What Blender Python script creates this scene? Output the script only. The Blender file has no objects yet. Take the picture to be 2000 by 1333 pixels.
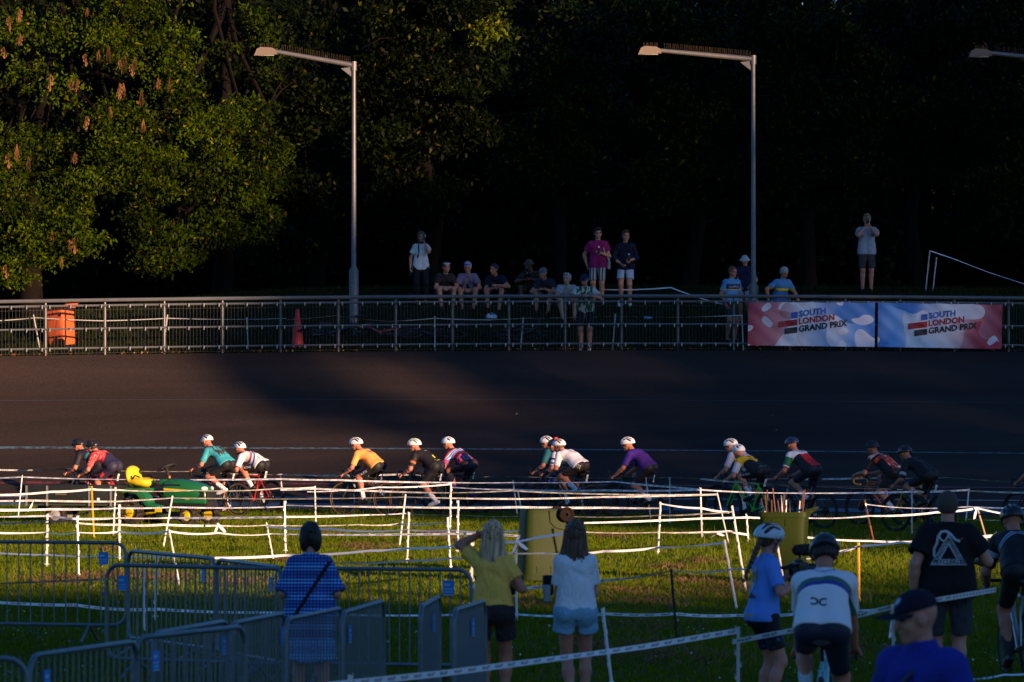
import bpy, bmesh, math, random
import numpy as np
from mathutils import Vector, Matrix
from mathutils.bvhtree import BVHTree
random.seed(7); np.random.seed(7)
R = math.radians
SC = bpy.context.scene
COL = SC.collection
# ------------------------------------------------------------------ camera, sky, sun, exposure
F, CZ, HY = 10000.0, 2.8, 735.0          # focal length in photo pixels, eye height, horizon row
cam = bpy.data.cameras.new('camera'); co = bpy.data.objects.new('camera', cam); COL.objects.link(co)
cam.lens = 180; cam.sensor_width = 36; cam.clip_start = 0.5; cam.clip_end = 3000
co.location = (0, 0, CZ); co.rotation_euler = (R(90.3925), 0, 0)
cam.dof.use_dof = True; cam.dof.focus_distance = 101.0; cam.dof.aperture_fstop = 8.0
SC.camera = co
SUN_AZ, SUN_EL = 40.0, 6.0               # sun stands behind the camera, 40 degrees to its right
S = Vector((math.sin(R(SUN_AZ)) * math.cos(R(SUN_EL)), -math.cos(R(SUN_AZ)) * math.cos(R(SUN_EL)), math.sin(R(SUN_EL))))
world = bpy.data.worlds.new('World'); SC.world = world; world.use_nodes = True
wn = world.node_tree.nodes; wl = world.node_tree.links
sky = wn.new('ShaderNodeTexSky'); sky.sky_type = 'NISHITA'; sky.sun_disc = False
sky.sun_elevation = R(SUN_EL); sky.sun_rotation = R(180 - SUN_AZ)
sky.air_density = 1.0; sky.dust_density = 0.4; sky.ozone_density = 4.0
wn['Background'].inputs[1].default_value = 0.092
tint = wn.new('ShaderNodeMix'); tint.data_type = 'RGBA'; tint.blend_type = 'MULTIPLY'; tint.inputs[0].default_value = 1.0
tint.inputs[7].default_value = (0.80, 0.96, 1.25, 1)     # the photograph's white balance: cold sky against warm sun
wl.new(sky.outputs[0], tint.inputs[6]); wl.new(tint.outputs[2], wn['Background'].inputs[0])
sl = bpy.data.lights.new('sun', 'SUN'); so = bpy.data.objects.new('sun', sl); COL.objects.link(so)
sl.energy = 5.0; sl.angle = R(0.4); sl.color = (1.0, 0.63, 0.40)
so.rotation_euler = S.to_track_quat('Z', 'Y').to_euler(); so.location = (60, -60, 40)
vs = SC.view_settings; vs.view_transform = 'Standard'; vs.look = 'None'; vs.exposure = 1.15; vs.gamma = 1.0
SC.cycles.max_bounces = 4; SC.cycles.diffuse_bounces = 2; SC.cycles.glossy_bounces = 2
SC.cycles.transmission_bounces = 2; SC.cycles.transparent_max_bounces = 4
SC.cycles.caustics_reflective = False; SC.cycles.caustics_refractive = False

def P(px, py, D): return Vector(((px - 1000) * D / F, D, CZ - (py - HY) * D / F))
def G(px, py):
    D = CZ * F / (py - HY); return Vector(((px - 1000) * D / F, D, 0.0))
def pix(v): return (1000 + v[0] * F / v[1], HY + F * (CZ - v[2]) / v[1])

# ------------------------------------------------------------------ materials
MATS = {}
def nodes(name):
    m = bpy.data.materials.new(name); m.use_nodes = True
    nt = m.node_tree; return m, nt.nodes, nt.links, nt.nodes['Principled BSDF']
def M(name, col, rough=0.6, metal=0.0, var=0.18, scale=14.0, bump=0.0, bscale=60.0, spec=0.4, coat=0.0):
    """plain surface with uneven colour and roughness and some fine relief"""
    if name in MATS: return MATS[name]
    m, n, l, b = nodes(name); MATS[name] = m
    tc = n.new('ShaderNodeTexCoord'); nz = n.new('ShaderNodeTexNoise'); nz.inputs['Scale'].default_value = scale
    nz.inputs['Detail'].default_value = 4; l.new(tc.outputs['Object'], nz.inputs['Vector'])
    mx = n.new('ShaderNodeMix'); mx.data_type = 'RGBA'
    c = list(col)[:3]
    mx.inputs[6].default_value = [max(0, x * (1 - var)) for x in c] + [1]
    mx.inputs[7].default_value = [min(1, x * (1 + var)) for x in c] + [1]
    l.new(nz.outputs[0], mx.inputs[0]); l.new(mx.outputs[2], b.inputs['Base Color'])
    b.inputs['Roughness'].default_value = rough; b.inputs['Metallic'].default_value = metal
    b.inputs['Specular IOR Level'].default_value = spec; b.inputs['Coat Weight'].default_value = coat
    if bump:
        n2 = n.new('ShaderNodeTexNoise'); n2.inputs['Scale'].default_value = bscale; n2.inputs['Detail'].default_value = 3
        l.new(tc.outputs['Object'], n2.inputs['Vector'])
        bp = n.new('ShaderNodeBump'); bp.inputs['Strength'].default_value = bump; bp.inputs['Distance'].default_value = 0.02
        l.new(n2.outputs[0], bp.inputs['Height']); l.new(bp.outputs[0], b.inputs['Normal'])
    return m
def hairmat(name, c1, c2, sc=70):
    """streaked along the strands"""
    if name in MATS: return MATS[name]
    m, n, l, b = nodes(name); MATS[name] = m; tc = n.new('ShaderNodeTexCoord'); mp = n.new('ShaderNodeMapping'); mp.inputs['Scale'].default_value = (sc, sc, sc * .06)
    nz = n.new('ShaderNodeTexNoise'); nz.inputs['Scale'].default_value = 1; nz.inputs['Detail'].default_value = 3; l.new(tc.outputs['Object'], mp.inputs[0]); l.new(mp.outputs[0], nz.inputs['Vector'])
    cr = n.new('ShaderNodeValToRGB'); cr.color_ramp.elements[0].position = .36; cr.color_ramp.elements[1].position = .66; cr.color_ramp.elements[0].color = (*c1, 1); cr.color_ramp.elements[1].color = (*c2, 1)
    l.new(nz.outputs[0], cr.inputs[0]); l.new(cr.outputs[0], b.inputs['Base Color']); b.inputs['Roughness'].default_value = .5; b.inputs['Specular IOR Level'].default_value = .35
    bp = n.new('ShaderNodeBump'); bp.inputs['Strength'].default_value = .9; bp.inputs['Distance'].default_value = .012; l.new(nz.outputs[0], bp.inputs['Height']); l.new(bp.outputs[0], b.inputs['Normal'])
    return m
def leafmat(name, trans=0.35, rough=0.55):
    """colour per blade or leaf from the attribute 'col', light shining through"""
    if name in MATS: return MATS[name]
    m, n, l, b = nodes(name); MATS[name] = m
    at = n.new('ShaderNodeAttribute'); at.attribute_name = 'col'
    l.new(at.outputs['Color'], b.inputs['Base Color']); b.inputs['Roughness'].default_value = rough
    b.inputs['Specular IOR Level'].default_value = 0.06
    tr = n.new('ShaderNodeBsdfTranslucent'); l.new(at.outputs['Color'], tr.inputs['Color'])
    ms = n.new('ShaderNodeMixShader'); ms.inputs[0].default_value = trans
    l.new(b.outputs[0], ms.inputs[1]); l.new(tr.outputs[0], ms.inputs[2])
    l.new(ms.outputs[0], n['Material Output'].inputs['Surface'])
    return m

# ------------------------------------------------------------------ object helpers
def tag(o, label=None, cat=None, group=None, kind=None):
    if label: o['label'] = label
    if cat: o['category'] = cat
    if group: o['group'] = group
    if kind: o['kind'] = kind
    return o
def link(o, parent=None):
    COL.objects.link(o)
    if parent is not None: o.parent = parent
    return o
def empty(name, loc=(0, 0, 0), rz=0.0, label=None, cat=None, group=None):
    o = bpy.data.objects.new(name, None); o.location = loc; o.rotation_euler = (0, 0, rz); o.empty_display_size = 0.2
    link(o); return tag(o, label, cat, group)
def mesh(name, V, Fc, mats, smooth=True, midx=None, attrs=None):
    me = bpy.data.meshes.new(name)
    if isinstance(Fc, np.ndarray):
        V = np.asarray(V, np.float32); nf, k = Fc.shape
        me.vertices.add(len(V)); me.vertices.foreach_set('co', V.ravel())
        me.loops.add(nf * k); me.loops.foreach_set('vertex_index', Fc.astype(np.int32).ravel())
        me.polygons.add(nf); me.polygons.foreach_set('loop_start', np.arange(0, nf * k, k, dtype=np.int32))
        me.update(calc_edges=True)
    else:
        me.from_pydata([tuple(v) for v in V], [], Fc)
    for m in (mats if isinstance(mats, (list, tuple)) else [mats]): me.materials.append(m)
    if midx is not None: me.polygons.foreach_set('material_index', np.asarray(midx, np.int32))
    if smooth: me.polygons.foreach_set('use_smooth', np.ones(len(me.polygons), bool))
    for nm, (ty, dom, data) in (attrs or {}).items():
        a = me.attributes.new(nm, ty, dom)
        a.data.foreach_set('color' if 'COLOR' in ty else ('vector' if 'VECTOR' in ty else 'value'), np.asarray(data, np.float32).ravel())
    me.update(); return me
def obj(name, me, parent=None, loc=None, rot=None, mat=None):
    o = bpy.data.objects.new(name, me)
    if loc is not None: o.location = loc
    if rot is not None: o.rotation_euler = rot
    link(o, parent)
    if mat is not None and len(o.material_slots):
        o.material_slots[0].link = 'OBJECT'; o.material_slots[0].material = mat
    return o
class MB:
    """collects simple solids into one mesh"""
    def __init__(s): s.v = []; s.f = []; s.m = []
    def add(s, V, Fc, mi=0):
        b = len(s.v); s.v += [Vector(v) for v in V]; s.f += [[b + i for i in f] for f in Fc]; s.m += [mi] * len(Fc); return s
    def box(s, c, d, rot=None, mi=0):
        x, y, z = d[0] / 2, d[1] / 2, d[2] / 2
        V = [Vector((a * x, b * y, e * z)) for a in (-1, 1) for b in (-1, 1) for e in (-1, 1)]
        if rot is not None: V = [rot @ v for v in V]
        c = Vector(c); return s.add([c + v for v in V], [(0, 1, 3, 2), (4, 6, 7, 5), (0, 4, 5, 1), (2, 3, 7, 6), (0, 2, 6, 4), (1, 5, 7, 3)], mi)
    def tube(s, pts, r, n=8, mi=0, caps=True, flat=1.0):
        pts = [Vector(p) for p in pts]; rr = r if isinstance(r, (list, tuple)) else [r] * len(pts)
        V = []; up = None
        for i, p in enumerate(pts):
            t = (pts[min(i + 1, len(pts) - 1)] - pts[max(i - 1, 0)])
            t = t.normalized() if t.length > 1e-9 else Vector((0, 0, 1))
            if up is None: up = Vector((0, 0, 1)) if abs(t.z) < 0.9 else Vector((1, 0, 0))
            a = t.cross(up)
            if a.length < 1e-6: a = t.cross(Vector((1, 0, 0)))
            a.normalize(); b = a.cross(t).normalized(); up = b
            for k in range(n):
                w = 2 * math.pi * k / n; V.append(p + a * (math.cos(w) * rr[i]) + b * (math.sin(w) * rr[i] * flat))
        Fc = [(i * n + k, i * n + (k + 1) % n, (i + 1) * n + (k + 1) % n, (i + 1) * n + k) for i in range(len(pts) - 1) for k in range(n)]
        if caps: Fc += [tuple(range(n - 1, -1, -1)), tuple(range((len(pts) - 1) * n, len(pts) * n))]
        return s.add(V, Fc, mi)
    def ring(s, c, R_, r, axis='y', n=32, k=8, mi=0, squash=1.0):
        """torus round an axis"""
        V = []; c = Vector(c)
        for i in range(n):
            w = 2 * math.pi * i / n
            for j in range(k):
                q = 2 * math.pi * j / k; a = R_ + r * math.cos(q); h = r * squash * math.sin(q)
                p = (a * math.cos(w), h, a * math.sin(w)) if axis == 'y' else ((a * math.cos(w), a * math.sin(w), h) if axis == 'z' else (h, a * math.cos(w), a * math.sin(w)))
                V.append(c + Vector(p))
        return s.add(V, [(i * k + j, i * k + (j + 1) % k, ((i + 1) % n) * k + (j + 1) % k, ((i + 1) % n) * k + j) for i in range(n) for j in range(k)], mi)
    def lathe(s, prof, c=(0, 0, 0), axis='z', n=20, mi=0):
        V = []; c = Vector(c)
        for (r, h) in prof:
            for k in range(n):
                w = 2 * math.pi * k / n; x, y = r * math.cos(w), r * math.sin(w)
                V.append(c + Vector({'z': (x, y, h), 'y': (x, h, y), 'x': (h, x, y)}[axis]))
        Fc = [(i * n + k, i * n + (k + 1) % n, (i + 1) * n + (k + 1) % n, (i + 1) * n + k) for i in range(len(prof) - 1) for k in range(n)]
        Fc += [tuple(range(n - 1, -1, -1)), tuple(range((len(prof) - 1) * n, len(prof) * n))]
        return s.add(V, Fc, mi)
    def prism(s, poly, y0, y1, mi=0, plane='xz'):
        n = len(poly); mk = (lambda a, b, y: Vector((a, y, b))) if plane == 'xz' else (lambda a, b, y: Vector((a, b, y)))
        V = [mk(a, b, y0) for a, b in poly] + [mk(a, b, y1) for a, b in poly]
        return s.add(V, [tuple(range(n)), tuple(range(2 * n - 1, n - 1, -1))] + [(i, n + i, n + (i + 1) % n, (i + 1) % n) for i in range(n)], mi)
    def mesh(s, name, mats, smooth=True, bevel=0.0, auto=True):
        me = mesh(name, s.v, s.f, mats, smooth, s.m)
        bm = bmesh.new(); bm.from_mesh(me); bmesh.ops.recalc_face_normals(bm, faces=bm.faces)
        if bevel: bmesh.ops.bevel(bm, geom=[e for e in bm.edges if len(e.link_faces) == 2 and e.calc_face_angle(0) > 0.6], offset=bevel, segments=2, affect='EDGES', profile=0.6)
        if smooth and auto:
            for e in bm.edges: e.smooth = not (len(e.link_faces) == 2 and e.calc_face_angle(0) > 0.7)
        bm.to_mesh(me); bm.free(); return me
    def obj(s, name, mats, parent=None, **k):
        kk = {a: k.pop(a) for a in ('loc', 'rot') if a in k}
        return obj(name, s.mesh(name, mats, **k), parent, **kk)
TEXTS = {}
def text2d(txt, size=1.0, shear=0.0, bold=0.0):
    """flat lettering as (verts, faces), origin at its centre"""
    key = (txt, shear, bold)
    if key not in TEXTS:
        cu = bpy.data.curves.new('lettering', 'FONT'); cu.body = txt; cu.size = 1; cu.shear = shear; cu.offset = bold
        cu.align_x = 'CENTER'; cu.align_y = 'CENTER'; cu.resolution_u = 2
        o = bpy.data.objects.new('lettering', cu); COL.objects.link(o)
        dg = bpy.context.evaluated_depsgraph_get(); me = o.evaluated_get(dg).to_mesh()
        TEXTS[key] = ([(v.co.x, v.co.y) for v in me.vertices], [tuple(p.vertices) for p in me.polygons])
        bpy.data.objects.remove(o); bpy.data.curves.remove(cu)
    V, Fc = TEXTS[key]; return [(x * size, y * size) for x, y in V], Fc
def lerp(a, b, t): return a + (b - a) * t
def sstep(a, b, x):
    t = np.clip((x - a) / (b - a), 0, 1); return t * t * (3 - 2 * t)
# ------------------------------------------------------------------ setting: infield, track, bank, wood
def Din(X): return 104.0 - 0.47 * np.clip(X, -26, 26)
def Dout(X): return 116.5 + 0.09 * np.clip(X, -26, 26)
def ztop(X): return 3.39 - 0.0006 * (np.clip(X, -16, 16) - 4) ** 2
def prof(s): return 0.10 * s + 0.90 * np.maximum(s, 0) ** 1.55
def trackpt(X, s):
    return (X, Din(X) + (Dout(X) - Din(X)) * s, ztop(X) * prof(s))
def track_at(px, py):
    lo, hi = 0.0, 1.0
    for _ in range(40):
        mid = (lo + hi) / 2
        X = 0.0
        for _ in range(6): X = (px - 1000) * trackpt(X, mid)[1] / F
        if pix(trackpt(X, mid))[1] > py: lo = mid
        else: hi = mid
    return X, mid
def bankz(X, D):
    d = D - Dout(X); w = 0.35 + 0.65 * sstep(-16, -4, X)
    return ztop(X) - 0.02 + 1.45 * sstep(0.35, 4.6, d) * w
def gridmesh(name, xs, ts, fn, m, smooth=True):
    A, B = np.meshgrid(xs, ts, indexing='ij'); V = np.stack(fn(A, B), -1).reshape(-1, 3)
    i = np.arange(A.size).reshape(A.shape)
    Fc = np.stack([i[:-1, :-1], i[1:, :-1], i[1:, 1:], i[:-1, 1:]], -1).reshape(-1, 4)
    return mesh(name, V, Fc, m, smooth)
def soilmat(name, c1, c2, sc):
    m, n, l, b = nodes(name); tc = n.new('ShaderNodeTexCoord'); nz = n.new('ShaderNodeTexNoise')
    nz.inputs['Scale'].default_value = sc; nz.inputs['Detail'].default_value = 6; l.new(tc.outputs['Object'], nz.inputs['Vector'])
    cr = n.new('ShaderNodeValToRGB'); cr.color_ramp.elements[0].position = 0.35; cr.color_ramp.elements[1].position = 0.7
    cr.color_ramp.elements[0].color = (*c1, 1); cr.color_ramp.elements[1].color = (*c2, 1)
    l.new(nz.outputs[0], cr.inputs[0]); l.new(cr.outputs[0], b.inputs['Base Color']); b.inputs['Roughness'].default_value = 0.95
    b.inputs['Specular IOR Level'].default_value = 0.1
    n2 = n.new('ShaderNodeTexNoise'); n2.inputs['Scale'].default_value = sc * 25; l.new(tc.outputs['Object'], n2.inputs['Vector'])
    bp = n.new('ShaderNodeBump'); bp.inputs['Strength'].default_value = 0.6; bp.inputs['Distance'].default_value = 0.03
    l.new(n2.outputs[0], bp.inputs['Height']); l.new(bp.outputs[0], b.inputs['Normal'])
    return m
turf = soilmat('turf', (0.025, 0.045, 0.006), (0.05, 0.065, 0.012), 0.8)
# infield: one sheet that runs to the track edge and far behind the camera
def infield(A, B):
    e = Din(A); return A, np.where(B > 0, e * B + 0, B * 400), np.zeros_like(A)
ground = obj('infield_ground', gridmesh('infield_ground', np.concatenate([[-600, -200, -60], np.linspace(-26, 26, 40), [60, 200, 600]]), np.concatenate([[-2, -1, -0.3], np.linspace(0, 1, 30)[1:]]), infield, turf))
tag(ground, 'mown grass infield in front of the banked track', kind='structure')
# asphalt
def asphalt():
    m, n, l, b = nodes('asphalt'); tc = n.new('ShaderNodeTexCoord')
    a = n.new('ShaderNodeTexNoise'); a.inputs['Scale'].default_value = 38; a.inputs['Detail'].default_value = 5; a.inputs['Roughness'].default_value = 0.75
    c = n.new('ShaderNodeTexNoise'); c.inputs['Scale'].default_value = 0.35; c.inputs['Detail'].default_value = 4
    mp = n.new('ShaderNodeMapping'); mp.inputs['Scale'].default_value = (0.22, 3.5, 3.5)
    l.new(tc.outputs['Object'], a.inputs['Vector']); l.new(tc.outputs['Object'], mp.inputs['Vector']); l.new(mp.outputs[0], c.inputs['Vector'])
    cr = n.new('ShaderNodeValToRGB'); cr.color_ramp.elements[0].position = 0.3; cr.color_ramp.elements[1].position = 0.75
    cr.color_ramp.elements[0].color = (0.010, 0.0072, 0.006, 1); cr.color_ramp.elements[1].color = (0.058, 0.041, 0.033, 1)
    l.new(a.outputs[0], cr.inputs[0])
    mx = n.new('ShaderNodeMix'); mx.data_type = 'RGBA'; mx.blend_type = 'MULTIPLY'; mx.inputs[0].default_value = 1
    cr2 = n.new('ShaderNodeValToRGB'); cr2.color_ramp.elements[0].position = 0.3; cr2.color_ramp.elements[1].position = 0.7
    cr2.color_ramp.elements[0].color = (0.72, 0.72, 0.72, 1); cr2.color_ramp.elements[1].color = (1.22, 1.2, 1.18, 1)
    l.new(c.outputs[0], cr2.inputs[0]); l.new(cr.outputs[0], mx.inputs[6]); l.new(cr2.outputs[0], mx.inputs[7])
    l.new(mx.outputs[2], b.inputs['Base Color']); b.inputs['Roughness'].default_value = 0.9; b.inputs['Specular IOR Level'].default_value = 0.15
    bp = n.new('ShaderNodeBump'); bp.inputs['Strength'].default_value = 0.5; bp.inputs['Distance'].default_value = 0.01
    l.new(a.outputs[0], bp.inputs['Height']); l.new(bp.outputs[0], b.inputs['Normal'])
    return m
ASPH = asphalt()
track = obj('banked_track', gridmesh('banked_track', np.linspace(-40, 40, 161), np.linspace(0, 1, 40), trackpt, ASPH))
tag(track, 'dark asphalt of the banked cycling track', kind='structure')
def paint(name, col, pyL, pyR, w, wear=0.35):
    """painted line along the track, worn and thin"""
    XL, sL = track_at(0, pyL); XR, sR = track_at(2000, pyR)
    k = (sR - sL) / (XR - XL)
    xs = np.linspace(-38, 38, 230)
    def fn(A, B):
        s = np.clip(sL + k * (A - XL), 0.004, 0.99) + B * w / (Dout(A) - Din(A)); x, y, z = trackpt(A, s); return x, y, z + 0.004
    m, n, l, b = nodes(name + '_paint'); tc = n.new('ShaderNodeTexCoord'); nz = n.new('ShaderNodeTexNoise')
    nz.inputs['Scale'].default_value = 9; nz.inputs['Detail'].default_value = 5; l.new(tc.outputs['Object'], nz.inputs['Vector'])
    mx = n.new('ShaderNodeMix'); mx.data_type = 'RGBA'; mx.inputs[6].default_value = (0.03, 0.025, 0.024, 1); mx.inputs[7].default_value = (*col, 1)
    cr = n.new('ShaderNodeValToRGB'); cr.color_ramp.elements[0].position = wear - 0.06; cr.color_ramp.elements[1].position = wear + 0.16
    l.new(nz.outputs[0], cr.inputs[0]); l.new(cr.outputs[0], mx.inputs[0]); l.new(mx.outputs[2], b.inputs['Base Color']); b.inputs['Roughness'].default_value = 0.6
    return obj(name, gridmesh(name, xs, np.array([-0.5, 0.5]), fn, m), track)
paint('blue_line', (0.075, 0.15, 0.19), 875, 886, 0.09, 0.42)
paint('red_line', (0.22, 0.035, 0.025), 943, 953, 0.12, 0.42)
paint('white_line', (0.28, 0.28, 0.28), 970, 978, 0.10, 0.36)
paint('blue_band', (0.03, 0.10, 0.17), 983, 1000, 0.55, 0.30)
paint('seam_line', (0.03, 0.03, 0.03), 783, 788, 0.03, 0.30)
# embankment and the ground under the wood
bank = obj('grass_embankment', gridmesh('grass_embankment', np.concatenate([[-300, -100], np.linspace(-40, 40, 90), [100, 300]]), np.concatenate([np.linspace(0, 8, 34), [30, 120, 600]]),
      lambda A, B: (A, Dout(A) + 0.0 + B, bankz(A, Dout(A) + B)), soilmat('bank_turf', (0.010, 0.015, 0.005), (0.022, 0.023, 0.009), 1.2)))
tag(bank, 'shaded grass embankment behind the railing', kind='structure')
# grass blades: too many to count
def blades(name, pts, n_per, h0, h1, w, cols, label, lean=0.35, mat='grass_blade', hfun=None, wl=0.0):
    N = len(pts) * n_per; base = np.repeat(pts, n_per, 0) + np.c_[np.random.normal(0, 0.035, (N, 2)), np.zeros(N)]
    hh = np.random.uniform(h0, h1, N)
    if hfun is not None: hh *= hfun(base)
    a = np.random.uniform(0, 2 * np.pi, N); ln = np.random.normal(0, lean, (N, 2)) * hh[:, None]
    # blades turn a flat side to any direction
    wv = np.c_[np.cos(a), np.sin(a), np.zeros(N)] * w * np.random.uniform(0.6, 1.4, N)[:, None]
    mid = base + np.c_[ln * 0.35, hh * 0.6]; tip = base + np.c_[ln, hh]
    V = np.stack([base - wv / 2, base + wv / 2, mid + wv * 0.4, mid - wv * 0.4, tip], 1).reshape(-1, 3)
    i = np.arange(N) * 5
    Fc = np.concatenate([np.stack([i, i + 1, i + 2], 1), np.stack([i, i + 2, i + 3], 1), np.stack([i + 3, i + 2, i + 4], 1)])
    c0, c1 = np.array(cols[0]), np.array(cols[1]); t = np.random.rand(N)[:, None]
    pn = 0.5 + 0.5 * np.sin(base[:, :1] * 1.3 + 2 * np.sin(base[:, 1:2] * 0.23)) * np.sin(base[:, 1:2] * 0.37 + 1)
    c = c0 + (c1 - c0) * np.clip(0.55 * t + 0.45 * pn, 0, 1)
    dry = np.random.rand(N) < 0.03 + 0.05 * pn[:, 0]; c[dry] = np.array(cols[2]) * np.random.uniform(0.6, 1.2, (dry.sum(), 1))
    cc = np.repeat(np.c_[c, np.ones(N)], 5, 0)
    o = obj(name, mesh(name, V, Fc, leafmat(mat, 0.3), False, attrs={'col': ('FLOAT_COLOR', 'POINT', cc)}))
    return tag(o, label, kind='stuff')
def scatter(n, y0, y1, margin=2.6):
    out = []
    y = y0 + (y1 - y0) * np.random.rand(n * 2) ** 0.9; x = (np.random.rand(n * 2) * 2 - 1) * (0.1 * y + margin)
    return np.c_[x, y, np.zeros(n * 2)][:n]
gp = scatter(100000, 44, 109); gp = gp[gp[:, 1] < Din(gp[:, 0]) - 0.05]
patch = lambda b: 0.65 + 0.5 * (0.5 + 0.5 * np.sin(b[:, 0] * 0.9 + 3 * np.sin(b[:, 1] * 0.11)) * np.sin(b[:, 1] * 0.25 + 0.6 * b[:, 0])) + 0.5 * np.exp(-((b[:, 1] - Din(b[:, 0])) / 0.8) ** 2)
blades('infield_grass', gp, 5, 0.035, 0.085, 0.011, ((0.060, 0.105, 0.001), (0.130, 0.170, 0.003), (0.26, 0.19, 0.05)), 'short green grass covering the infield', hfun=patch)
tp = scatter(1500, 46, 104); blades('seeding_grass', tp, 3, 0.12, 0.24, 0.006, ((0.11, 0.17, 0.015), (0.18, 0.20, 0.03), (0.28, 0.22, 0.09)), 'taller seeding grass stems scattered over the infield', 0.25)
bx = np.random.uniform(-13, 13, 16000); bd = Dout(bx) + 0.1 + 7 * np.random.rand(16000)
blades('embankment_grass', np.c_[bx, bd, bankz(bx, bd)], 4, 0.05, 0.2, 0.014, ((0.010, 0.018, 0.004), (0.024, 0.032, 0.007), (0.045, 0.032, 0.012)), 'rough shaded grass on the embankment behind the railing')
# dry clippings lying on the lawn in brown clumps, clover heads, fallen leaves along the railing
cl = [(712, 1072, .5), (905, 1058, .35), (1075, 1065, .2), (1312, 1112, .35), (1400, 1163, .6), (1375, 1100, .3), (1345, 1140, .4), (1270, 1180, .5), (1450, 1150, .5), (205, 1077, .2), (100, 1140, .5), (170, 1132, .5), (240, 1128, .5), (470, 1140, .5), (560, 1100, .3), (855, 1045, .3),
      (1190, 1050, .4), (1010, 1185, .5), (1300, 1290, .7), (1270, 1230, .5), (1530, 1110, .3), (1640, 1270, .6), (1180, 1268, .6), (1660, 1170, .4), (330, 1132, .4), (640, 1045, .3), (1230, 1160, .4)]
q = []
for (px, py, r) in cl:
    g = G(px, py); k = int(170 * r); q.append(np.c_[g.x + np.random.normal(0, r * .55, k), g.y + np.random.normal(0, r * 1.5, k), np.full(k, 0.02)])
blades('grass_clippings', np.concatenate(q), 3, 0.03, 0.09, 0.02, ((0.14, 0.085, 0.03), (0.22, 0.14, 0.06), (0.10, 0.06, 0.03)), 'brown dry grass clippings lying in clumps on the lawn', 1.2)
def specks(name, pts, size, cols, label, up=0.0):
    N = len(pts); a = np.random.uniform(0, 6.28, N); t = np.random.uniform(-.6, .6, N); s = size * np.random.uniform(.6, 1.4, N)
    u = np.c_[np.cos(a), np.sin(a), t] * s[:, None]; v = np.c_[-np.sin(a) * .6, np.cos(a) * .6, np.random.uniform(-.2, 1, N)] * s[:, None]
    V = np.stack([pts - u, pts - v * .7, pts + u, pts + v], 1).reshape(-1, 3); V[:, 2] += up
    Fc = np.arange(N * 4).reshape(-1, 4)
    c = np.array(cols)[np.random.randint(0, len(cols), N)] * np.random.uniform(.7, 1.2, (N, 1))
    return tag(obj(name, mesh(name, V, Fc, leafmat('grass_blade'), False, attrs={'col': ('FLOAT_COLOR', 'POINT', np.repeat(np.c_[c, np.ones(N)], 4, 0))})), label, kind='stuff')
fp = scatter(700, 45, 62, 0.5); fp[:, 2] = np.random.uniform(.06, .12, len(fp))
fp = fp[np.sin(fp[:, 0] * 1.7) * np.sin(fp[:, 1] * .9) > 0.0]
specks('clover_flowers', fp, 0.012, [(0.6, 0.6, 0.55)], 'small white clover heads in the near grass')
yp = scatter(60, 60, 100, 0.5); yp[:, 2] = .09; specks('yellow_flowers', yp, 0.014, [(0.7, 0.5, 0.02)], 'tiny yellow flowers dotted through the lawn')
lx = np.random.uniform(-12, 12, 420); ld = Dout(lx) + np.random.normal(0.02, 0.07, 420)
keep = np.random.rand(420) < 0.35 + 0.65 * (np.sin(lx * 2.1) > .2)
lv = np.c_[lx, ld, ztop(lx) + 0.012][keep]
specks('fallen_leaves', lv, 0.03, [(0.32, 0.10, 0.02), (0.22, 0.09, 0.03), (0.36, 0.2, 0.05)], 'dry orange leaves lying along the foot of the railing', 0.02)
dx = np.random.uniform(-11, 11, 26); ds = np.random.uniform(.1, .98, 26); dp_ = np.array([trackpt(a, b) for a, b in zip(dx, ds)]); dp_[:, 2] += .02
specks('track_litter', dp_, 0.022, [(0.3, 0.16, 0.08), (0.4, 0.38, 0.33)], 'stray leaves and specks lying on the asphalt', 0.0)

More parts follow.
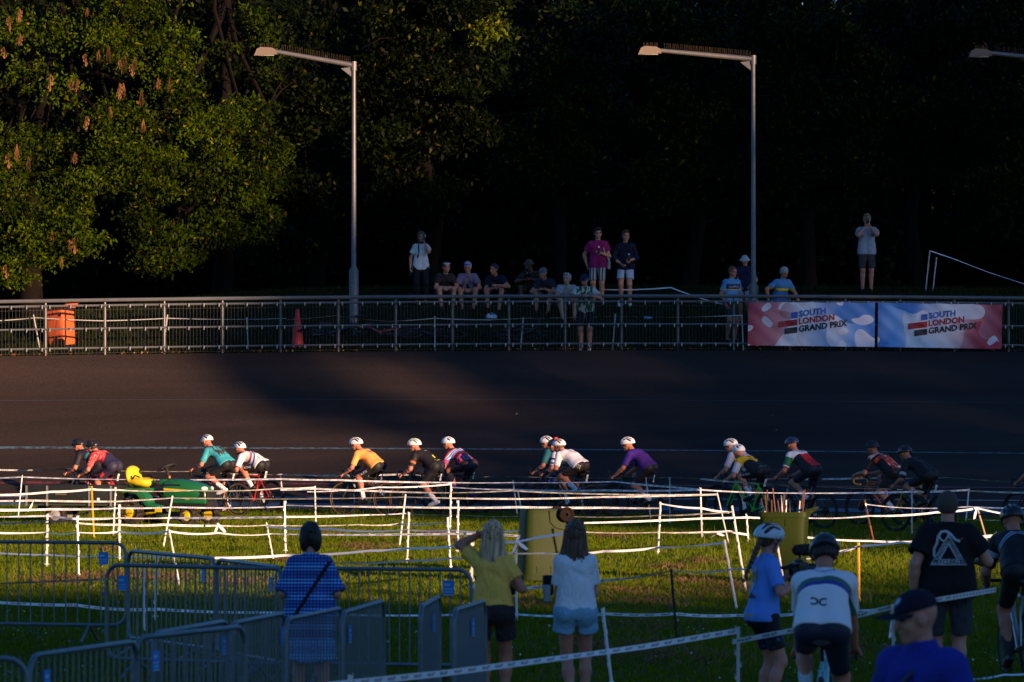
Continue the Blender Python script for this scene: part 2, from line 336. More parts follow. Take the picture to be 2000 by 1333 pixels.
# ------------------------------------------------------------------ trees
BARK = M('bark', (0.008, 0.006, 0.005), 0.95, var=.4, scale=5, bump=.8, bscale=18, spec=.04)
def leaves(cent, rad, n_clump, n_leaf, size, spread, cols, droop=0.2, aspect=0.5, seed=0, sub=7):
    """leaf faces in sprays: every crown lobe breaks into smaller hanging sprays with gaps between; returns verts, faces, colours"""
    rg = np.random.default_rng(seed); VV = []; CC = []
    for (c, r, dens) in cent:
        r = np.array(r); c = np.array(c)
        for b in range(sub):
            d = rg.normal(size=3); d /= np.linalg.norm(d); d[1] = -abs(d[1]) if b % 3 else d[1]
            sc = c + d * r * rg.uniform(.45, 1.0); sr = r * rg.uniform(.28, .5) * np.array([1.15, 1, .75])
            k = max(2, int(n_clump * dens / sub)); e = rg.normal(size=(k, 3)); e /= np.linalg.norm(e, axis=1)[:, None]
            p = sc + e * (rg.uniform(0.1, 1.0, k) ** .6)[:, None] * sr
            tone = rg.uniform(.4, 1.25) * rg.uniform(.6, 1.25, k)
            cp = np.repeat(p, n_leaf, 0); N = len(cp); off = rg.normal(0, spread, (N, 3)); off[:, 2] *= .6; off[:, 2] -= droop * np.abs(off[:, 0])
            pos = cp + off; tn = np.repeat(tone, n_leaf)
            ax = rg.normal(size=(N, 3)); ax[:, 2] -= .6; ax /= np.linalg.norm(ax, axis=1)[:, None]
            nn = rg.normal(size=(N, 3)); nn[:, 2] += .8; nn[:, 1] -= .25; sd = np.cross(ax, nn); sd /= np.linalg.norm(sd, axis=1)[:, None] + 1e-9
            L = size * rg.uniform(.55, 1.45, N)[:, None]; w = L * aspect / 2; fold = np.cross(sd, ax) * L * .08
            VV.append(np.stack([pos - ax * L * .5, pos + sd * w - fold, pos + ax * L * .5, pos - sd * w - fold], 1).reshape(-1, 3))
            col = np.array(cols[0]) + (np.array(cols[1]) - np.array(cols[0])) * rg.random((N, 1)); col *= tn[:, None]
            yl = rg.random(N) < .03; col[yl] = np.array(cols[2]) * rg.uniform(.6, 1.1, (yl.sum(), 1)); CC.append(np.repeat(np.c_[col, np.ones(N)], 4, 0))
    V = np.concatenate(VV); return V, np.arange(len(V)).reshape(-1, 4), np.concatenate(CC)
def branchy(mb, base, top, r0, n, spread, rg, tips=None):
    base = Vector(base); top = Vector(top); pts = [base]
    for i in range(1, 6): pts.append(base.lerp(top, i / 5) + Vector((rg.normal() * .18, rg.normal() * .18, 0)))
    mb.tube(pts, [r0 * (1.25 if i == 0 else 1 - .14 * i) for i in range(6)], 9)
    tg = list(tips or [])
    for k in range(n):
        a = pts[2 + k % 4]; t = Vector(tg[k % len(tg)]) if tg else a + Vector((rg.normal() * spread, rg.normal() * spread * .6, rg.uniform(.5, 2.5)))
        m1 = a.lerp(t, .35) + Vector((rg.normal() * .25, rg.normal() * .2, .35)); m2 = a.lerp(t, .7) + Vector((rg.normal() * .3, rg.normal() * .2, .25))
        r = r0 * rg.uniform(.22, .4); mb.tube([a, m1, m2, t], [r, r * .7, r * .42, r * .15], 6)
        for q in range(2):
            e = m2 + Vector((rg.normal() * .9, rg.normal() * .6, rg.uniform(-.5, .9))); mb.tube([m2, m2.lerp(e, .5) + Vector((0, 0, .1)), e], [r * .35, r * .22, r * .07], 5)
def tree(name, label, base, top, r0, blobs, n_clump, n_leaf, size, spread, cols, seed, nb=8, aspect=.5, group='trees of the dark wood behind the track', droop=.2):
    rg = np.random.default_rng(seed + 1000)
    t = empty(name, base, 0, label, 'tree', group)
    mb = MB(); b = Vector(base); tips = [Vector(c) - b for c, r, d in blobs]
    branchy(mb, (0, 0, -.3), Vector(top) - b, r0, nb, 2.5, rg, tips)
    mb.obj('trunk', BARK, t)
    V, Fc, C = leaves([(Vector(c) - b, r, d) for c, r, d in blobs], None, n_clump, n_leaf, size, spread, cols, droop, aspect, seed)
    obj('crown', mesh('crown', V, Fc, leafmat('leaf', .3, .5), False, attrs={'col': ('FLOAT_COLOR', 'POINT', C)}), t)
    return t
def B_(px, py, D, rx, rz, ry=None, dens=1.0):
    k = D / F; return (P(px, py, D), (rx * k, (ry if ry else min(rx, rz) * .7) * k, rz * k), dens)
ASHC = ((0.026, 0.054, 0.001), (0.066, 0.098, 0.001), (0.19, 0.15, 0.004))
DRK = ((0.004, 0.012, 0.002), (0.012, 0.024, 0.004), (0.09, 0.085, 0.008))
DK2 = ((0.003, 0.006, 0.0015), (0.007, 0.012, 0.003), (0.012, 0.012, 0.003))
zb = lambda X, D: float(bankz(np.float64(X), np.float64(D))) - .05
def tb(px, D): X = (px - 1000) * D / F; return (X, D, zb(X, D))
lit = tree('ash_tree', 'sunlit ash tree with hanging brown seed bunches at the left edge', tb(60, 123.5), P(120, -200, 124), .3,
  [B_(-40, 60, 122, 150, 150), B_(60, 230, 121.5, 140, 120), B_(170, 40, 122, 150, 110), B_(300, 140, 121.5, 120, 110), B_(330, 20, 122, 130, 90), B_(200, 260, 121, 120, 90), B_(40, 400, 121, 130, 80), B_(120, 440, 120.6, 90, 70), B_(-60, 320, 121.5, 120, 130),
   B_(380, 230, 122, 90, 90), B_(300, 330, 121.6, 80, 60), B_(-20, 510, 121, 90, 50), B_(60, 480, 120.8, 100, 40), B_(150, -120, 123, 260, 100, None, .8)], 150, 22, .105, .13, ASHC, 3, 14, .42, 'trees of the dark wood behind the track', .5)
for i, (px, py) in enumerate([(18, 45), (37, 30), (38, 80), (8, 105), (170, 28), (98, 158), (211, 102), (192, 112), (167, 118), (236, 130), (243, 122), (258, 138), (262, 125), (138, 165), (150, 168), (233, 175), (241, 176), (275, 190), (308, 165), (330, 165), (215, 222), (168, 240), (280, 246), (17, 312), (33, 295), (55, 320), (145, 310), (146, 478), (136, 482), (12, 530), (102, 465), (120, 515)]):
    if i == 0:
        mb = MB(); rg = np.random.default_rng(5)
        for k in range(16):
            x, y, z = rg.normal(0, .035), rg.normal(0, .035), rg.uniform(-.3, 0)
            mb.add([(x, y, z), (x + .014, y, z - .03), (x, y + .004, z - .075), (x - .014, y, z - .03)], [(0, 1, 2, 3)])
            mb.tube([(0, 0, .02), (x, y, z)], .003, 3)
        key_me = mb.mesh('seed_bunch', M('seed', (0.16, 0.065, 0.018), .8), smooth=False)
    p = P(px, py - 12, 120.3 + random.uniform(-.2, .3)) - lit.location
    o = obj('seed_bunch', key_me, lit, p, (0, 0, random.uniform(0, 6))); o.scale = (1, 1, random.uniform(.7, 1.15))
tree('leafy_tree', 'half lit leafy tree right of the ash at the shadow edge', tb(430, 124.5), P(430, -150, 125.5), .24,
  [B_(480, 250, 123.5, 90, 80), B_(420, 350, 123, 90, 70), B_(520, 330, 123.8, 70, 80), B_(300, 440, 122, 70, 60), B_(360, 480, 122.4, 80, 50), B_(430, 430, 122.8, 80, 60), B_(260, 370, 122, 60, 50), B_(500, 420, 123.6, 60, 60), B_(300, 520, 122, 60, 30, None, .5), B_(480, 100, 125, 120, 80, None, .45)],
  135, 22, .11, .14, ((0.015, 0.034, 0.001), (0.038, 0.06, 0.001), (0.13, 0.10, 0.003)), 9, 10, .45)  # partial shade put into leaf colour, darker than the ash
spec = [  # dark trees of the wood: px, D, blobs
 ('dark tree whose top hides the left lamp post', 610, 127, [(600, 60, 110, 90, .42), (560, 200, 100, 90, .8), (660, 220, 100, 90, .8), (600, 350, 120, 80, .8), (560, 470, 110, 70, .7), (690, 430, 90, 60, .6)]),
 ('dark tree under the sunlit treetop right of the left lamp post', 830, 125.5, [(800, 20, 90, 60, .8), (900, 10, 90, 50, .8), (760, 130, 80, 80, .7), (860, 160, 100, 80, .7), (790, 270, 90, 60, .8), (880, 260, 70, 60, .8), (770, 350, 60, 50, .6), (860, 390, 60, 40, .5)]),
 ('dark tree with a bare curved limb over the standing spectators', 1090, 127, [(1010, 110, 110, 90, .6), (1120, 90, 100, 90, .5), (1060, 230, 90, 80, .7), (1180, 220, 90, 90, .6), (1120, 340, 70, 60, .6), (1040, 330, 60, 50, .5)]),
 ('dark tree just left of the right lamp post', 1340, 126, [(1250, 80, 100, 90, .5), (1350, 60, 110, 90, .6), (1290, 240, 100, 90, .8), (1400, 200, 90, 90, .8), (1330, 340, 100, 60, .7), (1420, 350, 80, 60, .6)]),
 ('dark tree just right of the right lamp post', 1580, 125.5, [(1540, 60, 120, 90, .8), (1640, 90, 120, 90, .8), (1560, 210, 110, 80, .8), (1680, 230, 110, 80, .8), (1600, 330, 90, 60, .7), (1520, 340, 70, 50, .6)]),
 ('dark tree above the man filming on the bank', 1800, 127, [(1760, 60, 120, 90, .8), (1880, 80, 120, 90, .8), (1800, 210, 120, 80, .8), (1910, 240, 100, 80, .8), (1780, 320, 90, 50, .6)]),
 ('dark tree at the right edge of the wood', 2040, 125, [(1990, 60, 110, 90, .8), (2080, 120, 120, 90, .8), (1990, 220, 90, 80, .8), (2060, 300, 100, 90, .8), (1980, 370, 80, 50, .6)])]
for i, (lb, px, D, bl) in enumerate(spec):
    tree('woodland_tree', lb, tb(px, D), P(px + 20, -250, D + .5), .19, [B_(a, b, D - 1 + .02 * ((a * 7) % 60), c, d, None, e) for a, b, c, d, e in bl], 260, 18, .14, .18, DRK if i > 1 else ((0.003, 0.008, 0.001), (0.009, 0.016, 0.002), (0.08, 0.07, 0.005)), 20 + i, 9)  # first two trees: shade put into a darker leaf colour
tree('sunlit_colour_tree', 'treetop with sunlight put into its yellow green leaf colour, upper edge left of centre', tb(850, 126.5), P(850, -200, 126.8), .2, [B_(785, 15, 125.5, 75, 40), B_(900, 5, 125.5, 80, 35), B_(850, -80, 126, 150, 60), B_(775, 70, 125.6, 30, 25, None, .4), B_(945, 60, 126, 30, 25, None, .3)], 150, 18, .13, .17, ((.05, .09, .004), (.12, .15, .008), (.3, .22, .01)), 77, 6)  # added treetop: its sunlight is put into a brighter leaf colour
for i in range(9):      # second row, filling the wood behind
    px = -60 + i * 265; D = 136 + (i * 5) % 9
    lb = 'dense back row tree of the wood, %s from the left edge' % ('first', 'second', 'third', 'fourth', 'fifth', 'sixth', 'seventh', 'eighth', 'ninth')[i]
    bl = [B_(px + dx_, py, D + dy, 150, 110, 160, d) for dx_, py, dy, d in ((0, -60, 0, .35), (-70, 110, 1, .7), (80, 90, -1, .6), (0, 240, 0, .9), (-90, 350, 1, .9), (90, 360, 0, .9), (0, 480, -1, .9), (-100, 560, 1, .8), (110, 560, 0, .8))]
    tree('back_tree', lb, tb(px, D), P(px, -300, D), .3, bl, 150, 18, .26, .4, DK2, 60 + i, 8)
# undergrowth and far wood, one mass
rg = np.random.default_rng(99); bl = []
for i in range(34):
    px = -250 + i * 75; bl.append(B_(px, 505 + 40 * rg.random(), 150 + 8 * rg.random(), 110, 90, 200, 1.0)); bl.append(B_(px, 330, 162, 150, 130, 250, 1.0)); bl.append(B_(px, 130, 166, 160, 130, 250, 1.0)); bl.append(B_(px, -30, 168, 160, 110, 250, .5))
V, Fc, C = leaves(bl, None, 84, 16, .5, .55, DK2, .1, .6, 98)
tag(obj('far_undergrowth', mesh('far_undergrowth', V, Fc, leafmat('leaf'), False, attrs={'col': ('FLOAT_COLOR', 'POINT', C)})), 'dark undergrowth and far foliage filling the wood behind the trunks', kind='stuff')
# the bare limb seen against the dark
# ------------------------------------------------------------------ unseen foliage behind the camera, outlined to cast shade on near lawn and track
YC = -30.0
def caster(p):
    p = Vector(p); t = (p.y - YC) / -S.y; q = p + S * t; return q.x, q.z
def tk(px, py): X, s = track_at(px, py); return trackpt(X, s)
crown = [caster(tk(375, 735)), caster(tk(470, 775)), caster(tk(560, 812)), caster(tk(650, 832)), caster(tk(720, 828)), caster(tk(820, 872)), caster(tk(960, 890)), (115.2, 19.9), (113.2, 19.25), (111.3, 18.95), (109.5, 18.75), (107.6, 18.2), (106.4, 17.2), (104.2, 16.3), caster(G(1700, 1070)), caster(G(1950, 1092)), (112, 13.6), (170, 12.0), (170, 42),
         (140, 40), caster(P(1750, -150, 118)), caster(P(1560, 80, 118)), caster(P(1471, 235, 118)), caster(P(1200, 230, 118)), caster(P(900, 300, 118.5)), caster(P(691, 430, 118.5)), caster(P(570, 510, 118)), caster(P(450, 590, 117)), caster(P(372, 690, 116.5))]
low = [caster(G(x, y)) for x, y in ((-700, 1160), (0, 1166), (250, 1172), (480, 1160), (600, 1180), (760, 1192), (900, 1170), (1100, 1180), (1300, 1196), (1450, 1190), (1600, 1165), (1750, 1145), (1950, 1135), (2600, 1130))]
def inpoly(x, z, poly):
    c = np.zeros(len(x), bool); n = len(poly)
    for i in range(n):
        (x1, z1), (x2, z2) = poly[i], poly[(i + 1) % n]
        with np.errstate(divide='ignore', invalid='ignore'):
            c ^= ((z1 > z) != (z2 > z)) & (x < (x2 - x1) * (z - z1) / (z2 - z1) + x1)
    return c
def shade_wood(name, poly, n, size, label, seed, soft=.35, thin=()):
    rg = np.random.default_rng(seed); a = np.array(poly); lo, hi = a.min(0), a.max(0)
    x = rg.uniform(lo[0], hi[0], n); z = rg.uniform(lo[1], hi[1], n)
    k = inpoly(x + rg.normal(0, soft, n), z + rg.normal(0, soft * .6, n), poly); x, z = x[k], z[k]; N = len(x)
    for (cx, cz, rr, pr_) in thin:
        kk = ~((((x - cx) / rr[0]) ** 2 + ((z - cz) / rr[1]) ** 2 < 1) & (rg.random(len(x)) < pr_)); x, z = x[kk], z[kk]
    N = len(x); t = rg.uniform(-7, 7, N); pos = np.c_[x, np.full(N, YC), z] + np.outer(t, np.array(S))
    u = rg.normal(size=(N, 3)); u /= np.linalg.norm(u, axis=1)[:, None]; v = np.cross(u, rg.normal(size=(N, 3))); v /= np.linalg.norm(v, axis=1)[:, None]
    s = size * rg.uniform(.6, 1.3, N)[:, None]
    V = np.stack([pos - u * s, pos - v * s * .6, pos + u * s, pos + v * s * .6], 1).reshape(-1, 3)
    C = np.repeat(np.c_[np.tile([0.03, 0.05, 0.015], (N, 1)), np.ones(N)], 4, 0)
    return tag(obj(name, mesh(name, V, np.arange(len(V)).reshape(-1, 4), leafmat('leaf'), False, attrs={'col': ('FLOAT_COLOR', 'POINT', C)})), label, kind='stuff')
shade_wood('unseen_tall_shade_leaves', crown, 70000, .42, 'unseen tall crowns behind the viewer, shaped to shade the track', 5, .2, [(*caster(tk(760, 735)), (1.7, .6), .88), (*caster(tk(920, 790)), (2.3, .42), .8), (*caster(tk(1040, 850)), (2.0, .35), .75), (*caster(tk(1150, 720)), (2.5, .4), .6), (*caster(tk(520, 715)), (.9, .25), .6)])
lo_ = [(20, 0.0), (20, low[0][1])] + low + [(125, low[-1][1]), (125, 0.0)]
shade_wood('unseen_low_shade_leaves', lo_, 45000, .55, 'unseen lower foliage behind the viewer, shaped to shade the near lawn', 6, .25)
# ------------------------------------------------------------------ smooth bodies: distance fields of tapered limbs, meshed
V3 = lambda *a: np.array(a, float)
def nrm(v): v = np.asarray(v, float); return v / (np.linalg.norm(v) + 1e-12)
def cap(a, b, ra, rb=None, k=.03, flat=0): return ('c', np.asarray(a, float), np.asarray(b, float), ra, ra if rb is None else rb, k, flat)
def ell(c, Rm, r, k=.03): return ('e', np.asarray(c, float), np.asarray(Rm, float), np.asarray(r, float), k)
def neg(p, k=.01): return ('-', p, k)
def pdist(p, X):
    if p[0] == 'c':
        _, a, b, ra, rb, k, flat = p; ab = b - a; L2 = ab @ ab + 1e-12; q = X - a
        t = (q @ ab) / L2; tc = np.clip(t, 0, 1)
        d = np.linalg.norm(q - tc[..., None] * ab, axis=-1) - (ra + (rb - ra) * tc)
        L = math.sqrt(L2)
        if flat & 1: d = np.maximum(d, (t - 1) * L)
        if flat & 2: d = np.maximum(d, -t * L)
        return d
    if p[0] == 'e':
        _, c, Rm, r, k = p; q = (X - c) @ Rm; k0 = np.linalg.norm(q / r, axis=-1); k1 = np.linalg.norm(q / (r * r), axis=-1) + 1e-9
        return k0 * (k0 - 1) / k1
    if p[0] == 'p': return (X - p[1]) @ p[2]
def pbox(p):
    if p[0] == 'c': r = max(p[3], p[4]); return np.minimum(p[1], p[2]) - r, np.maximum(p[1], p[2]) + r
    r = np.max(p[3]); return p[1] - r, p[1] + r
def sdf_mesh(prims, h):
    pos = [p for p in prims if p[0] in 'ce']
    lo = np.min([pbox(p)[0] for p in pos], 0) - 3 * h; hi = np.max([pbox(p)[1] for p in pos], 0) + 3 * h
    n = np.ceil((hi - lo) / h).astype(int) + 1
    D = np.full(n, .5, np.float32); ax = [lo[i] + h * np.arange(n[i]) for i in range(3)]
    for p in prims:
        q = p[1] if p[0] == '-' else p
        if q[0] == 'p': sl = (slice(None),) * 3; k = .001
        else:
            k = p[2] if p[0] == '-' else q[-1] if q[0] == 'e' else q[5]
            b0, b1 = pbox(q); i0 = np.maximum(((b0 - k - 2 * h - lo) / h).astype(int), 0); i1 = np.minimum(((b1 + k + 2 * h - lo) / h).astype(int) + 2, n)
            if (i1 <= i0).any(): continue
            sl = tuple(slice(a, b) for a, b in zip(i0, i1))
        X = np.stack(np.meshgrid(ax[0][sl[0]], ax[1][sl[1]], ax[2][sl[2]], indexing='ij'), -1)
        d = pdist(q, X); c = D[sl]
        if p[0] == 'p': D[sl] = np.maximum(c, d)
        elif p[0] == '-':
            d = -d; w = np.clip(.5 + .5 * (c - d) / k, 0, 1); D[sl] = -(np.minimum(-c, -d) - 0) if k <= 0 else c * w + d * (1 - w) + k * w * (1 - w)
        else:
            w = np.clip(.5 + .5 * (d - c) / k, 0, 1); D[sl] = d * (1 - w) + c * w - k * w * (1 - w)
    s = D < 0; m = n - 1
    cs = [(i, j, k) for i in (0, 1) for j in (0, 1) for k in (0, 1)]
    cnt = sum(s[i:m[0] + i, j:m[1] + j, k:m[2] + k].astype(np.int8) for i, j, k in cs)
    mask = (cnt > 0) & (cnt < 8); idx = np.argwhere(mask); ids = np.full(mask.shape, -1, np.int64); ids[mask] = np.arange(len(idx))
    val = {c: D[idx[:, 0] + c[0], idx[:, 1] + c[1], idx[:, 2] + c[2]] for c in cs}
    acc = np.zeros((len(idx), 3)); num = np.zeros(len(idx))
    for c in cs:
        for a in range(3):
            if c[a]: continue
            e = list(c); e[a] = 1; e = tuple(e); v0, v1 = val[c], val[e]; x = (v0 < 0) != (v1 < 0)
            t = np.where(x, v0 / (v0 - v1 + 1e-12), 0)
            pt = np.tile(np.array(c, float), (len(idx), 1)); pt[:, a] = t; acc += pt * x[:, None]; num += x
    V = lo + h * (idx + acc / num[:, None]); Q = []
    for a in range(3):
        b, c = (a + 1) % 3, (a + 2) % 3
        s0 = [slice(0, None)] * 3; s1 = [slice(0, None)] * 3; s0[a] = slice(0, n[a] - 1); s1[a] = slice(1, n[a])
        ch = s[tuple(s0)] != s[tuple(s1)]; e = np.argwhere(ch); e = e[(e[:, b] > 0) & (e[:, c] > 0) & (e[:, b] < m[b]) & (e[:, c] < m[c])]
        ins = s[e[:, 0], e[:, 1], e[:, 2]]
        def cell(db, dc):
            f = e.copy(); f[:, b] += db; f[:, c] += dc; return ids[f[:, 0], f[:, 1], f[:, 2]]
        q = np.stack([cell(-1, -1), cell(0, -1), cell(0, 0), cell(-1, 0)], 1); q[~ins] = q[~ins][:, ::-1]; Q.append(q)
    return V, np.concatenate(Q)
def join(parts):
    V = []; Q = []; o = 0
    for v, q in parts: V.append(v); Q.append(q + o); o += len(v)
    return np.concatenate(V), np.concatenate(Q)
def ik(a, c, l1, l2, pole):
    a = np.asarray(a, float); c = np.asarray(c, float); d = np.linalg.norm(c - a); u = (c - a) / (d + 1e-9)
    if d > (l1 + l2) * .995: return a + u * d * l1 / (l1 + l2), c
    x = (l1 * l1 - l2 * l2 + d * d) / (2 * d); y = math.sqrt(max(l1 * l1 - x * x, 0)); p = np.asarray(pole, float); p = p - (p @ u) * u
    return a + u * x + nrm(p) * y, c
def rotm(yaw=0, pitch=0, roll=0):
    """columns forward, left, up; pitch > 0 looks down"""
    return np.array(Matrix.Rotation(R(yaw), 3, 'Z') @ Matrix.Rotation(R(pitch), 3, 'Y') @ Matrix.Rotation(R(roll), 3, 'X'))
SKIN = {k: None for k in ('fair', 'tan', 'brown')}
def skin(k):
    return M('skin_' + k, {'fair': (0.52, 0.22, 0.145), 'tan': (0.45, 0.17, 0.10), 'brown': (0.12, 0.05, 0.03)}[k], .5, var=.12, scale=30, spec=.35)
def folds(m, strength=.8, sc=9.0):
    """soft creases and folds in loose cloth"""
    n, l = m.node_tree.nodes, m.node_tree.links; b = n['Principled BSDF']; tc = n.new('ShaderNodeTexCoord'); mp = n.new('ShaderNodeMapping'); mp.inputs['Scale'].default_value = (sc, sc, sc * .45); mp.inputs['Rotation'].default_value = (.4, .5, 0)
    nz = n.new('ShaderNodeTexNoise'); nz.inputs['Scale'].default_value = 1; nz.inputs['Detail'].default_value = 2.5; nz.inputs['Distortion'].default_value = 1.6; l.new(tc.outputs['Object'], mp.inputs[0]); l.new(mp.outputs[0], nz.inputs['Vector'])
    bp = n.new('ShaderNodeBump'); bp.inputs['Strength'].default_value = strength; bp.inputs['Distance'].default_value = .05; l.new(nz.outputs[0], bp.inputs['Height'])
    if b.inputs['Normal'].is_linked: l.new(b.inputs['Normal'].links[0].from_socket, bp.inputs['Normal'])
    l.new(bp.outputs[0], b.inputs['Normal']); return m
def coth(col, name=None, rough=.85, var=.1, scale=40, bump=.25):
    nm = name or 'cloth_%02x%02x%02x' % tuple(int(min(1, max(0, c)) ** .4545 * 255) for c in col); new = nm not in MATS
    m = M(nm, col, rough, 0, var, scale, bump, 220, .2); return folds(m) if new else m
def lyc(col): return M('lycra_%02x%02x%02x' % tuple(int(min(1, max(0, c)) ** .4545 * 255) for c in col), col, .6, 0, .08, 30, .1, 150, .35)
def hand(w, f, n, side, curl=.6, s=1.0):
    """palm, four unequal fingers with two bends, thumb off the side of the palm"""
    w = np.asarray(w, float); f = nrm(f); n = nrm(np.asarray(n, float) - (np.asarray(n) @ f) * f); l = np.cross(n, f) * side; out = []
    for i, (o, ln) in enumerate(((-.030, .070), (-.010, .080), (.010, .076), (.029, .060))):
        k0 = w + f * .085 * s + l * -o * s; out.append(cap(w + l * -o * .6 * s + f * .01, k0, .0135 * s, .0125 * s, .012))
        p = k0; a = curl * .9
        for g, r in ((.45, .0098), (.32, .009), (.25, .008)):
            d = f * math.cos(a) + n * math.sin(a); q = p + d * ln * g * s; out.append(cap(p, q, r * s, r * s * .92, .004)); p = q; a += curl * 1.15
    b = w + f * .022 * s + l * .026 * s; t1 = b + (f * .6 + l * .62 + n * .35) * .048 * s; t2 = t1 + (f * .8 + l * (.35 - .6 * curl) + n * .5 * curl) * .034 * s
    out += [cap(b, t1, .0145 * s, .0115 * s, .01), cap(t1, t2, .0112 * s, .009 * s, .006)]
    return out
def head_prims(c, Rm, s=1.0, fem=False, beard=False):
    L = lambda x, y, z: c + Rm @ V3(x, y, z) * s
    o = [ell(L(-.012, 0, .03), Rm, V3(.098, .077, .092) * s, .02), ell(L(.022, 0, -.045), Rm, V3(.066, .057, .07) * s, .03), ell(L(.062, 0, -.095), Rm, V3(.022, .026, .02) * s, .03),
         cap(L(.088, 0, .012), L(.108, 0, -.028), .009 * s, .014 * s, .012), cap(L(.078, .035, .027), L(.078, -.035, .027), .013 * s, None, .02), cap(L(.082, .018, -.06), L(.082, -.018, -.06), .009 * s, None, .012)]
    for y in (1, -1):
        o += [ell(L(-.008, y * .079, -.005), Rm, V3(.022, .010, .033) * s, .006), ell(L(.056, y * .042, -.028), Rm, V3(.026, .022, .022) * s, .02), neg(ell(L(.096, y * .032, .008), Rm, V3(.02, .018, .011) * s), .012)]
    return o
def gmat(name, base, layers=(), rough=.65):
    """cloth with printed panels; attribute gc = (height along the spine, across, along the sleeve)"""
    if name in MATS: return MATS[name]
    m, n, l, b = nodes(name); MATS[name] = m
    at = n.new('ShaderNodeAttribute'); at.attribute_name = 'gc'; sp = n.new('ShaderNodeSeparateXYZ'); l.new(at.outputs['Vector'], sp.inputs[0])
    def ma(op, a, c=None):
        q = n.new('ShaderNodeMath'); q.operation = op
        for i, x in enumerate((a, c)):
            if x is None: continue
            if isinstance(x, (int, float)): q.inputs[i].default_value = x
            else: l.new(x, q.inputs[i])
        return q.outputs[0]
    ab = ma('ABSOLUTE', sp.outputs[1]); C = {'t': sp.outputs[0], 'l': sp.outputs[1], 'a': ab, 's': sp.outputs[2], 'd': ma('ADD', sp.outputs[0], ma('MULTIPLY', ab, .35)), 'e': ma('SUBTRACT', sp.outputs[0], ma('MULTIPLY', ab, .35)), 'h': ma('ADD', sp.outputs[0], ma('MULTIPLY', ab, .10)), 'f': ma('ADD', sp.outputs[0], ma('MULTIPLY', sp.outputs[1], .4))}
    def coord(k):
        if isinstance(k, str): return C[k]
        nz = n.new('ShaderNodeTexNoise'); nz.inputs['Scale'].default_value = k[0]; nz.inputs['Detail'].default_value = k[1] if len(k) > 1 else 2
        mp = n.new('ShaderNodeMapping'); mp.inputs['Scale'].default_value = k[2] if len(k) > 2 else (1, 1, 1); mp.inputs['Location'].default_value = (k[3] if len(k) > 3 else 0, 0, 0)
        l.new(at.outputs['Vector'], mp.inputs[0]); l.new(mp.outputs[0], nz.inputs['Vector']); return nz.outputs[0]
    cur = None
    for conds, col in layers:
        msk = None
        for k, lo, hi in conds:
            x = coord(k); y = ma('MULTIPLY', ma('GREATER_THAN', x, lo), ma('LESS_THAN', x, hi)); msk = y if msk is None else ma('MULTIPLY', msk, y)
        mx = n.new('ShaderNodeMix'); mx.data_type = 'RGBA'; l.new(msk, mx.inputs[0]); mx.inputs[7].default_value = (*col, 1)
        if cur is None: mx.inputs[6].default_value = (*base, 1)
        else: l.new(cur, mx.inputs[6])
        cur = mx.outputs[2]
    if cur is None: b.inputs['Base Color'].default_value = (*base, 1)
    else: l.new(cur, b.inputs['Base Color'])
    b.inputs['Roughness'].default_value = rough; b.inputs['Specular IOR Level'].default_value = .3
    tc = n.new('ShaderNodeTexCoord'); n2 = n.new('ShaderNodeTexNoise'); n2.inputs['Scale'].default_value = 26; l.new(tc.outputs['Object'], n2.inputs['Vector'])
    bp = n.new('ShaderNodeBump'); bp.inputs['Strength'].default_value = .18; bp.inputs['Distance'].default_value = .02; l.new(n2.outputs[0], bp.inputs['Height']); l.new(bp.outputs[0], b.inputs['Normal'])
    return m
def wrinkle(V, amp, f=22, seed=0):
    a = np.sin(V[:, 0] * f + 3 * np.sin(V[:, 2] * f * .43 + seed)) * np.sin(V[:, 2] * f * .8 + 2 * np.sin(V[:, 1] * f * .5 + seed * 2)) + .5 * np.sin(V[:, 1] * f * 1.7 + V[:, 2] * f * 1.3)
    return V + V3(1, 1, .3) * (a * amp)[:, None] * np.sign(V - V.mean(0)) * .6

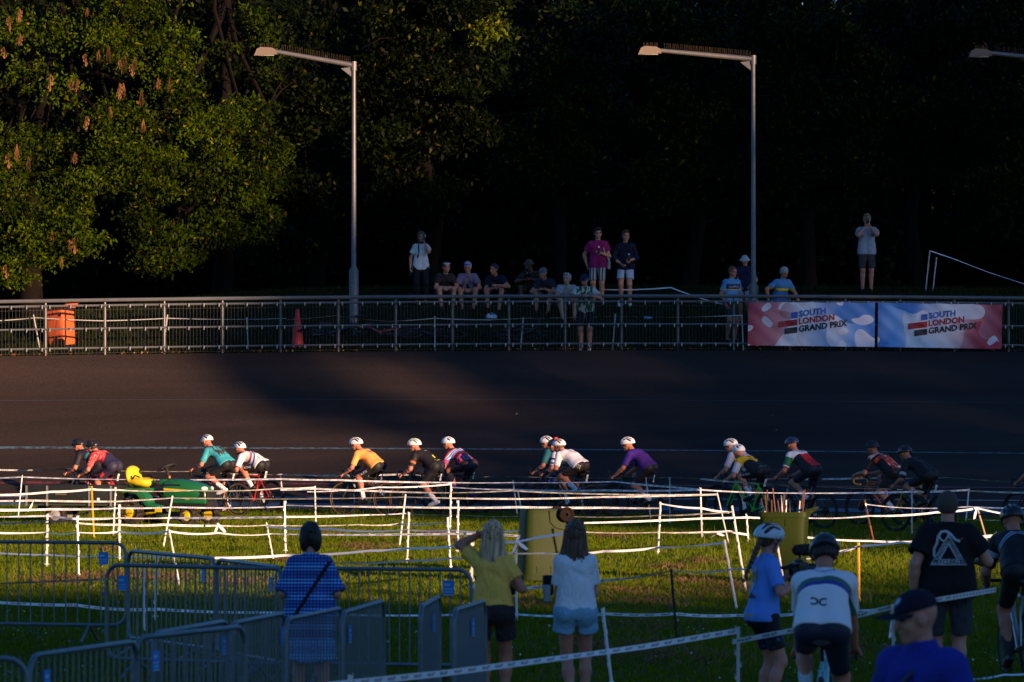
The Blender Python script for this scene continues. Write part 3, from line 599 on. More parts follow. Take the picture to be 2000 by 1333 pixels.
class Human:
    def __init__(s, name, label, loc, rz, H=1.75, fem=False, sk='fair', pel=(0, 0, .93), pitch=3, curve=3, yaw=0, roll=0, head=(0, 5, 0), ank=None, wr=None, elb=None, knee=None, toe=(0, 0), hv=.016, headv=.011, handv=.008, curl=(.45, .45), hdir=(None, None), hpal=(None, None), shf=0.0, fat=1.0, cat='person', group=None, feet=True, headlift=0.0, hyaw=0.0):
        q = s.q = H / 1.75; s.fem = fem; s.hW = .062 if fem else .075; s.sk = sk; s.hv = hv; s.headv = headv
        s.root = empty(name, loc, rz, label, cat, group); s.rz = rz
        if pel == (0, 0, .93): pel = (0, 0, .93 * q)
        s.pel = V3(*pel); Lh = rotm(hyaw)[:, 1]; Lc = rotm(yaw + hyaw)[:, 1]; s.Lh, s.Lc = Lh, Lc
        ud = lambda p: np.array(Matrix.Rotation(R(hyaw), 3, 'Z') @ (Matrix.Rotation(R(roll), 3, 'X') @ Vector((math.sin(R(p)), 0, math.cos(R(p))))))
        s.lo, s.up = ud(pitch - curve), ud(pitch + curve)
        s.mid = s.pel + s.lo * .23 * q; s.neck = s.mid + s.up * .28 * q
        s.Fw = nrm(np.cross(Lc, s.up)); s.Fl = nrm(np.cross(Lh, s.lo))
        sw = (.122 if fem else .155) * q * (1 + .4 * (fat - 1)); s.sh = [s.neck - s.up * .07 * q + Lc * sw * y + s.Fw * shf for y in (1, -1)]
        hw = (.085 if fem else .082) * q; s.hip = [s.pel + Lh * hw * y - s.lo * .02 for y in (1, -1)]
        la, lf, lt, ls = .29 * q, .255 * q, .42 * q, .43 * q; s.el = []; s.wr = []; s.kn = []; s.an = []
        fwd = rotm(hyaw)[:, 0]
        for i, y in enumerate((1, -1)):
            w = V3(*wr[i]) if wr and wr[i] is not None else s.sh[i] + V3(.03, y * .07, -.53 * q)
            e, w = ik(s.sh[i], w, la, lf, elb[i] if elb and elb[i] is not None else V3(-.6, y * .5, -.4))
            dw = np.linalg.norm(w - e)
            if dw > lf * 1.15: w = e + (w - e) / dw * lf
            s.el.append(e); s.wr.append(w)
            a = V3(*ank[i]) if ank else s.pel * V3(1, 1, 0) + Lh * y * .10 + V3(0, 0, .085)
            k, a = ik(s.hip[i], a, lt, ls, knee[i] if knee else fwd + Lh * y * .1); s.kn.append(k); s.an.append(a)
        s.toe = [s.an[i] + np.array(Matrix.Rotation(R(hyaw + (toe[i] if not isinstance(toe[i], tuple) else toe[i][0])), 3, 'Z') @ Matrix.Rotation(R(0 if not isinstance(toe[i], tuple) else toe[i][1]), 3, 'Y') @ Vector((.155 * q, 0, -.045))) for i in (0, 1)]
        s.HR = rotm(hyaw + head[0], head[1], head[2]); s.hc = s.neck + (nrm(s.up * .55 + V3(0, 0, .75)) * (.165 + headlift)) * q + s.HR[:, 0] * .028 * q
        s.fat = fat; s.hand_p = []
        for i, y in enumerate((1, -1)):
            f = hdir[i] if hdir[i] is not None else s.wr[i] - s.el[i]; pn = hpal[i] if hpal[i] is not None else -Lc * y + V3(.1, 0, -.2)
            s.hand_p.append(hand(s.wr[i], f, pn, -y, curl[i], q * (.92 if fem else 1)))
        # body: one continuous skin
        pr = s.torso(0) + s.arms(0, 1.0, False) + s.legs(0, 2.0, False) + [cap(s.neck - s.up * .05 * q, s.hc - s.HR[:, 0] * .02, .06 * q if not fem else .05 * q, .052 * q if not fem else .044 * q, .03)]
        for i in (0, 1): pr.append(cap(s.an[i], s.toe[i], .036 * q, .028 * q, .02))
        parts = [sdf_mesh(pr, hv), sdf_mesh(head_prims(s.hc, s.HR, q * (.95 if fem else 1), fem) + [cap(s.hc - s.HR[:, 0] * .02, s.neck * .4 + (s.hc - s.HR[:, 0] * .02) * .6, .05 * q, None, .03)], headv)]
        parts += [sdf_mesh(h, handv) for h in s.hand_p]
        V, Q = join(parts); fc = V[Q].mean(1); mi = np.zeros(len(Q), int); loc_ = (fc - s.hc) @ s.HR / q
        eye = (np.abs(np.abs(loc_[:, 1]) - .032) < .016) & (np.abs(loc_[:, 2] - .008) < .0085) & (loc_[:, 0] > .05); brow = (np.abs(np.abs(loc_[:, 1]) - .034) < .022) & (np.abs(loc_[:, 2] - .032) < .006) & (loc_[:, 0] > .05)
        lip = (np.abs(loc_[:, 1]) < .024) & (np.abs(loc_[:, 2] + .06) < .008) & (loc_[:, 0] > .06); mi[eye] = 1; mi[brow] = 2; mi[lip] = 3
        if s.root.get('beard'): mi[(loc_[:, 2] < -.045) & (loc_[:, 0] > -.01)] = 2
        s.body = obj('body', mesh('body', V, Q, [skin(sk), M('eye', (.05, .04, .035), .3), M('brow', (.05, .03, .02), .9), M('lip', (.30, .11, .09), .5)], True, mi), s.root)
    def torso(s, inf):
        q, y2 = s.q, []; f = s.fat; W = (.075 if not s.fem else .062, .06 if not s.fem else .045, .078 if not s.fem else .06)
        for y in (1, -1):
            a = s.pel + s.Lh * W[0] * y * q * f; m = s.mid + (s.Lh + s.Lc) * .5 * W[1] * y * q * f + s.Fl * .012 * (f - 1) * 8; c = s.neck - s.up * .13 * q + s.Lc * W[2] * y * q
            rw = (.088 if not s.fem else .076) * q * f
            y2 += [cap(a, m, (.098 if not s.fem else .092) * q * f + inf, rw + inf, .05), cap(m, c, rw + inf, (.098 if not s.fem else .084) * q * (1 + .3 * (f - 1)) + inf, .05), cap(c, s.sh[0 if y > 0 else 1], (.072 if not s.fem else .058) * q + inf, (.056 if not s.fem else .045) * q + inf, .05), cap(s.neck - s.up * .035 * q, s.sh[0 if y > 0 else 1], .045 * q + inf, .045 * q + inf, .04)]
            y2.append(ell(s.hip[0 if y > 0 else 1] - s.Fl * .045 * q, np.eye(3), V3(1, 1, 1) * ((.098 if not s.fem else .092) * q * f + inf), .05))
            if s.fem: y2.append(ell(s.neck - s.up * .2 * q + s.Lc * .065 * y * q + s.Fw * .07 * q, np.eye(3), V3(1, 1, 1) * (.06 * q + inf), .04))
            if f > 1.08: y2.append(ell(s.mid - s.lo * .08 + s.Fl * .07 * q, np.eye(3), V3(1, 1, 1) * (.13 * q * (f - .05) + inf), .06))
        return y2
    def arms(s, inf, fr, flat=True, loose=0.0):
        o = []; q = s.q * (.88 if s.fem else 1) * (1 + .5 * (s.fat - 1))
        for i in (0, 1):
            a, e, w = s.sh[i], s.el[i], s.wr[i]
            if fr <= 1.0 and flat:
                b = a + (e - a) * fr; o.append(cap(a, b, .058 * q + inf, (.056 - .012 * fr) * q + inf + loose, .03, 1)); continue
            o.append(cap(a, e, .057 * q + inf, .043 * q + inf, .03))
            m = e + (w - e) * .3; g = w if not flat else e + (w - e) * (fr - 1)
            o += [cap(e, m, .042 * q + inf, .042 * q + inf, .02), cap(m, g, .042 * q + inf, (.028 * q + inf + loose) if g is w or fr > 1.9 else .036 * q + inf + loose, .02, 1 if flat else 0)]
        return o
    def legs(s, inf, fr, flat=True, loose=0.0, which=(0, 1)):
        o = []; q = s.q * (1 + .4 * (s.fat - 1)) * (.94 if s.fem else 1)
        for i in which:
            h, k, a = s.hip[i], s.kn[i], s.an[i]
            if fr <= 1.0 and flat:
                b = h + (k - h) * fr; o.append(cap(h, b, .09 * q + inf, lerp(.09, .06, fr) * q + inf + loose, .04, 1)); continue
            o.append(cap(h, k, .09 * q + inf, .058 * q + inf + loose * .5, .04))
            bk = nrm(np.cross(s.Lh, nrm(k - a))) * -.014; m = k + (a - k) * .32 + bk
            o += [cap(k, m, .054 * q + inf + loose * .5, .055 * q + inf + loose * .7, .03), cap(m, k + (a - k) * min(1, fr - 1), .055 * q + inf + loose * .7, lerp(.055, .036, fr - 1) * q + inf + loose, .03, 1 if flat else 0)]
        return o
    def gcoord(s, V):
        ax = s.neck - s.pel; Ln = np.linalg.norm(ax); ax = ax / Ln; d = V - s.pel; t = d @ ax / Ln; la = d @ s.Lc / .2
        best = np.full(len(V), 9.); par = np.full(len(V), -1.)
        for i in (0, 1):
            a, e = s.sh[i], s.el[i]; ab = e - a; u = ((V - a) @ ab) / (ab @ ab); dd = np.linalg.norm(V - a - np.clip(u, 0, 1.6)[:, None] * ab, axis=1); k = (dd < .105) & (u > .12) & (dd < best); par[k] = u[k]; best[k] = dd[k]
        return np.stack([t, la, par], 1)
    def cloth(s, name, prims, mat, h=None, wr=0.0, seed=1, label=None, parent=None, gc=True):
        V, Q = sdf_mesh(prims, h or s.hv)
        if wr: V = wrinkle(V, wr, 22, seed)
        o = obj(name, mesh(name, V, Q, mat, True, attrs={'gc': ('FLOAT_VECTOR', 'POINT', s.gcoord(V))} if gc else None), parent or s.root)
        if label: o['label'] = label
        o_bvh = None; s.last = (V, Q); return o
    def top(s, mat, sleeve=.8, inf=.012, hem=.06, loose=0.0, name='shirt', wr=.0, collar=.03, flare=0.0):
        pr = s.torso(inf)
        if hem > -1:
            for y in (1, -1):
                a = s.pel + s.Lh * s.hW * y * s.q * s.fat; r = (.101 if not s.fem else .095) * s.q * s.fat + inf; pr.append(cap(a + s.lo * .12, a - s.lo * (hem + .05), r - .004, r + flare, .05))
            pr.append(('p', s.pel - s.lo * hem, -s.lo))
        pr += s.arms(inf, sleeve, True, loose)
        pr.append(cap(s.neck - s.up * .03 * s.q, s.neck + s.up * collar, .064 * s.q + inf * .5, .06 * s.q + inf * .4, .02, 1))
        o = s.cloth(name, pr, mat, wr=wr); s.topVQ = s.last; return o
    def bottom(s, mat, fr=.75, inf=.010, loose=0.0, name='shorts', waist=.10, wr=0.0, crotch=True):
        pr = []
        for y in (1, -1):
            a = s.pel + s.Lh * s.hW * y * s.q * s.fat; m = s.mid + s.Lh * (.06 if not s.fem else .045) * y * s.q * s.fat; b = a + (m - a) * (waist / .23)
            pr += [cap(a, b, .103 * s.q * s.fat + inf, .098 * s.q * s.fat + inf, .05, 1), ell(s.hip[0 if y > 0 else 1] - s.Fl * .045 * s.q, np.eye(3), V3(1, 1, 1) * ((.098 if not s.fem else .092) * s.q * s.fat + inf), .05)]
        pr += s.legs(inf, fr, True, loose)
        if loose: kc = (s.kn[0] + s.kn[1]) / 2; hc = (s.hip[0] + s.hip[1]) / 2; pr += [neg(cap(hc + (kc - hc) * .2 + s.Fl * dx, hc + (kc - hc) * 1.1 + s.Fl * dx, .02, .045), .02) for dx in (-.11, -.05, .0, .05, .11)]
        o = s.cloth(name, pr, mat, wr=wr); s.botVQ = s.last; return o
    def skirt(s, mat, hem_z, r0=.02, r1=.05, name='skirt'):
        pr = []
        for y in (1, -1):
            a = s.pel + s.Lh * s.hW * y * s.q * s.fat; b = a * V3(1, 1, 0) + V3(0, 0, hem_z); pr.append(cap(a + s.lo * .08, b, .108 * s.q * s.fat + r0, .12 * s.q * s.fat + r1, .09, 1))
        return pr
    def shoes(s, mat, sock=None, sock_f=1.6, boot=.012):
        for i in (0, 1):
            a, t = s.an[i], s.toe[i]; d = nrm(t - a); up = nrm(np.cross(d, np.cross(V3(0, 0, 1), d))); hl = a - up * .042 - d * .045; tp = t - up * .012
            pr = [cap(a - up * .02, t - up * .002, .040, .032, .02), cap(hl, tp + d * .02, .034, .03, .02), cap(hl - up * .012, tp + d * .02 - up * .012, .03, .03, .01)]
            s.cloth('shoe', pr, mat, h=.012, gc=False)
            if sock is not None:
                k = s.kn[i]; b = k + (a - k) * (sock_f - 1); s.cloth('sock', [cap(a - (b - a) * .1, b, .042 * s.q, lerp(.058, .042, sock_f - 1) * s.q + .004, .02, 1)], sock, h=.012, gc=False)
    def L(s, x, y, z): return s.hc + s.HR @ V3(x, y, z) * s.q
    def helmet(s, mat, liner=None, vents=3, aero=False, h=.0095, strap=True, visor=None):
        Rm = s.HR @ rotm(0, -6); c = s.L(-.012, 0, .040); q = s.q
        rr = V3(.140, .104, .108) if not aero else V3(.146, .104, .106)
        pr = [ell(c, Rm, rr * q, .01), ell(c + Rm @ V3(-.06, 0, -.02) * q, Rm, V3(.085, .088, .085) * q, .04)]
        W = lambda x, y, z: c + Rm @ V3(x, y, z) * q
        if vents:
            zs = lambda x, y: rr[2] * math.sqrt(max(.02, 1 - (x / rr[0]) ** 2 - (y / rr[1]) ** 2))
            cuts = [(y, a, b) for y in (0, .045, -.045) for a, b in ((.055, .10), (-.02, .035), (-.105, -.04))] + [(y, a, b) for y in (.078, -.078) for a, b in ((.0, .06), (-.09, -.02))]
            if aero: cuts = [(y, a, b) for y in (.03, -.03) for a, b in ((.06, .10), (-.10, -.05))] + [(y, -.09, -.03) for y in (.075, -.075)]
            for y, a, b in cuts: pr.append(neg(cap(W(a, y, zs(a, y) + .003), W(b, y, zs(b, y) + .003), .0165 * q, None), .003))
        pr.append(('p', c + Rm @ V3(0, 0, -.035) * q, Rm @ nrm(V3(-.05, 0, -1))))
        pr.append(neg(ell(s.L(-.012, 0, .03), s.HR, V3(.106, .085, .1) * q), .004))
        o = s.cloth('helmet', pr, mat, h=h, gc=False)
        s.cloth('liner', [ell(c, Rm, (rr - .0075) * q, .01), ('p', c + Rm @ V3(0, 0, -.028) * q, Rm @ V3(0, 0, -1.))], liner or M('helmet_liner', (.012, .012, .014), .7), h=.013, parent=o, gc=False)
        if strap:
            mb = MB()
            for y in (1, -1):
                ch = Vector(s.L(.035, y * .02, -.108))
                for x in (.05, -.05): mb.tube([Vector(s.L(x, y * .09, .03)), Vector(s.L(.02, y * .085, -.05)), ch], .005, 4)
            mb.obj('chin_strap', M('strap', (.012, .012, .013), .8), o)
        return o
    def glasses(s, mat, on_cap=False, lift=0.0):
        mb = MB(); z = .012 + lift; pts = []
        for a in np.linspace(-70, 70, 13): pts.append((.112 * math.cos(R(a)) - .004, .088 * math.sin(R(a))))
        V = []; Fc = []
        for i, (x, y) in enumerate(pts):
            d = .022 - .010 * abs(i - 6) / 6
            if i == 6: d *= .75
            V += [s.L(x, y, z + d * .75), s.L(x + .004, y, z - d)]
            if i: Fc.append((2 * i - 2, 2 * i - 1, 2 * i + 1, 2 * i))
        mb.add(V, Fc)
        for y in (1, -1): mb.tube([Vector(s.L(.03, y * .084, z + .008)), Vector(s.L(-.02, y * .088, z + .012))], .003, 4)
        return mb.obj('glasses', mat, s.root)
    def hair(s, mat, style='short', h=None, seed=0):
        rg = np.random.default_rng(seed + 3); q = s.q; h = h or s.headv
        pr = [ell(s.L(-.022, 0, .042), s.HR, V3(.1, .088, .095) * q, .02), ell(s.L(-.045, 0, 0), s.HR, V3(.07, .084, .085) * q, .03)]
        for i in range(26 if style != 'buzz' else 0):
            a = rg.uniform(-2.6, 2.6); e = rg.uniform(.15, 1.4); d = V3(-math.cos(a) * math.cos(e) * .095 - .02, math.sin(a) * math.cos(e) * .084, math.sin(e) * .09 + .045)
            if d[0] > .045: continue
            pr.append(cap(s.L(*d), s.L(*(d * 1.04 + V3(-.02, 0, -.03))), .016 * q, .01 * q, .012))
        if style == 'quiff': pr.append(ell(s.L(.055, 0, .125), s.HR, V3(.05, .06, .03) * q, .03))
        cut = [neg(ell(s.L(.09, 0, -.045), s.HR, V3(.085, .11, .105) * q), .01)] if style != 'bob' else [neg(ell(s.L(.11, 0, -.045), s.HR, V3(.085, .11, .12) * q), .01)]
        if style in ('short', 'quiff', 'buzz'): cut.append(('p', s.L(-.05, 0, -.055), s.HR @ V3(.1, 0, -1)))
        if style == 'bob': pr += [ell(s.L(-.03, y * .055, -.03), s.HR, V3(.07, .045, .1) * q, .03) for y in (1, -1)]
        pr2 = pr + cut
        if style == 'long':
            for i in range(130):
                y = rg.uniform(-.088, .088); a = s.L(-.06 - .035 * (1 - abs(y) / .1), y, rg.uniform(-.02, .05)); ln = rg.uniform(.26, .40) * q; sw = y * .5 + rg.normal(0, .012)
                b = a + V3(0, 0, -ln * .5) + s.HR @ V3(-.015, sw * .4, 0); c = a + V3(0, 0, -ln) + s.HR @ V3(-.03 + rg.normal(0, .01), sw, 0)
                r = rg.uniform(.0065, .0105); pr2 += [cap(a, b, r * 1.5, r, .005), cap(b, c, r, r * .4, .003)]
        if style == 'plait':
            p = s.L(-.10, 0, -.03); d = s.HR @ V3(-.35, .1, 0)
            for i in range(9):
                n_ = p + (d * .05 + V3(0, 0, -.045)) * q; pr2.append(ell((p + n_) / 2, s.HR, V3(.032, .034, .034) * q * (1 - .05 * i), .008)); p = n_
        return s.cloth('hair', pr2, mat, h=h, gc=False)
    def cap_hat(s, mat, brim=True, bucket=False, back=False):
        pr = [ell(s.L(-.012, 0, .045), s.HR, V3(.112, .094, .098) * s.q, .01), ('p', s.L(0, 0, .045), s.HR @ V3(-.08, 0, -1.))]
        o = s.cloth('hat', pr, mat, h=s.headv, gc=False); mb = MB()
        if bucket: mb.lathe([(.098, .05), (.138, .012), (.14, .018), (.098, .058)], n=22)
        else: mb.add([(.02 + .11 * math.cos(a), .085 * math.sin(a), .055 - .02 * abs(math.sin(a))) for a in np.linspace(-1.5, 1.5, 9)] + [(.03 + .175 * math.cos(a), .088 * math.sin(a), .045 - .03 * abs(math.sin(a))) for a in np.linspace(-1.5, 1.5, 9)], [(i, i + 9, i + 10, i + 1) for i in range(8)])
        mb.v = [Vector(s.L(*v)) for v in mb.v]
        if brim: mb.obj('brim', mat, o)
        return o
    def decal(s, name, shape, ctr, u, v, mat, VQ=None, off=.005, n=None, parent=None):
        """printed lettering or mark laid on the garment"""
        W, Fc = shape; V, Q = VQ or s.topVQ; bv = BVHTree.FromPolygons([tuple(x) for x in V], [tuple(int(i) for i in f) for f in Q])
        u = Vector(nrm(u)); v = Vector(nrm(v)); n = Vector(nrm(np.cross(u, v))) if n is None else Vector(nrm(n)); c = Vector(ctr); out = []
        for x, y in W:
            p = c + u * x + v * y; h, nn, _, _ = bv.ray_cast(p + n * .5, -n, 1.2)
            out.append((h + n * off) if h is not None else None)
        good = [p for p in out if p is not None]
        if not good: return None
        mean = sum((p for p in good), Vector()) / len(good); out = [p if p is not None else mean * 0 + c + u * W[i][0] + v * W[i][1] + n * ((mean - c).dot(n)) for i, p in enumerate(out)]
        return obj(name, mesh(name, out, list(Fc), mat, False), parent or s.root)
    def on_back(s, name, shape, t, lat, mat, tilt=0.0, off=.005, VQ=None):
        """on the back of the top: t along the spine, lat towards the wearer's left"""
        ax = nrm(s.neck - s.pel); c = s.pel + (s.neck - s.pel) * t + s.Lc * lat; a = math.radians(tilt)
        return s.decal(name, shape, c, -s.Lc * math.cos(a) + ax * math.sin(a), ax * math.cos(a) + s.Lc * math.sin(a), mat, VQ, off, n=-nrm(np.cross(s.Lc, ax)))
def poly2(pts): return list(pts), [tuple(range(len(pts)))]
def qgrid(quads, n=8, m=5):
    V = []; Fc = []
    for a, b, c, d in quads:
        o = len(V)
        for i in range(n + 1):
            for j in range(m + 1):
                u, v = i / n, j / m; V.append(tuple((1 - u) * (1 - v) * a[k] + u * (1 - v) * b[k] + u * v * c[k] + (1 - u) * v * d[k] for k in (0, 1)))
        Fc += [(o + i * (m + 1) + j, o + (i + 1) * (m + 1) + j, o + (i + 1) * (m + 1) + j + 1, o + i * (m + 1) + j + 1) for i in range(n) for j in range(m)]
    return V, Fc
def el_(a, b, n=18, k=5):
    V = [(0, 0)] + [(a * r / k * math.cos(t), b * r / k * math.sin(t)) for r in range(1, k + 1) for t in np.linspace(0, 6.2832, n + 1)[:-1]]
    Fc = [(0, 1 + i, 1 + (i + 1) % n) for i in range(n)] + [(1 + r * n + i, 1 + (r + 1) * n + i, 1 + (r + 1) * n + (i + 1) % n, 1 + r * n + (i + 1) % n) for r in range(k - 1) for i in range(n)]
    return V, Fc
def rect2(w, h): return qgrid([((-w / 2, -h / 2), (w / 2, -h / 2), (w / 2, h / 2), (-w / 2, h / 2))], 4, 4)
def rect2_(w, h): return poly2([(-w / 2, -h / 2), (w / 2, -h / 2), (w / 2, h / 2), (-w / 2, h / 2)])
# ------------------------------------------------------------------ bicycles (forward +X, ground at z 0)
BB, RA, FA, WR = Vector((0, 0, .275)), Vector((-.42, 0, .345)), Vector((.60, 0, .345)), .345
SADDLE = Vector((-.195, 0, .935)); HT, HB = Vector((.39, 0, .845)), Vector((.425, 0, .735)); STB = Vector((-.145, 0, .755))
BLK = M('black_parts', (.012, .012, .013), .45, var=.3); RUB = M('tyre_rubber', (.012, .012, .012), .85, var=.3); TANW = M('tan_sidewall', (.20, .095, .035), .8)
ALLOY = M('alloy', (.5, .5, .5), .35, .9); CHAIN = M('chain_steel', (.06, .055, .05), .4, .8); PLATE = M('plate_white', (.75, .75, .72), .5, var=.04); INK = M('ink_black', (.01, .01, .012), .6)
def bike_library():
    lib = {}
    m = MB(); tt = Vector((.382, 0, .825)); dt = HB + Vector((-.005, 0, .02))
    m.tube([BB, dt], [.024, .026], 8); m.tube([STB, tt], [.016, .019], 8); m.tube([BB, STB + Vector((-.006, 0, .03))], [.018, .017], 8); m.tube([HB, HT], .022, 8)
    for y in (-1, 1):
        m.tube([BB + Vector((-.02, y * .03, 0)), RA + Vector((.1, y * .055, -.01)), RA + Vector((0, y * .065, 0))], [.012, .011, .009], 6); m.tube([STB + Vector((0, y * .012, -.04)), RA + Vector((.03, y * .062, .06)), RA + Vector((0, y * .065, 0))], [.009, .008, .008], 6)
    m.lathe([(.028, -.04), (.028, .04)], BB, 'y', 10); lib['frame'] = m.mesh('frame', BLK)
    m = MB()
    for y in (-1, 1): m.tube([HB + Vector((.008, y * .035, -.02)), HB + Vector((.03, y * .055, -.12)), FA + Vector((0, y * .055, 0))], [.016, .015, .010], 7)
    m.box(HB + Vector((.008, 0, -.015)), (.04, .09, .03)); lib['fork'] = m.mesh('fork', BLK)
    m = MB(); m.tube([STB, SADDLE + Vector((.005, 0, -.04))], .0135, 8); lib['seat_post'] = m.mesh('seat_post', BLK)
    m = MB()
    st = [(-.13, .072, -.005), (-.08, .07, .004), (0, .042, 0), (.07, .024, .0), (.13, .019, -.006), (.145, .012, -.015)]
    V = []; 
    for x, w, z in st: V += [(x, -w, z - .012), (x, -w * .6, z + .008), (x, 0, z + .012), (x, w * .6, z + .008), (x, w, z - .012), (x, 0, z - .032)]
    m.add([SADDLE + Vector(v) for v in V], [(i * 6 + k, i * 6 + (k + 1) % 6, (i + 1) * 6 + (k + 1) % 6, (i + 1) * 6 + k) for i in range(5) for k in range(6)] + [tuple(range(5, -1, -1)), tuple(range(30, 36))]); lib['saddle'] = m.mesh('saddle', BLK)
    m = MB(); m.tube([HT + Vector((0, 0, -.01)), HT + Vector((-.008, 0, .045)), HT + Vector((.085, 0, .055))], .016, 8); bc = HT + Vector((.085, 0, .055)); m.tube([bc + Vector((0, -.2, 0)), bc + Vector((0, .2, 0))], .0135, 8); lib['handlebar'] = m.mesh('handlebar', BLK)
    m = MB()
    for y in (1,):
        c = bc + Vector((0, y * .205, 0)); m.tube([bc + Vector((0, y * .09, 0)), c + Vector((.005, -y * .01, 0)), c + Vector((.04, 0, .002)), c + Vector((.095, y * .003, -.012)), c + Vector((.115, y * .008, -.05)), c + Vector((.095, y * .012, -.1)), c + Vector((.04, y * .014, -.125)), c + Vector((-.06, y * .014, -.128))], .0165, 7)
    lib['bar_tape'] = m.mesh('bar_tape', BLK)
    m = MB()
    c = bc + Vector((0, .205, 0)); m.tube([c + Vector((.06, 0, .008)), c + Vector((.13, .002, .018)), c + Vector((.15, .002, .05))], [.02, .02, .014], 7); m.tube([c + Vector((.145, .003, .02)), c + Vector((.155, .006, -.04)), c + Vector((.135, .01, -.09))], .007, 5); lib['brake_lever'] = m.mesh('brake_lever', BLK)
    m = MB(); m.ring((0, 0, 0), WR - .018, .0175, 'y', 40, 8, squash=1.0); lib['tyre'] = m.mesh('tyre', RUB)
    m = MB(); m.ring((0, 0, 0), WR - .030, .0165, 'y', 40, 6); lib['sidewall'] = m.mesh('sidewall', TANW)
    m = MB(); m.ring((0, 0, 0), WR - .055, .020, 'y', 40, 6, squash=.55); m.lathe([(.02, -.05), (.028, -.03), (.012, -.025), (.012, .025), (.028, .03), (.02, .05)], (0, 0, 0), 'y', 12); m.lathe([(.08, -.052), (.08, -.049)], (0, 0, 0), 'y', 16); lib['rim'] = m.mesh('rim', BLK)
    m = MB()
    for i in range(20):
        a = 2 * math.pi * i / 20; b = a + (.5 if i % 2 else -.5); y = .025 * (1 if i % 4 < 2 else -1); m.tube([(.024 * math.cos(b), y, .024 * math.sin(b)), ((WR - .06) * math.cos(a), 0, (WR - .06) * math.sin(a))], .0016, 3, caps=False)
    lib['spokes'] = m.mesh('spokes', M('spoke', (.08, .08, .08), .4, .8))
    m = MB(); m.ring((0, -.045, 0), .085, .006, 'y', 28, 5); m.tube([(0, -.05, 0), (.172, -.075, 0)], [.016, .011], 7); m.tube([(0, .05, 0), (-.172, .075, 0)], [.016, .011], 7)
    for k in range(4): a = k * math.pi / 2; m.tube([(0, -.046, 0), (.08 * math.cos(a), -.045, .08 * math.sin(a))], .008, 4)
    lib['crank'] = m.mesh('crank', BLK)
    m = MB(); m.box((0, 0, 0), (.085, .07, .016)); lib['pedal'] = m.mesh('pedal', BLK, bevel=.004)
    m = MB(); r = RA + Vector((0, -.045, 0)); b = BB + Vector((0, -.045, 0)); m.tube([b + Vector((0, 0, .085)), r + Vector((0, 0, .045))], .005, 4); m.tube([b + Vector((0, 0, -.085)), r + Vector((.03, 0, -.13)), r + Vector((.0, 0, -.06))], .005, 4); m.lathe([(.045, -.012), (.03, .02)], r, 'y', 16); m.tube([r + Vector((.01, 0, -.02)), r + Vector((.02, -.01, -.09)), r + Vector((.035, -.01, -.14))], .014, 6); lib['drivetrain'] = m.mesh('drivetrain', CHAIN)
    m = MB(); m.box((0, 0, 0), (.004, .115, .14)); lib['number_plate'] = m.mesh('number_plate', PLATE)
    m = MB(); m.tube([(0, 0, 0), (0, 0, .15), (0, 0, .17), (0, 0, .19)], [.036, .036, .02, .016], 10); lib['bottle'] = m.mesh('bottle', PLATE)
    return lib
LIB = bike_library()
def bicycle(label, loc, rz, frame, tape=None, phase=0.0, tan=False, fork=None, number=None, rim=None, lie=None, bottle=None, group='race bicycles', steer=0.0):
    b = empty('bicycle', loc, rz, label, 'bicycle', group)
    if lie: b.rotation_euler = lie
    fm = frame
    obj('frame', LIB['frame'], b, mat=fm); fk = obj('fork', LIB['fork'], b, mat=fork or fm); obj('seat_post', LIB['seat_post'], b); obj('saddle', LIB['saddle'], b)
    hb = obj('handlebar', LIB['handlebar'], b); obj('bar_tape', LIB['bar_tape'], hb, mat=tape or BLK); t2 = obj('bar_tape', LIB['bar_tape'], hb, mat=tape or BLK); t2.scale = (1, -1, 1)
    obj('brake_lever', LIB['brake_lever'], hb); l2 = obj('brake_lever', LIB['brake_lever'], hb); l2.scale = (1, -1, 1)
    for c in (RA, FA):
        w = obj('wheel', LIB['rim'], b, c, (0, random.uniform(0, 6), 0), rim); obj('tyre', LIB['tyre'], w); obj('spokes', LIB['spokes'], w)
        if tan: obj('sidewall', LIB['sidewall'], w)
    ck = obj('crank', LIB['crank'], b, BB, (0, -phase, 0))
    obj('pedal', LIB['pedal'], ck, (.172, -.12, 0), (0, phase, 0)); obj('pedal', LIB['pedal'], ck, (-.172, .12, 0), (0, phase, 0))
    obj('drivetrain', LIB['drivetrain'], b)
    if bottle is not None: obj('bottle', LIB['bottle'], b, BB + Vector((.07, 0, .1)), (0, R(38), 0), bottle)
    if number:
        p = obj('number_plate', LIB['number_plate'], b, SADDLE + Vector((-.105, 0, -.14)), (R(4), R(-12), R(20)))
        W, Fc = text2d(number, .085); obj('number', mesh('number', [(-.0035, -x, y) for x, y in W], list(Fc), INK, False), p)
        obj('number_back', mesh('number', [(.0035, x, y) for x, y in W], list(Fc), INK, False), p)
    return b
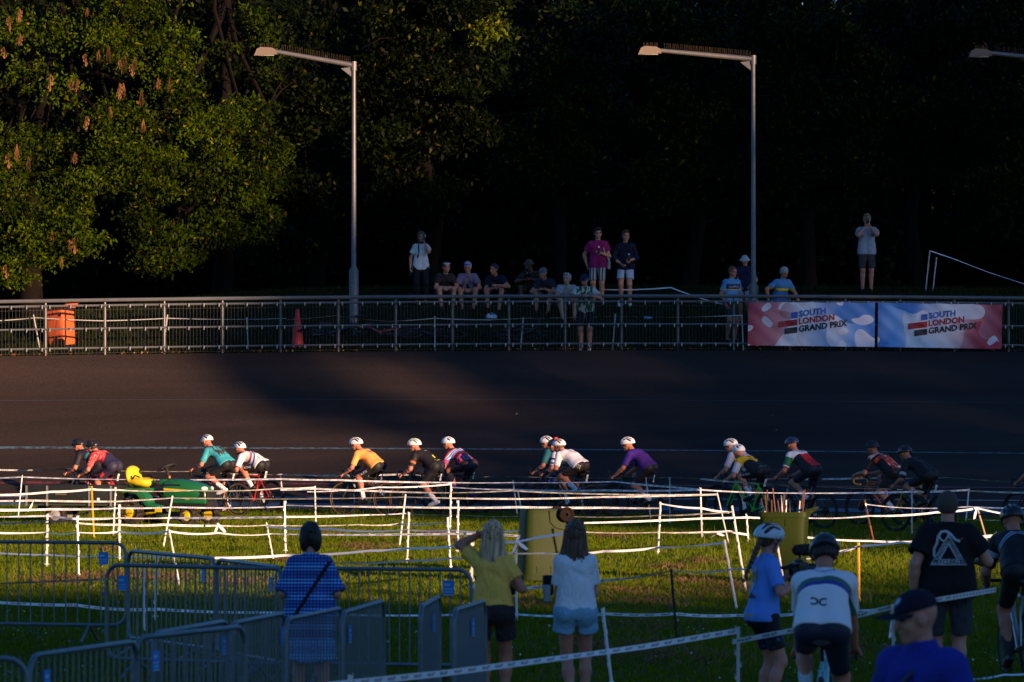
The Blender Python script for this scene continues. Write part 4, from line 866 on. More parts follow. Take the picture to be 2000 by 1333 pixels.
# ------------------------------------------------------------------ riders
WHT = (.78, .78, .78); HBLK = M('helmet_black', (.012, .012, .013), .35, coat=.3); HWHT = M('helmet_white', (.8, .8, .8), .35, var=.05, coat=.2); HNVY = M('helmet_navy', (.012, .025, .06), .35, coat=.3)
BLKL = lyc((.012, .012, .014)); SOCKW = coth((.7, .7, .7)); SHOEW = M('shoe_white', (.7, .7, .7), .4); SHOEB = M('shoe_black', (.015, .015, .016), .4)
def rider(label, hx, gy_D, yaw, jersey, shorts=BLKL, helm=HWHT, bike=None, blabel='', phase=0.0, lean=48, rise=0.0, head=10, hyaw=0, drops=True, sk='tan', sock=SOCKW, shoe=SHOEB, aero=False, liner=None, sleeve=.82, number=None, tan=False, tape=None, fork=None, glass=None, hv=.016, group='racing cyclists', hair=None, H=1.78, back=0.0, curve=9, bottle=None, fine=False, **kw):
    jr = np.random.default_rng(int(hx)); lean += jr.uniform(-4, 4); hyaw += jr.uniform(-14, 10); head += jr.uniform(-5, 9); kw.setdefault('yaw', jr.uniform(-7, 7)); curve += jr.uniform(-3, 3)
    D = gy_D; rz = math.pi - R(yaw)              # heads to the left and away from the camera
    hd = Vector((math.cos(rz), math.sin(rz), 0)); off = .33
    c = Vector(((hx - 1000) * (D + off * hd.y) / F, D + off * hd.y, 0)) - hd * (off + .0)
    b = bicycle(blabel, (c.x, c.y, 0), rz, bike, tape, phase, tan, fork, number, bottle=bottle)
    ank = []
    for y, ph in ((1, phase + math.pi), (-1, phase)):
        px, pz = BB.x + .172 * math.cos(ph), BB.z + .172 * math.sin(ph); ank.append((px - .10, y * .115, pz + .105 + .02))
    gx = HT.x + .085 + (.125 if not drops else .07); gz = HT.z + .055 + (.035 if not drops else -.085)
    wr = [(gx - .075, y * .205, gz + .035) for y in (1, -1)]
    p = Human('person', label, (c.x, c.y, 0), rz, H=H, sk=sk, pel=(-.185 + .06 * (rise > 0) - back, 0, 1.0 + rise), pitch=lean + 8, curve=curve, head=(hyaw, head, 0), ank=ank, wr=wr, elb=(V3(-.5, .55, -.55), V3(-.5, -.55, -.55)), knee=(V3(1, .12, .3), V3(1, -.12, .3)), toe=((0, 12), (0, 12)), hv=hv, headv=.008 if fine else .0105, curl=(1.0, 1.0), hdir=(V3(1, 0, -.35), V3(1, 0, -.35)), hpal=(V3(-.1, -.5, -1), V3(-.1, .5, -1)), shf=.03, group=group, headlift=-.018, **kw)
    p.top(jersey, sleeve, .012, .02, .004, 'jersey', collar=.02); p.bottom(shorts, .82, .005, .0, 'bib_shorts', .06)
    p.shoes(shoe, sock, 1.55); p.helmet(helm, liner, 3, aero, h=.0075 if fine else .009)
    if glass: p.glasses(glass)
    if hair: p.hair(hair, 'short')
    p.bike = b; return p
DKGL = M('dark_lens', (.015, .012, .012), .12, spec=.8); PKGL = M('pink_lens', (.35, .05, .09), .15, spec=.8); GREYB = M('frame_graphite', (.02, .022, .024), .3, coat=.5); REDB = M('frame_red', (.45, .015, .02), .3, coat=.5); GRNB = M('frame_green', (.06, .65, .03), .35, coat=.4); ORGB = M('frame_orange', (.55, .10, .02), .35, coat=.4); BLUB = M('frame_blue', (.02, .10, .5), .35, coat=.4); SKYB = M('frame_sky', (.25, .55, .62), .35, coat=.4); OLVB = M('frame_olive', (.03, .05, .04), .3, coat=.4); YEL = M('tape_yellow', (.65, .30, .01), .7); TEALB = M('frame_teal', (.01, .09, .11), .3, coat=.5)
WINK = M('ink_white', (.75, .75, .75), .6); YINK = M('ink_yellow', (.8, .65, .02), .6); RINK = M('ink_red', (.6, .03, .03), .6); BINK = M('ink_blue', (.03, .08, .5), .6)
NV = (.02, .022, .05)
r1 = rider('cyclist in black and magenta jersey with black helmet, furthest left', 154, 104.0, 28, gmat('j_black_magenta', (.015, .013, .02), [([('t', .62, .72), ('a', 0, .7)], (.35, .03, .22)), ([('t', .50, .6)], (.03, .2, .22)), ([('s', .85, 2)], (.3, .03, .25))]), helm=HBLK, bike=GREYB, blabel='dark race bicycle under the leftmost cyclist, behind the trailer', phase=1.2, number='115', lean=50, sock=BLKL)
r2 = rider('cyclist in red and navy suit with black helmet behind the yellow tractor seat', 181, 101.6, 32, gmat('j_red_navy', NV, [([('d', .62, 2)], (.62, .025, .03)), ([('s', .1, 2)], (.62, .025, .03)), ([((9, 3, (1, 3, 1)), .55, .62), ('d', .66, 2)], (.6, .35, .33))]), lyc((.025, .02, .045)), helm=HBLK, bike=REDB, blabel='red framed bicycle ridden by the cyclist in red and navy', phase=2.4, number='111', lean=47, hair=M('hair_dark', (.03, .02, .015), .7), sock=coth((.5, .05, .05)))
p = r2; p.decal('thigh_print', rect2(.07, .11), (p.hip[0] + p.kn[0]) / 2, nrm(p.kn[0] - p.hip[0]) * .2 + V3(0, 0, -1) * 0 + nrm(np.cross(V3(0, 1, 0), p.kn[0] - p.hip[0])), nrm(p.hip[0] - p.kn[0]), RINK, p.botVQ, n=V3(0, 1, 0))
r3 = rider('cyclist in teal jersey with brown cloud print riding beside the tractor bonnet', 406, 101.8, 33, gmat('j_teal', (.04, .33, .38), [([((3.2, 2, (1, 1, 0), 1.3), .53, .9), ('t', .25, .95), ('a', -1, .8)], (.045, .02, .018)), ([((3.2, 2, (1, 1, 0), 1.3), .50, .53), ('t', .25, .95)], (.03, .12, .14))]), bike=GREYB, blabel='black bicycle with tan tyre walls under the teal jersey cyclist', phase=-1.3, rise=.05, lean=46, number='139', tan=True, shoe=SHOEW, sk='tan', drops=False)
p = r3; p.decal('helmet_lettering', text2d('KTC', .07, .2), p.L(-.01, .09, .07), -p.HR[:, 0], p.HR[:, 2], INK, sdf_mesh([ell(p.L(-.012, 0, .048), p.HR, V3(.145, .111, .115))], .012), .002)
r4 = rider('crouched cyclist in white jersey with red and blue bands, right behind teal', 471, 104.4, 34, gmat('j_white_bands', (.74, .72, .72), [([('f', .66, .74)], (.5, .02, .03)), ([('f', .50, .58)], (.03, .07, .3)), ([('s', .75, .85)], (.5, .02, .03))]), helm=gmat('helmet_white_black', (.75, .75, .75), []), bike=REDB, blabel='bright red bicycle of the cyclist in the banded white jersey', phase=-2.0, lean=57, rise=-.02, drops=True, number='102', fork=TEALB)
p = r4; p.on_back('lettering', text2d('RACING', .05), .78, .0, INK); p.on_back('mark', ([(math.cos(a) * .03, math.sin(a) * .03) for a in np.linspace(0, 6.28, 13)[:-1]] + [(math.cos(a) * .02, math.sin(a) * .02) for a in np.linspace(0, 6.28, 13)[:-1]], [(i, (i + 1) % 12, 12 + (i + 1) % 12, 12 + i) for i in range(12)]), .2, .06, INK)
def thigh_text(p, txt, side=0, size=.06, mat=WINK, shape=None):
    d = nrm(p.kn[side] - p.hip[side]); return p.decal('lettering', shape or text2d(txt, size), p.hip[side] * .42 + p.kn[side] * .58, -d, nrm(np.cross(V3(0, 1 if side == 0 else -1, 0), -d)), mat, p.botVQ, n=V3(0, 1 if side == 0 else -1, 0))
thigh_text(r4, 'RACING')
r5 = rider('cyclist in orange jersey with purple stripe riding alone in the sun', 694, 102.3, 30, gmat('j_orange', (.80, .34, .08), [([('t', .60, .68), ('l', -.45, .45)], (.16, .03, .25))]), bike=OLVB, blabel='dark olive bicycle with tan tyres under the orange jersey cyclist', phase=2.9, number='202', tan=True, lean=45, sk='tan', glass=DKGL)
thigh_text(r5, 'ALTER')
r6 = rider('cyclist in black jersey with yellow hem stripe and white helmet', 809, 101.6, 32, gmat('j_black_yellow', (.014, .013, .013), [([('t', .08, .11), ('l', -.5, .5)], (.75, .55, .02)), ([('s', .45, .6), ('l', .2, 3)], (.5, .12, .03)), ([('t', .78, .80), ('l', -.4, .1)], (.6, .42, .03))]), bike=OLVB, blabel='dark bicycle with tan tyres under the black and yellow cyclist', phase=.4, lean=46, number='114', tan=True, shoe=SHOEW, sk='tan', liner=M('liner_green', (.05, .25, .06), .6))
p = r6; p.on_back('pocket_patch', rect2(.035, .085), .33, -.02, YINK)
r7 = rider('cyclist in dark jersey with pink and blue hoops close behind black and yellow', 874, 103.4, 32, gmat('j_hoops', (.03, .013, .02), [([('t', .60, .63)], (.6, .05, .2)), ([('t', .635, .75)], (.06, .22, .5)), ([('t', .69, .70)], (.7, .7, .7)), ([('t', .76, .78)], (.7, .7, .7)), ([('t', .80, .83)], (.6, .05, .2)), ([((6, 1, (1, 1, 0), 2), .56, .9), ('t', .05, .45)], (.55, .04, .2)), ([((6, 1, (1, 1, 0), 5), .6, .9), ('t', .05, .45)], (.05, .25, .5)), ([('s', .5, .8)], (.3, .04, .12))]), lyc((.03, .018, .028)), bike=GREYB, blabel='black deep rim bicycle under the pink and blue hooped cyclist', phase=3.6, lean=45, aero=True, number='545', sock=coth((.2, .05, .3)), sk='tan')
r8 = rider('cyclist in teal jersey at the back of the three abreast group', 1066, 104.8, 30, gmat('j_deep_teal', (.02, .15, .17), [([('s', .8, 2)], (.01, .015, .03))]), bike=GREYB, blabel='black bicycle at the back of the three abreast group', phase=1.0, lean=46)
r9 = rider('cyclist in white and navy hooped sleeves with dark helmet in the middle of three', 1084, 103.0, 30, gmat('j_white_navy', (.6, .6, .63), [([('s', .3, .45)], (.03, .04, .12)), ([('s', .62, .75)], (.03, .04, .12)), ([('t', -1, .4)], (.12, .05, .08))]), helm=HNVY, bike=BLUB, blabel='bright blue bicycle in the middle of the three abreast group', phase=2.0, lean=47, back=-.02)
mb = MB(); mb.lathe([(.005, 0), (.045, .005), (.05, .03), (.035, .055), (.004, .06)], n=10); mb.v = [Vector(r9.L(-.09, 0, .1)) + v for v in mb.v]; mb.obj('helmet_light', M('red_cap', (.6, .05, .04), .5), r9.root)
r10 = rider('cyclist in plain white jersey with blue and red back print, nearest of three', 1097, 100.8, 38, gmat('j_white_plain', (.76, .74, .74), [([((4, 2), .56, .9), ('t', .72, .92), ('l', -.4, .5)], (.03, .08, .4)), ([((4, 2, (1, 1, 0), 4), .56, .9), ('t', .68, .86), ('l', -.5, .3)], (.45, .03, .06))]), lyc((.022, .016, .013)), bike=OLVB, blabel='dark bicycle with tan tyres under the plain white jersey cyclist', phase=-1.5, rise=.03, lean=50, number='125', tan=True, hair=M('hair_brown', (.10, .05, .025), .7), sk='tan')
ar = ([(-.004, -.04), (.004, -.04), (.004, .02), (.014, .02), (0, .042), (-.014, .02), (-.004, .02)], [(0, 1, 2, 6), (3, 4, 5)])
for k in (-1, 0, 1): r10.decal('arrow_mark', ar, r10.pel + V3(-.05, .09 + .0 * k, -.02) + V3(.035 * k, .0, .012 * k), V3(1, 0, .35), V3(-.35, 0, 1), WINK, r10.botVQ, n=V3(-.45, 1, .2))
r11 = rider('cyclist in purple jersey riding alone in the shade', 1223, 100.2, 32, gmat('j_purple', (.055, .014, .16), [([('t', .55, 2)], (.065, .018, .24))]), bike=GREYB, blabel='black bicycle under the purple jersey cyclist', phase=.1, lean=44, number='105', glass=M('clear_lens', (.2, .2, .22), .15), H=1.8)
r12 = rider('cyclist in pale lilac jersey half hidden behind yellow and black', 1425, 99.4, 36, gmat('j_lilac', (.55, .50, .58), []), bike=M('frame_navy', (.02, .03, .12), .3, coat=.4), blabel='dark navy bicycle half hidden behind the green one', phase=1.6, lean=45, sk='fair')
r13 = rider('cyclist in yellow and black jersey with white sleeves on green bike', 1444, 96.4, 42, gmat('j_yellow_black', (.62, .40, .01), [([('e', -2, .30)], (.012, .012, .016)), ([('s', .1, 2)], (.6, .62, .66))]), bike=GRNB, blabel='fluorescent green bicycle under the yellow and black cyclist', phase=-1.9, lean=56, aero=True, number='133', sk='fair', drops=True)
p = r13; p.on_back('lettering', text2d('HUB VELO', .05), .52, .05, INK); p.on_back('emblem', ([(-.07, .05), (-.04, .05), (0, -.01), (.04, .05), (.07, .05), (.015, -.05), (-.015, -.05)], [(0, 1, 2, 6), (2, 3, 4, 5), (2, 5, 6)]), .8, -.02, INK); thigh_text(p, 'HUB VELO', 0, .05); p.on_back('hip_lettering', text2d('HUB VELO', .045), -.05, .05, WINK, VQ=p.botVQ)
r14 = rider('upright cyclist in white and red jersey with green sleeve and navy helmet', 1549, 93.6, 45, gmat('j_white_red', (.78, .02, .02), [([('t', .66, 2)], (.78, .78, .80)), ([('a', .62, 3), ('t', -1, .66)], (.015, .015, .02)), ([('s', .12, 2)], (.02, .16, .06)), ([('s', .68, .76)], (.7, .7, .7)), ([('s', .76, 2)], (.5, .03, .03))]), lyc((.012, .014, .025)), helm=HNVY, bike=M('frame_deep_green', (.01, .03, .025), .3, coat=.5), blabel='dark green bicycle with pale fork under the white and red cyclist', phase=-1.5, rise=.08, lean=42, curve=5, aero=True, fork=M('fork_pale', (.5, .5, .5), .4), sock=coth((.6, .6, .65)), H=1.8, sk='tan', drops=False)
p = r14; p.on_back('lettering', text2d('PEDAL', .075), .80, 0, INK); p.decal('helmet_mark', ([(math.cos(a) * .034, math.sin(a) * .026) for a in np.linspace(0, 6.28, 17)[:-1]] + [(math.cos(a) * .024, math.sin(a) * .016) for a in np.linspace(0, 6.28, 17)[:-1]], [(i, (i + 1) % 16, 16 + (i + 1) % 16, 16 + i) for i in range(16)]), p.L(.04, .09, .08), -p.HR[:, 0], p.HR[:, 2], WINK, sdf_mesh([ell(p.L(-.012, 0, .048), p.HR, V3(.149, .107, .109))], .012), .002)
r15 = rider('cyclist in red camouflage jersey with black sleeves and yellow bars', 1702, 95.6, 40, gmat('j_red_camo', (.75, .07, .03), [([((3.5, 2, (1, .6, 0), 3), .53, .9)], (.28, .03, .02)), ([((4.5, 2, (1, .6, 0), 7), .56, .9)], (.8, .48, .36)), ([('t', .72, .82)], (.012, .012, .016)), ([('a', .75, 3), ('t', -1, .6)], (.012, .012, .016)), ([('s', .1, 2)], (.012, .012, .014))]), helm=gmat('helmet_dark_striped', (.03, .025, .04), []), bike=ORGB, blabel='orange bicycle with yellow bar tape under the red camouflage cyclist', phase=.5, lean=43, tape=YEL, sk='tan', H=1.82, drops=False)
r15.on_back('lettering', text2d('CAMP', .05), .77, .05, WINK)
r16 = rider('cyclist all in black with pale armband behind red camouflage', 1773, 91.4, 42, gmat('j_black', (.010, .010, .012), [([('s', .6, .78)], (.4, .4, .42))]), helm=HBLK, bike=GREYB, blabel='black bicycle with yellow fork trim under the cyclist in black', phase=-1.5, rise=.02, lean=50, number='116', sock=BLKL, fork=M('fork_yellow', (.5, .32, .01), .4), sleeve=1.0)
r17 = rider('cyclist just entering at the right edge with white helmet', 2012, 94.0, 40, gmat('j_dark_edge', (.02, .02, .025), []), bike=GREYB, blabel='dark bicycle entering at the right edge', phase=.3, lean=45, sk='tan')
# ------------------------------------------------------------------ railing along the top of the track
STEEL = M('galvanised_steel', (.15, .146, .142), .5, .5, .25, 8, .15, 40); PIPE = M('painted_rail', (.13, .135, .135), .5, .4, .25, 6); WIRE = M('mesh_wire', (.12, .12, .115), .5, .5); CLIPM = M('clip_steel', (.4, .4, .4), .35, .8)
rail = empty('railing', (0, 116.5, 3.39), 0, 'long metal pipe railing with mesh infill along the top of the track', 'railing')
ro = rail.location
def fpt(px, h, back=0.0):
    X = 0.0
    for _ in range(6): X = (px - 1000) * (Dout(X) + .1 + back) / F
    return Vector((X, Dout(X) + .1 + back, ztop(X) + h)) - ro
posts = [-143, -27, 89, 205, 321, 434.5, 548, 661, 773, 884, 994, 1104, 1214, 1324, 1433, 1542, 1651, 1758, 1864, 1970, 2076]
for h, r in ((1.235, .042), (1.115, .026), (.595, .022), (.155, .022)):
    MB().tube([fpt(p, h, -.0 if r < .04 else -.01) for p in np.linspace(-150, 2150, 60)], r, 8).obj('rail', PIPE, rail)
pm = MB().tube([(0, 0, -.1), (0, 0, 1.2)], .024, 8).mesh('post', STEEL)
cm = MB().box((0, 0, 0), (.026, .03, .085)).box((0, -.01, .03), (.03, .05, .02)).mesh('clip', CLIPM, bevel=.005)
for i, p in enumerate(posts):
    obj('post', pm, rail, fpt(p, 0, .06))
    if i + 1 < len(posts):
        q = posts[i + 1]; m = MB()
        for f in np.linspace(.03, .97, 17): m.tube([fpt(lerp(p, q, f), .03, -.012), fpt(lerp(p, q, f), 1.1, -.012)], .0024, 4, caps=False)
        m.tube([fpt(p + 3, 1.02, -.016), fpt(q - 3, 1.02, -.016)], .003, 4); m.tube([fpt(p + 3, .04, -.016), fpt(q - 3, .04, -.016)], .003, 4)
        tag(m.obj('mesh_panel', WIRE, rail), kind='stuff')
        for f in (.07, .42, .68, .94):
            for h in (1.09, .57, .13): obj('clip', cm, rail, fpt(lerp(p, q, f), h, -.04))
# ------------------------------------------------------------------ two printed banners tied to the railing
def banner_mat(name, flip):
    m, n, l, b = nodes(name); tc = n.new('ShaderNodeTexCoord'); sp = n.new('ShaderNodeSeparateXYZ'); l.new(tc.outputs['UV'], sp.inputs[0])
    cr = n.new('ShaderNodeValToRGB'); e = cr.color_ramp.elements; e[0].position = 0; e[1].position = 1; e[0].color = (.42, .03, .06, 1); e[1].color = (.03, .17, .55, 1)
    for p, c in ((.22, (.62, .20, .22)), (.45, (.80, .72, .74)), (.68, (.66, .72, .82)), (.86, (.14, .38, .80))): k = e.new(p); k.color = (*c, 1)
    iv = n.new('ShaderNodeMath'); iv.operation = 'SUBTRACT'; iv.inputs[0].default_value = 1; l.new(sp.outputs[0], iv.inputs[1])
    l.new(iv.outputs[0] if flip else sp.outputs[0], cr.inputs[0]); last = cr.outputs[0]
    for sc, thr, col, off in ((1.0, .52, (.85, .84, .86), 1.0), (1.15, .54, (.05, .22, .60) , 6.0), (1.25, .55, (.48, .03, .06), 11.0), (1.9, .62, (.8, .78, .82), 3.0)):
        mp = n.new('ShaderNodeMapping'); mp.inputs['Scale'].default_value = (2.4, 1, 1); mp.inputs['Rotation'].default_value = (0, 0, .5 + off); mp.inputs['Location'].default_value = (off + 2 * flip, 0, 0); l.new(tc.outputs['UV'], mp.inputs[0])
        nz = n.new('ShaderNodeTexNoise'); nz.inputs['Scale'].default_value = sc; nz.inputs['Detail'].default_value = 1.0; l.new(mp.outputs[0], nz.inputs['Vector'])
        g = n.new('ShaderNodeMath'); g.operation = 'GREATER_THAN'; g.inputs[1].default_value = thr; l.new(nz.outputs[0], g.inputs[0])
        # blue marks only on the blue end, red marks only on the red end
        mk = n.new('ShaderNodeMath'); mk.operation = 'MULTIPLY'; l.new(g.outputs[0], mk.inputs[0])
        src = (iv.outputs[0] if flip else sp.outputs[0])
        if col[2] > .5 and col[0] < .2: x = n.new('ShaderNodeMapRange'); x.inputs[1].default_value = .45; x.inputs[2].default_value = .72; l.new(src, x.inputs[0]); l.new(x.outputs[0], mk.inputs[1])
        elif col[0] > .4 and col[2] < .2: x = n.new('ShaderNodeMapRange'); x.inputs[1].default_value = .45; x.inputs[2].default_value = .15; l.new(src, x.inputs[0]); l.new(x.outputs[0], mk.inputs[1])
        else: mk.inputs[1].default_value = .8
        mx = n.new('ShaderNodeMix'); mx.data_type = 'RGBA'; l.new(mk.outputs[0], mx.inputs[0]); l.new(last, mx.inputs[6]); mx.inputs[7].default_value = (*col, 1); last = mx.outputs[2]
    l.new(last, b.inputs['Base Color']); b.inputs['Roughness'].default_value = .5
    return m
def banner(name, label, c, flip, tl, tr, br, bl):
    D = [float(Dout((c_[0] - 1000) * .0117)) - .0 for c_ in (tl, tr, br, bl)]
    A, B_1, C_, D_ = [P(a[0], a[1], d) for a, d in zip((tl, tr, br, bl), D)]; o = (A + C_) / 2; nx, ny = 40, 16
    def at(u, v):
        p = (D_.lerp(C_, u)).lerp(A.lerp(B_1, u), v); w = .012 * math.sin(u * 23 + 3 * v) * math.sin(v * 9 + u * 4) + .010 * math.sin((u + v * .4) * 41)
        sag = -.012 * abs(math.sin(u * math.pi * 4)) * (v ** 3); return p - o + Vector((0, -.02 + w, sag))
    V = [at(i / nx, j / ny) for i in range(nx + 1) for j in range(ny + 1)]; k = ny + 1
    Fc = [(i * k + j, (i + 1) * k + j, (i + 1) * k + j + 1, i * k + j + 1) for i in range(nx) for j in range(ny)]
    me = mesh(name, V, Fc, banner_mat('banner_print_' + name + str(flip), flip)); uv = me.uv_layers.new(name='UVMap')
    for lp in me.loops: i, j = divmod(lp.vertex_index, k); uv.data[lp.index].uv = (i / nx, j / ny)
    b = obj(name, me, None, o); tag(b, label, 'banner', 'printed banners on the railing')
    W_, H_ = (C_ - D_).length, (A - D_).length
    def put(nm, sh, cx, cy, mat, rot=7.5):
        a = R(rot); V = []
        for x, y in sh[0]:
            X = cx + x * math.cos(a); Y = cy + y + x * math.sin(a); V.append(at(X / W_, Y / H_) + Vector((0, -.014, 0)))
        obj(nm, mesh(nm, V, list(sh[1]), mat, False), b)
    def ltext(nm, t, sz, x0, cy, mat):
        W, Fc = text2d(t, sz, 0, .04); mnx = min(x for x, y in W); W = [(x - mnx, y) for x, y in W]; put(nm, (W, Fc), x0, cy, mat)
    NB, RD, BK = M('print_blue', (.025, .11, .42), .5), M('print_red', (.38, .012, .02), .5), M('print_black', (.012, .012, .02), .5)
    x0 = c[0]; y0 = c[1]; sz = .19
    ltext('lettering', 'SOUTH', sz, x0, y0 + .172, NB); ltext('lettering', 'LONDON', sz, x0, y0, RD); ltext('lettering', 'GRAND PRIX', sz, x0, y0 - .172, BK)
    for nm, w, yy, mt in (('logo_block', .15, .16, NB), ('logo_block', .45, -.012, RD), ('logo_block', .30, -.184, BK)):
        gx, gy = 10, 4; put(nm, ([(-w + w * i / gx, -.068 + .136 * j / gy) for i in range(gx + 1) for j in range(gy + 1)], [(i * (gy + 1) + j, (i + 1) * (gy + 1) + j, (i + 1) * (gy + 1) + j + 1, i * (gy + 1) + j + 1) for i in range(gx) for j in range(gy)]), x0 - .03, y0 + yy, mt)
    tm = M('cable_tie', (.02, .02, .02), .5)
    for u in np.linspace(.02, .98, 6):
        p = at(u, 1) + Vector((0, .005, -.02)); MB().tube([p, p + Vector((.01, .03, .09))], .004, 4).obj('cable_tie', tm, b); p = at(u, 0) + Vector((0, .005, .02)); MB().tube([p, p + Vector((.01, .03, -.05))], .004, 4).obj('cable_tie', tm, b)
    return b
banner('banner', 'left banner reading SOUTH LONDON GRAND PRIX, red at its left end', (1.17, .55), False, (1462, 590), (1709, 591), (1708, 678), (1460, 675))
banner('banner', 'right banner reading SOUTH LONDON GRAND PRIX, blue at its left end', (1.17, .55), True, (1715, 591), (1958, 595), (1956, 682), (1714, 678))
# ------------------------------------------------------------------ floodlight posts
def lamp_post(label, px, top, armx, army, hx, visible=True):
    D = 118.6; X = (px - 1000) * D / F; z0 = float(bankz(np.float64(X), np.float64(D))); base = Vector((X, D, z0)); t = empty('lamp_post', base, 0, label, 'lamp post', 'floodlight posts behind the railing')
    zt = P(px, top, D).z - z0; MB().tube([(0, 0, -.3), (0, 0, 1.22), (0, 0, 1.30), (0, 0, zt)], [.112, .112, .058, .047], 16).obj('pole', STEEL, t)
    a = P(armx, army, D) - base; e = Vector((0, 0, zt - .07)); MB().tube([e + Vector((.0, 0, 0)), a], [.062, .05], 12).tube([e + Vector((0, 0, -.12)), e + Vector((0, 0, .09))], .07, 14).obj('arm', STEEL, t)
    MB().prism([(-.30, zt - .14), (-.06, zt - .11), (-.06, zt - .33)], -.012, .012).obj('gusset', STEEL, t)
    d = (a - e).normalized(); h = MB(); W = .13
    hp = [(.02, -.07), (.0, .03), (-.1, .085), (-.36, .10), (-.45, .06), (-.52, -.1)]
    V = []
    for x, z in hp: V += [a + Vector((x, -W * (1 if z > 0 else .9), z)), a + Vector((x, W * (1 if z > 0 else .9), z))]
    h.add(V, [(2 * i, 2 * i + 1, 2 * i + 3, 2 * i + 2) for i in range(5)] + [(0, 2, 4, 6, 8, 10), (11, 9, 7, 5, 3, 1), (10, 11, 1, 0)])
    o = h.obj('lamp_head', M('lamp_housing', (.17, .13, .10), .6, .2), t, smooth=False); MB().box(a + Vector((-.24, 0, -.09)), (.36, .18, .02)).obj('lamp_glass', M('lamp_glass', (.3, .3, .26), .2), o)
    sp = MB(); L = (a - e).length
    for s in np.arange(.08, L - .1, .045):
        q = e + d * s + Vector((0, 0, .06)); sp.tube([q, q + Vector((random.uniform(-.015, .015), random.uniform(-.05, .05), .13))], .0025, 3)
    for x in np.arange(-.38, -.05, .05): sp.tube([a + Vector((x, 0, .09)), a + Vector((x + random.uniform(-.02, .02), random.uniform(-.03, .03), .19))], .0035, 3)
    tag(sp.obj('bird_spikes', M('spike', (.14, .09, .05), .4, .6), t), kind='stuff')
lamp_post('tall floodlight post rising left of the spectators', 691, 122, 540, 101, 495)
lamp_post('tall floodlight post rising left of the banners', 1471.5, 110, 1290, 99, 1245)
lamp_post('floodlight at the right edge with only head and arm in view', 2125, 118, 1936, 104, 1890)
# ------------------------------------------------------------------ wheeled bins, cone
def wheelie_bin(name, label, loc, rz, col, flip=False, tilt=0.0, lid=False, rough=.45):
    t = empty(name, loc, rz, label, 'bin', 'wheeled refuse bins'); m = M(name + '_plastic', col, rough + .12, 0, .22, 3.5, .08, 30, .18); H = 1.0
    body = MB(); pr = [(0.03, .225, .262), (.08, .24, .278), (.86, .265, .315), (.90, .27, .32), (.90, .29, .34), (.97, .29, .34), (.97, .265, .315), (.12, .215, .245)]
    V = []; n = 20
    for z, a, b in pr:
        for k in range(n):
            w = 2 * math.pi * (k + .5) / n; e = .28; c, s_ = math.cos(w), math.sin(w); V.append(((abs(c) ** e) * math.copysign(b, c), (abs(s_) ** e) * math.copysign(a, s_), z))
    body.add(V, [(i * n + k, i * n + (k + 1) % n, (i + 1) * n + (k + 1) % n, (i + 1) * n + k) for i in range(len(pr) - 1) for k in range(n)] + [tuple(range(n - 1, -1, -1)), tuple(range((len(pr) - 1) * n, len(pr) * n))])
    b = body.obj('body', m, t)
    rb = MB()
    for x in (-.14, .04): rb.box((x, -.262, .83), (.012, .02, .1)); rb.box((x, .262, .83), (.012, .02, .1))
    rb.obj('rib', m, b)
    for y in (-1, 1): MB().tube([(.02, y * .248, .05), (.03, y * .25, .20), (.09, y * .252, .27), (.2, y * .254, .30), (.30, y * .252, .30)], .006, 6).obj('moulding', m, b)
    MB().tube([(.30, -.22, .95), (.40, -.22, .99), (.43, -.2, 1.02), (.43, .2, 1.02), (.40, .22, .99), (.30, .22, .95)], .018, 8).prism([(.30, .90), (.44, 1.0), (.44, 1.04), (.30, 1.0)], -.235, -.22).prism([(.30, .90), (.44, 1.0), (.44, 1.04), (.30, 1.0)], .22, .235).obj('handle', m, t)
    for y in (-1, 1):
        w = MB(); w.ring((0, 0, 0), .078, .024, 'y', 26, 8, squash=1.1); o = obj('wheel', w.mesh('wheel', M('bin_tyre', (.013, .008, .006), .9, spec=.1)), t, (.235, y * .285, .10))
        w = MB(); w.lathe([(.068, -.02), (.06, .012), (.02, .02), (.02, -.024)], (0, 0, 0), 'y', 18)
        for k in range(6): a = k * math.pi / 3; w.box((.042 * math.cos(a), -.018 * -y * -1, .042 * math.sin(a)), (.045, .014, .012), Matrix.Rotation(-a, 3, 'Y'))
        obj('rim', w.mesh('rim', M('bin_rim', (.010, .006, .005), .8, spec=.15)), o)
    return t
OLV = (.0155, .028, .001)
b1 = wheelie_bin('bin', 'olive green wheeled bin standing upside down between the two women', G(1062, 1139) , 0, OLV)
b1.rotation_euler = (R(180), 0, R(12)); b1.location.z = 1.035; b1.scale = (1.06, 1.06, 1.02)
b2 = wheelie_bin('bin', 'olive green wheeled bin filled with course stakes, behind the camerawoman', G(1532, 1140), R(-8), OLV)
b3 = wheelie_bin('waste_bin', 'orange wheeled bin behind the left end of the railing', (0, 0, 0), R(-38), (.62, .11, .03), rough=.35)
b3.location = P(121, 672, 117.3); b3.location.z = float(bankz(np.float64(b3.location.x), np.float64(117.3))); b3.rotation_euler = (R(3), R(-4), R(-35)); b3.scale = (.92, .92, .92)
WOODM = M('stake_wood', (.13, .06, .03), .8, 0, .4, 30)
for i in range(20):   # stakes stored in the bin
    x, y = random.uniform(-.2, .22), random.uniform(-.17, .17); s = MB(); l_ = random.uniform(.95, 1.28) - .1; s.box((0, 0, l_ / 2), (.013, .013, l_))
    o = s.obj('bundled_stake', WOODM if i % 5 else M('stake_white', (.72, .70, .66), .5, 0, .08, 20), None, loc=b2.location + Vector((x, y, .12)), rot=(random.uniform(-.12, .12), random.uniform(-.16, .16), random.uniform(0, 3)))
    tag(o, 'course stake stored upright in the olive bin behind the camerawoman', 'stake', 'stakes stored in the olive bin')
c = P(581, 685, 117.2); c.z = float(bankz(np.float64(c.x), np.float64(117.2)))
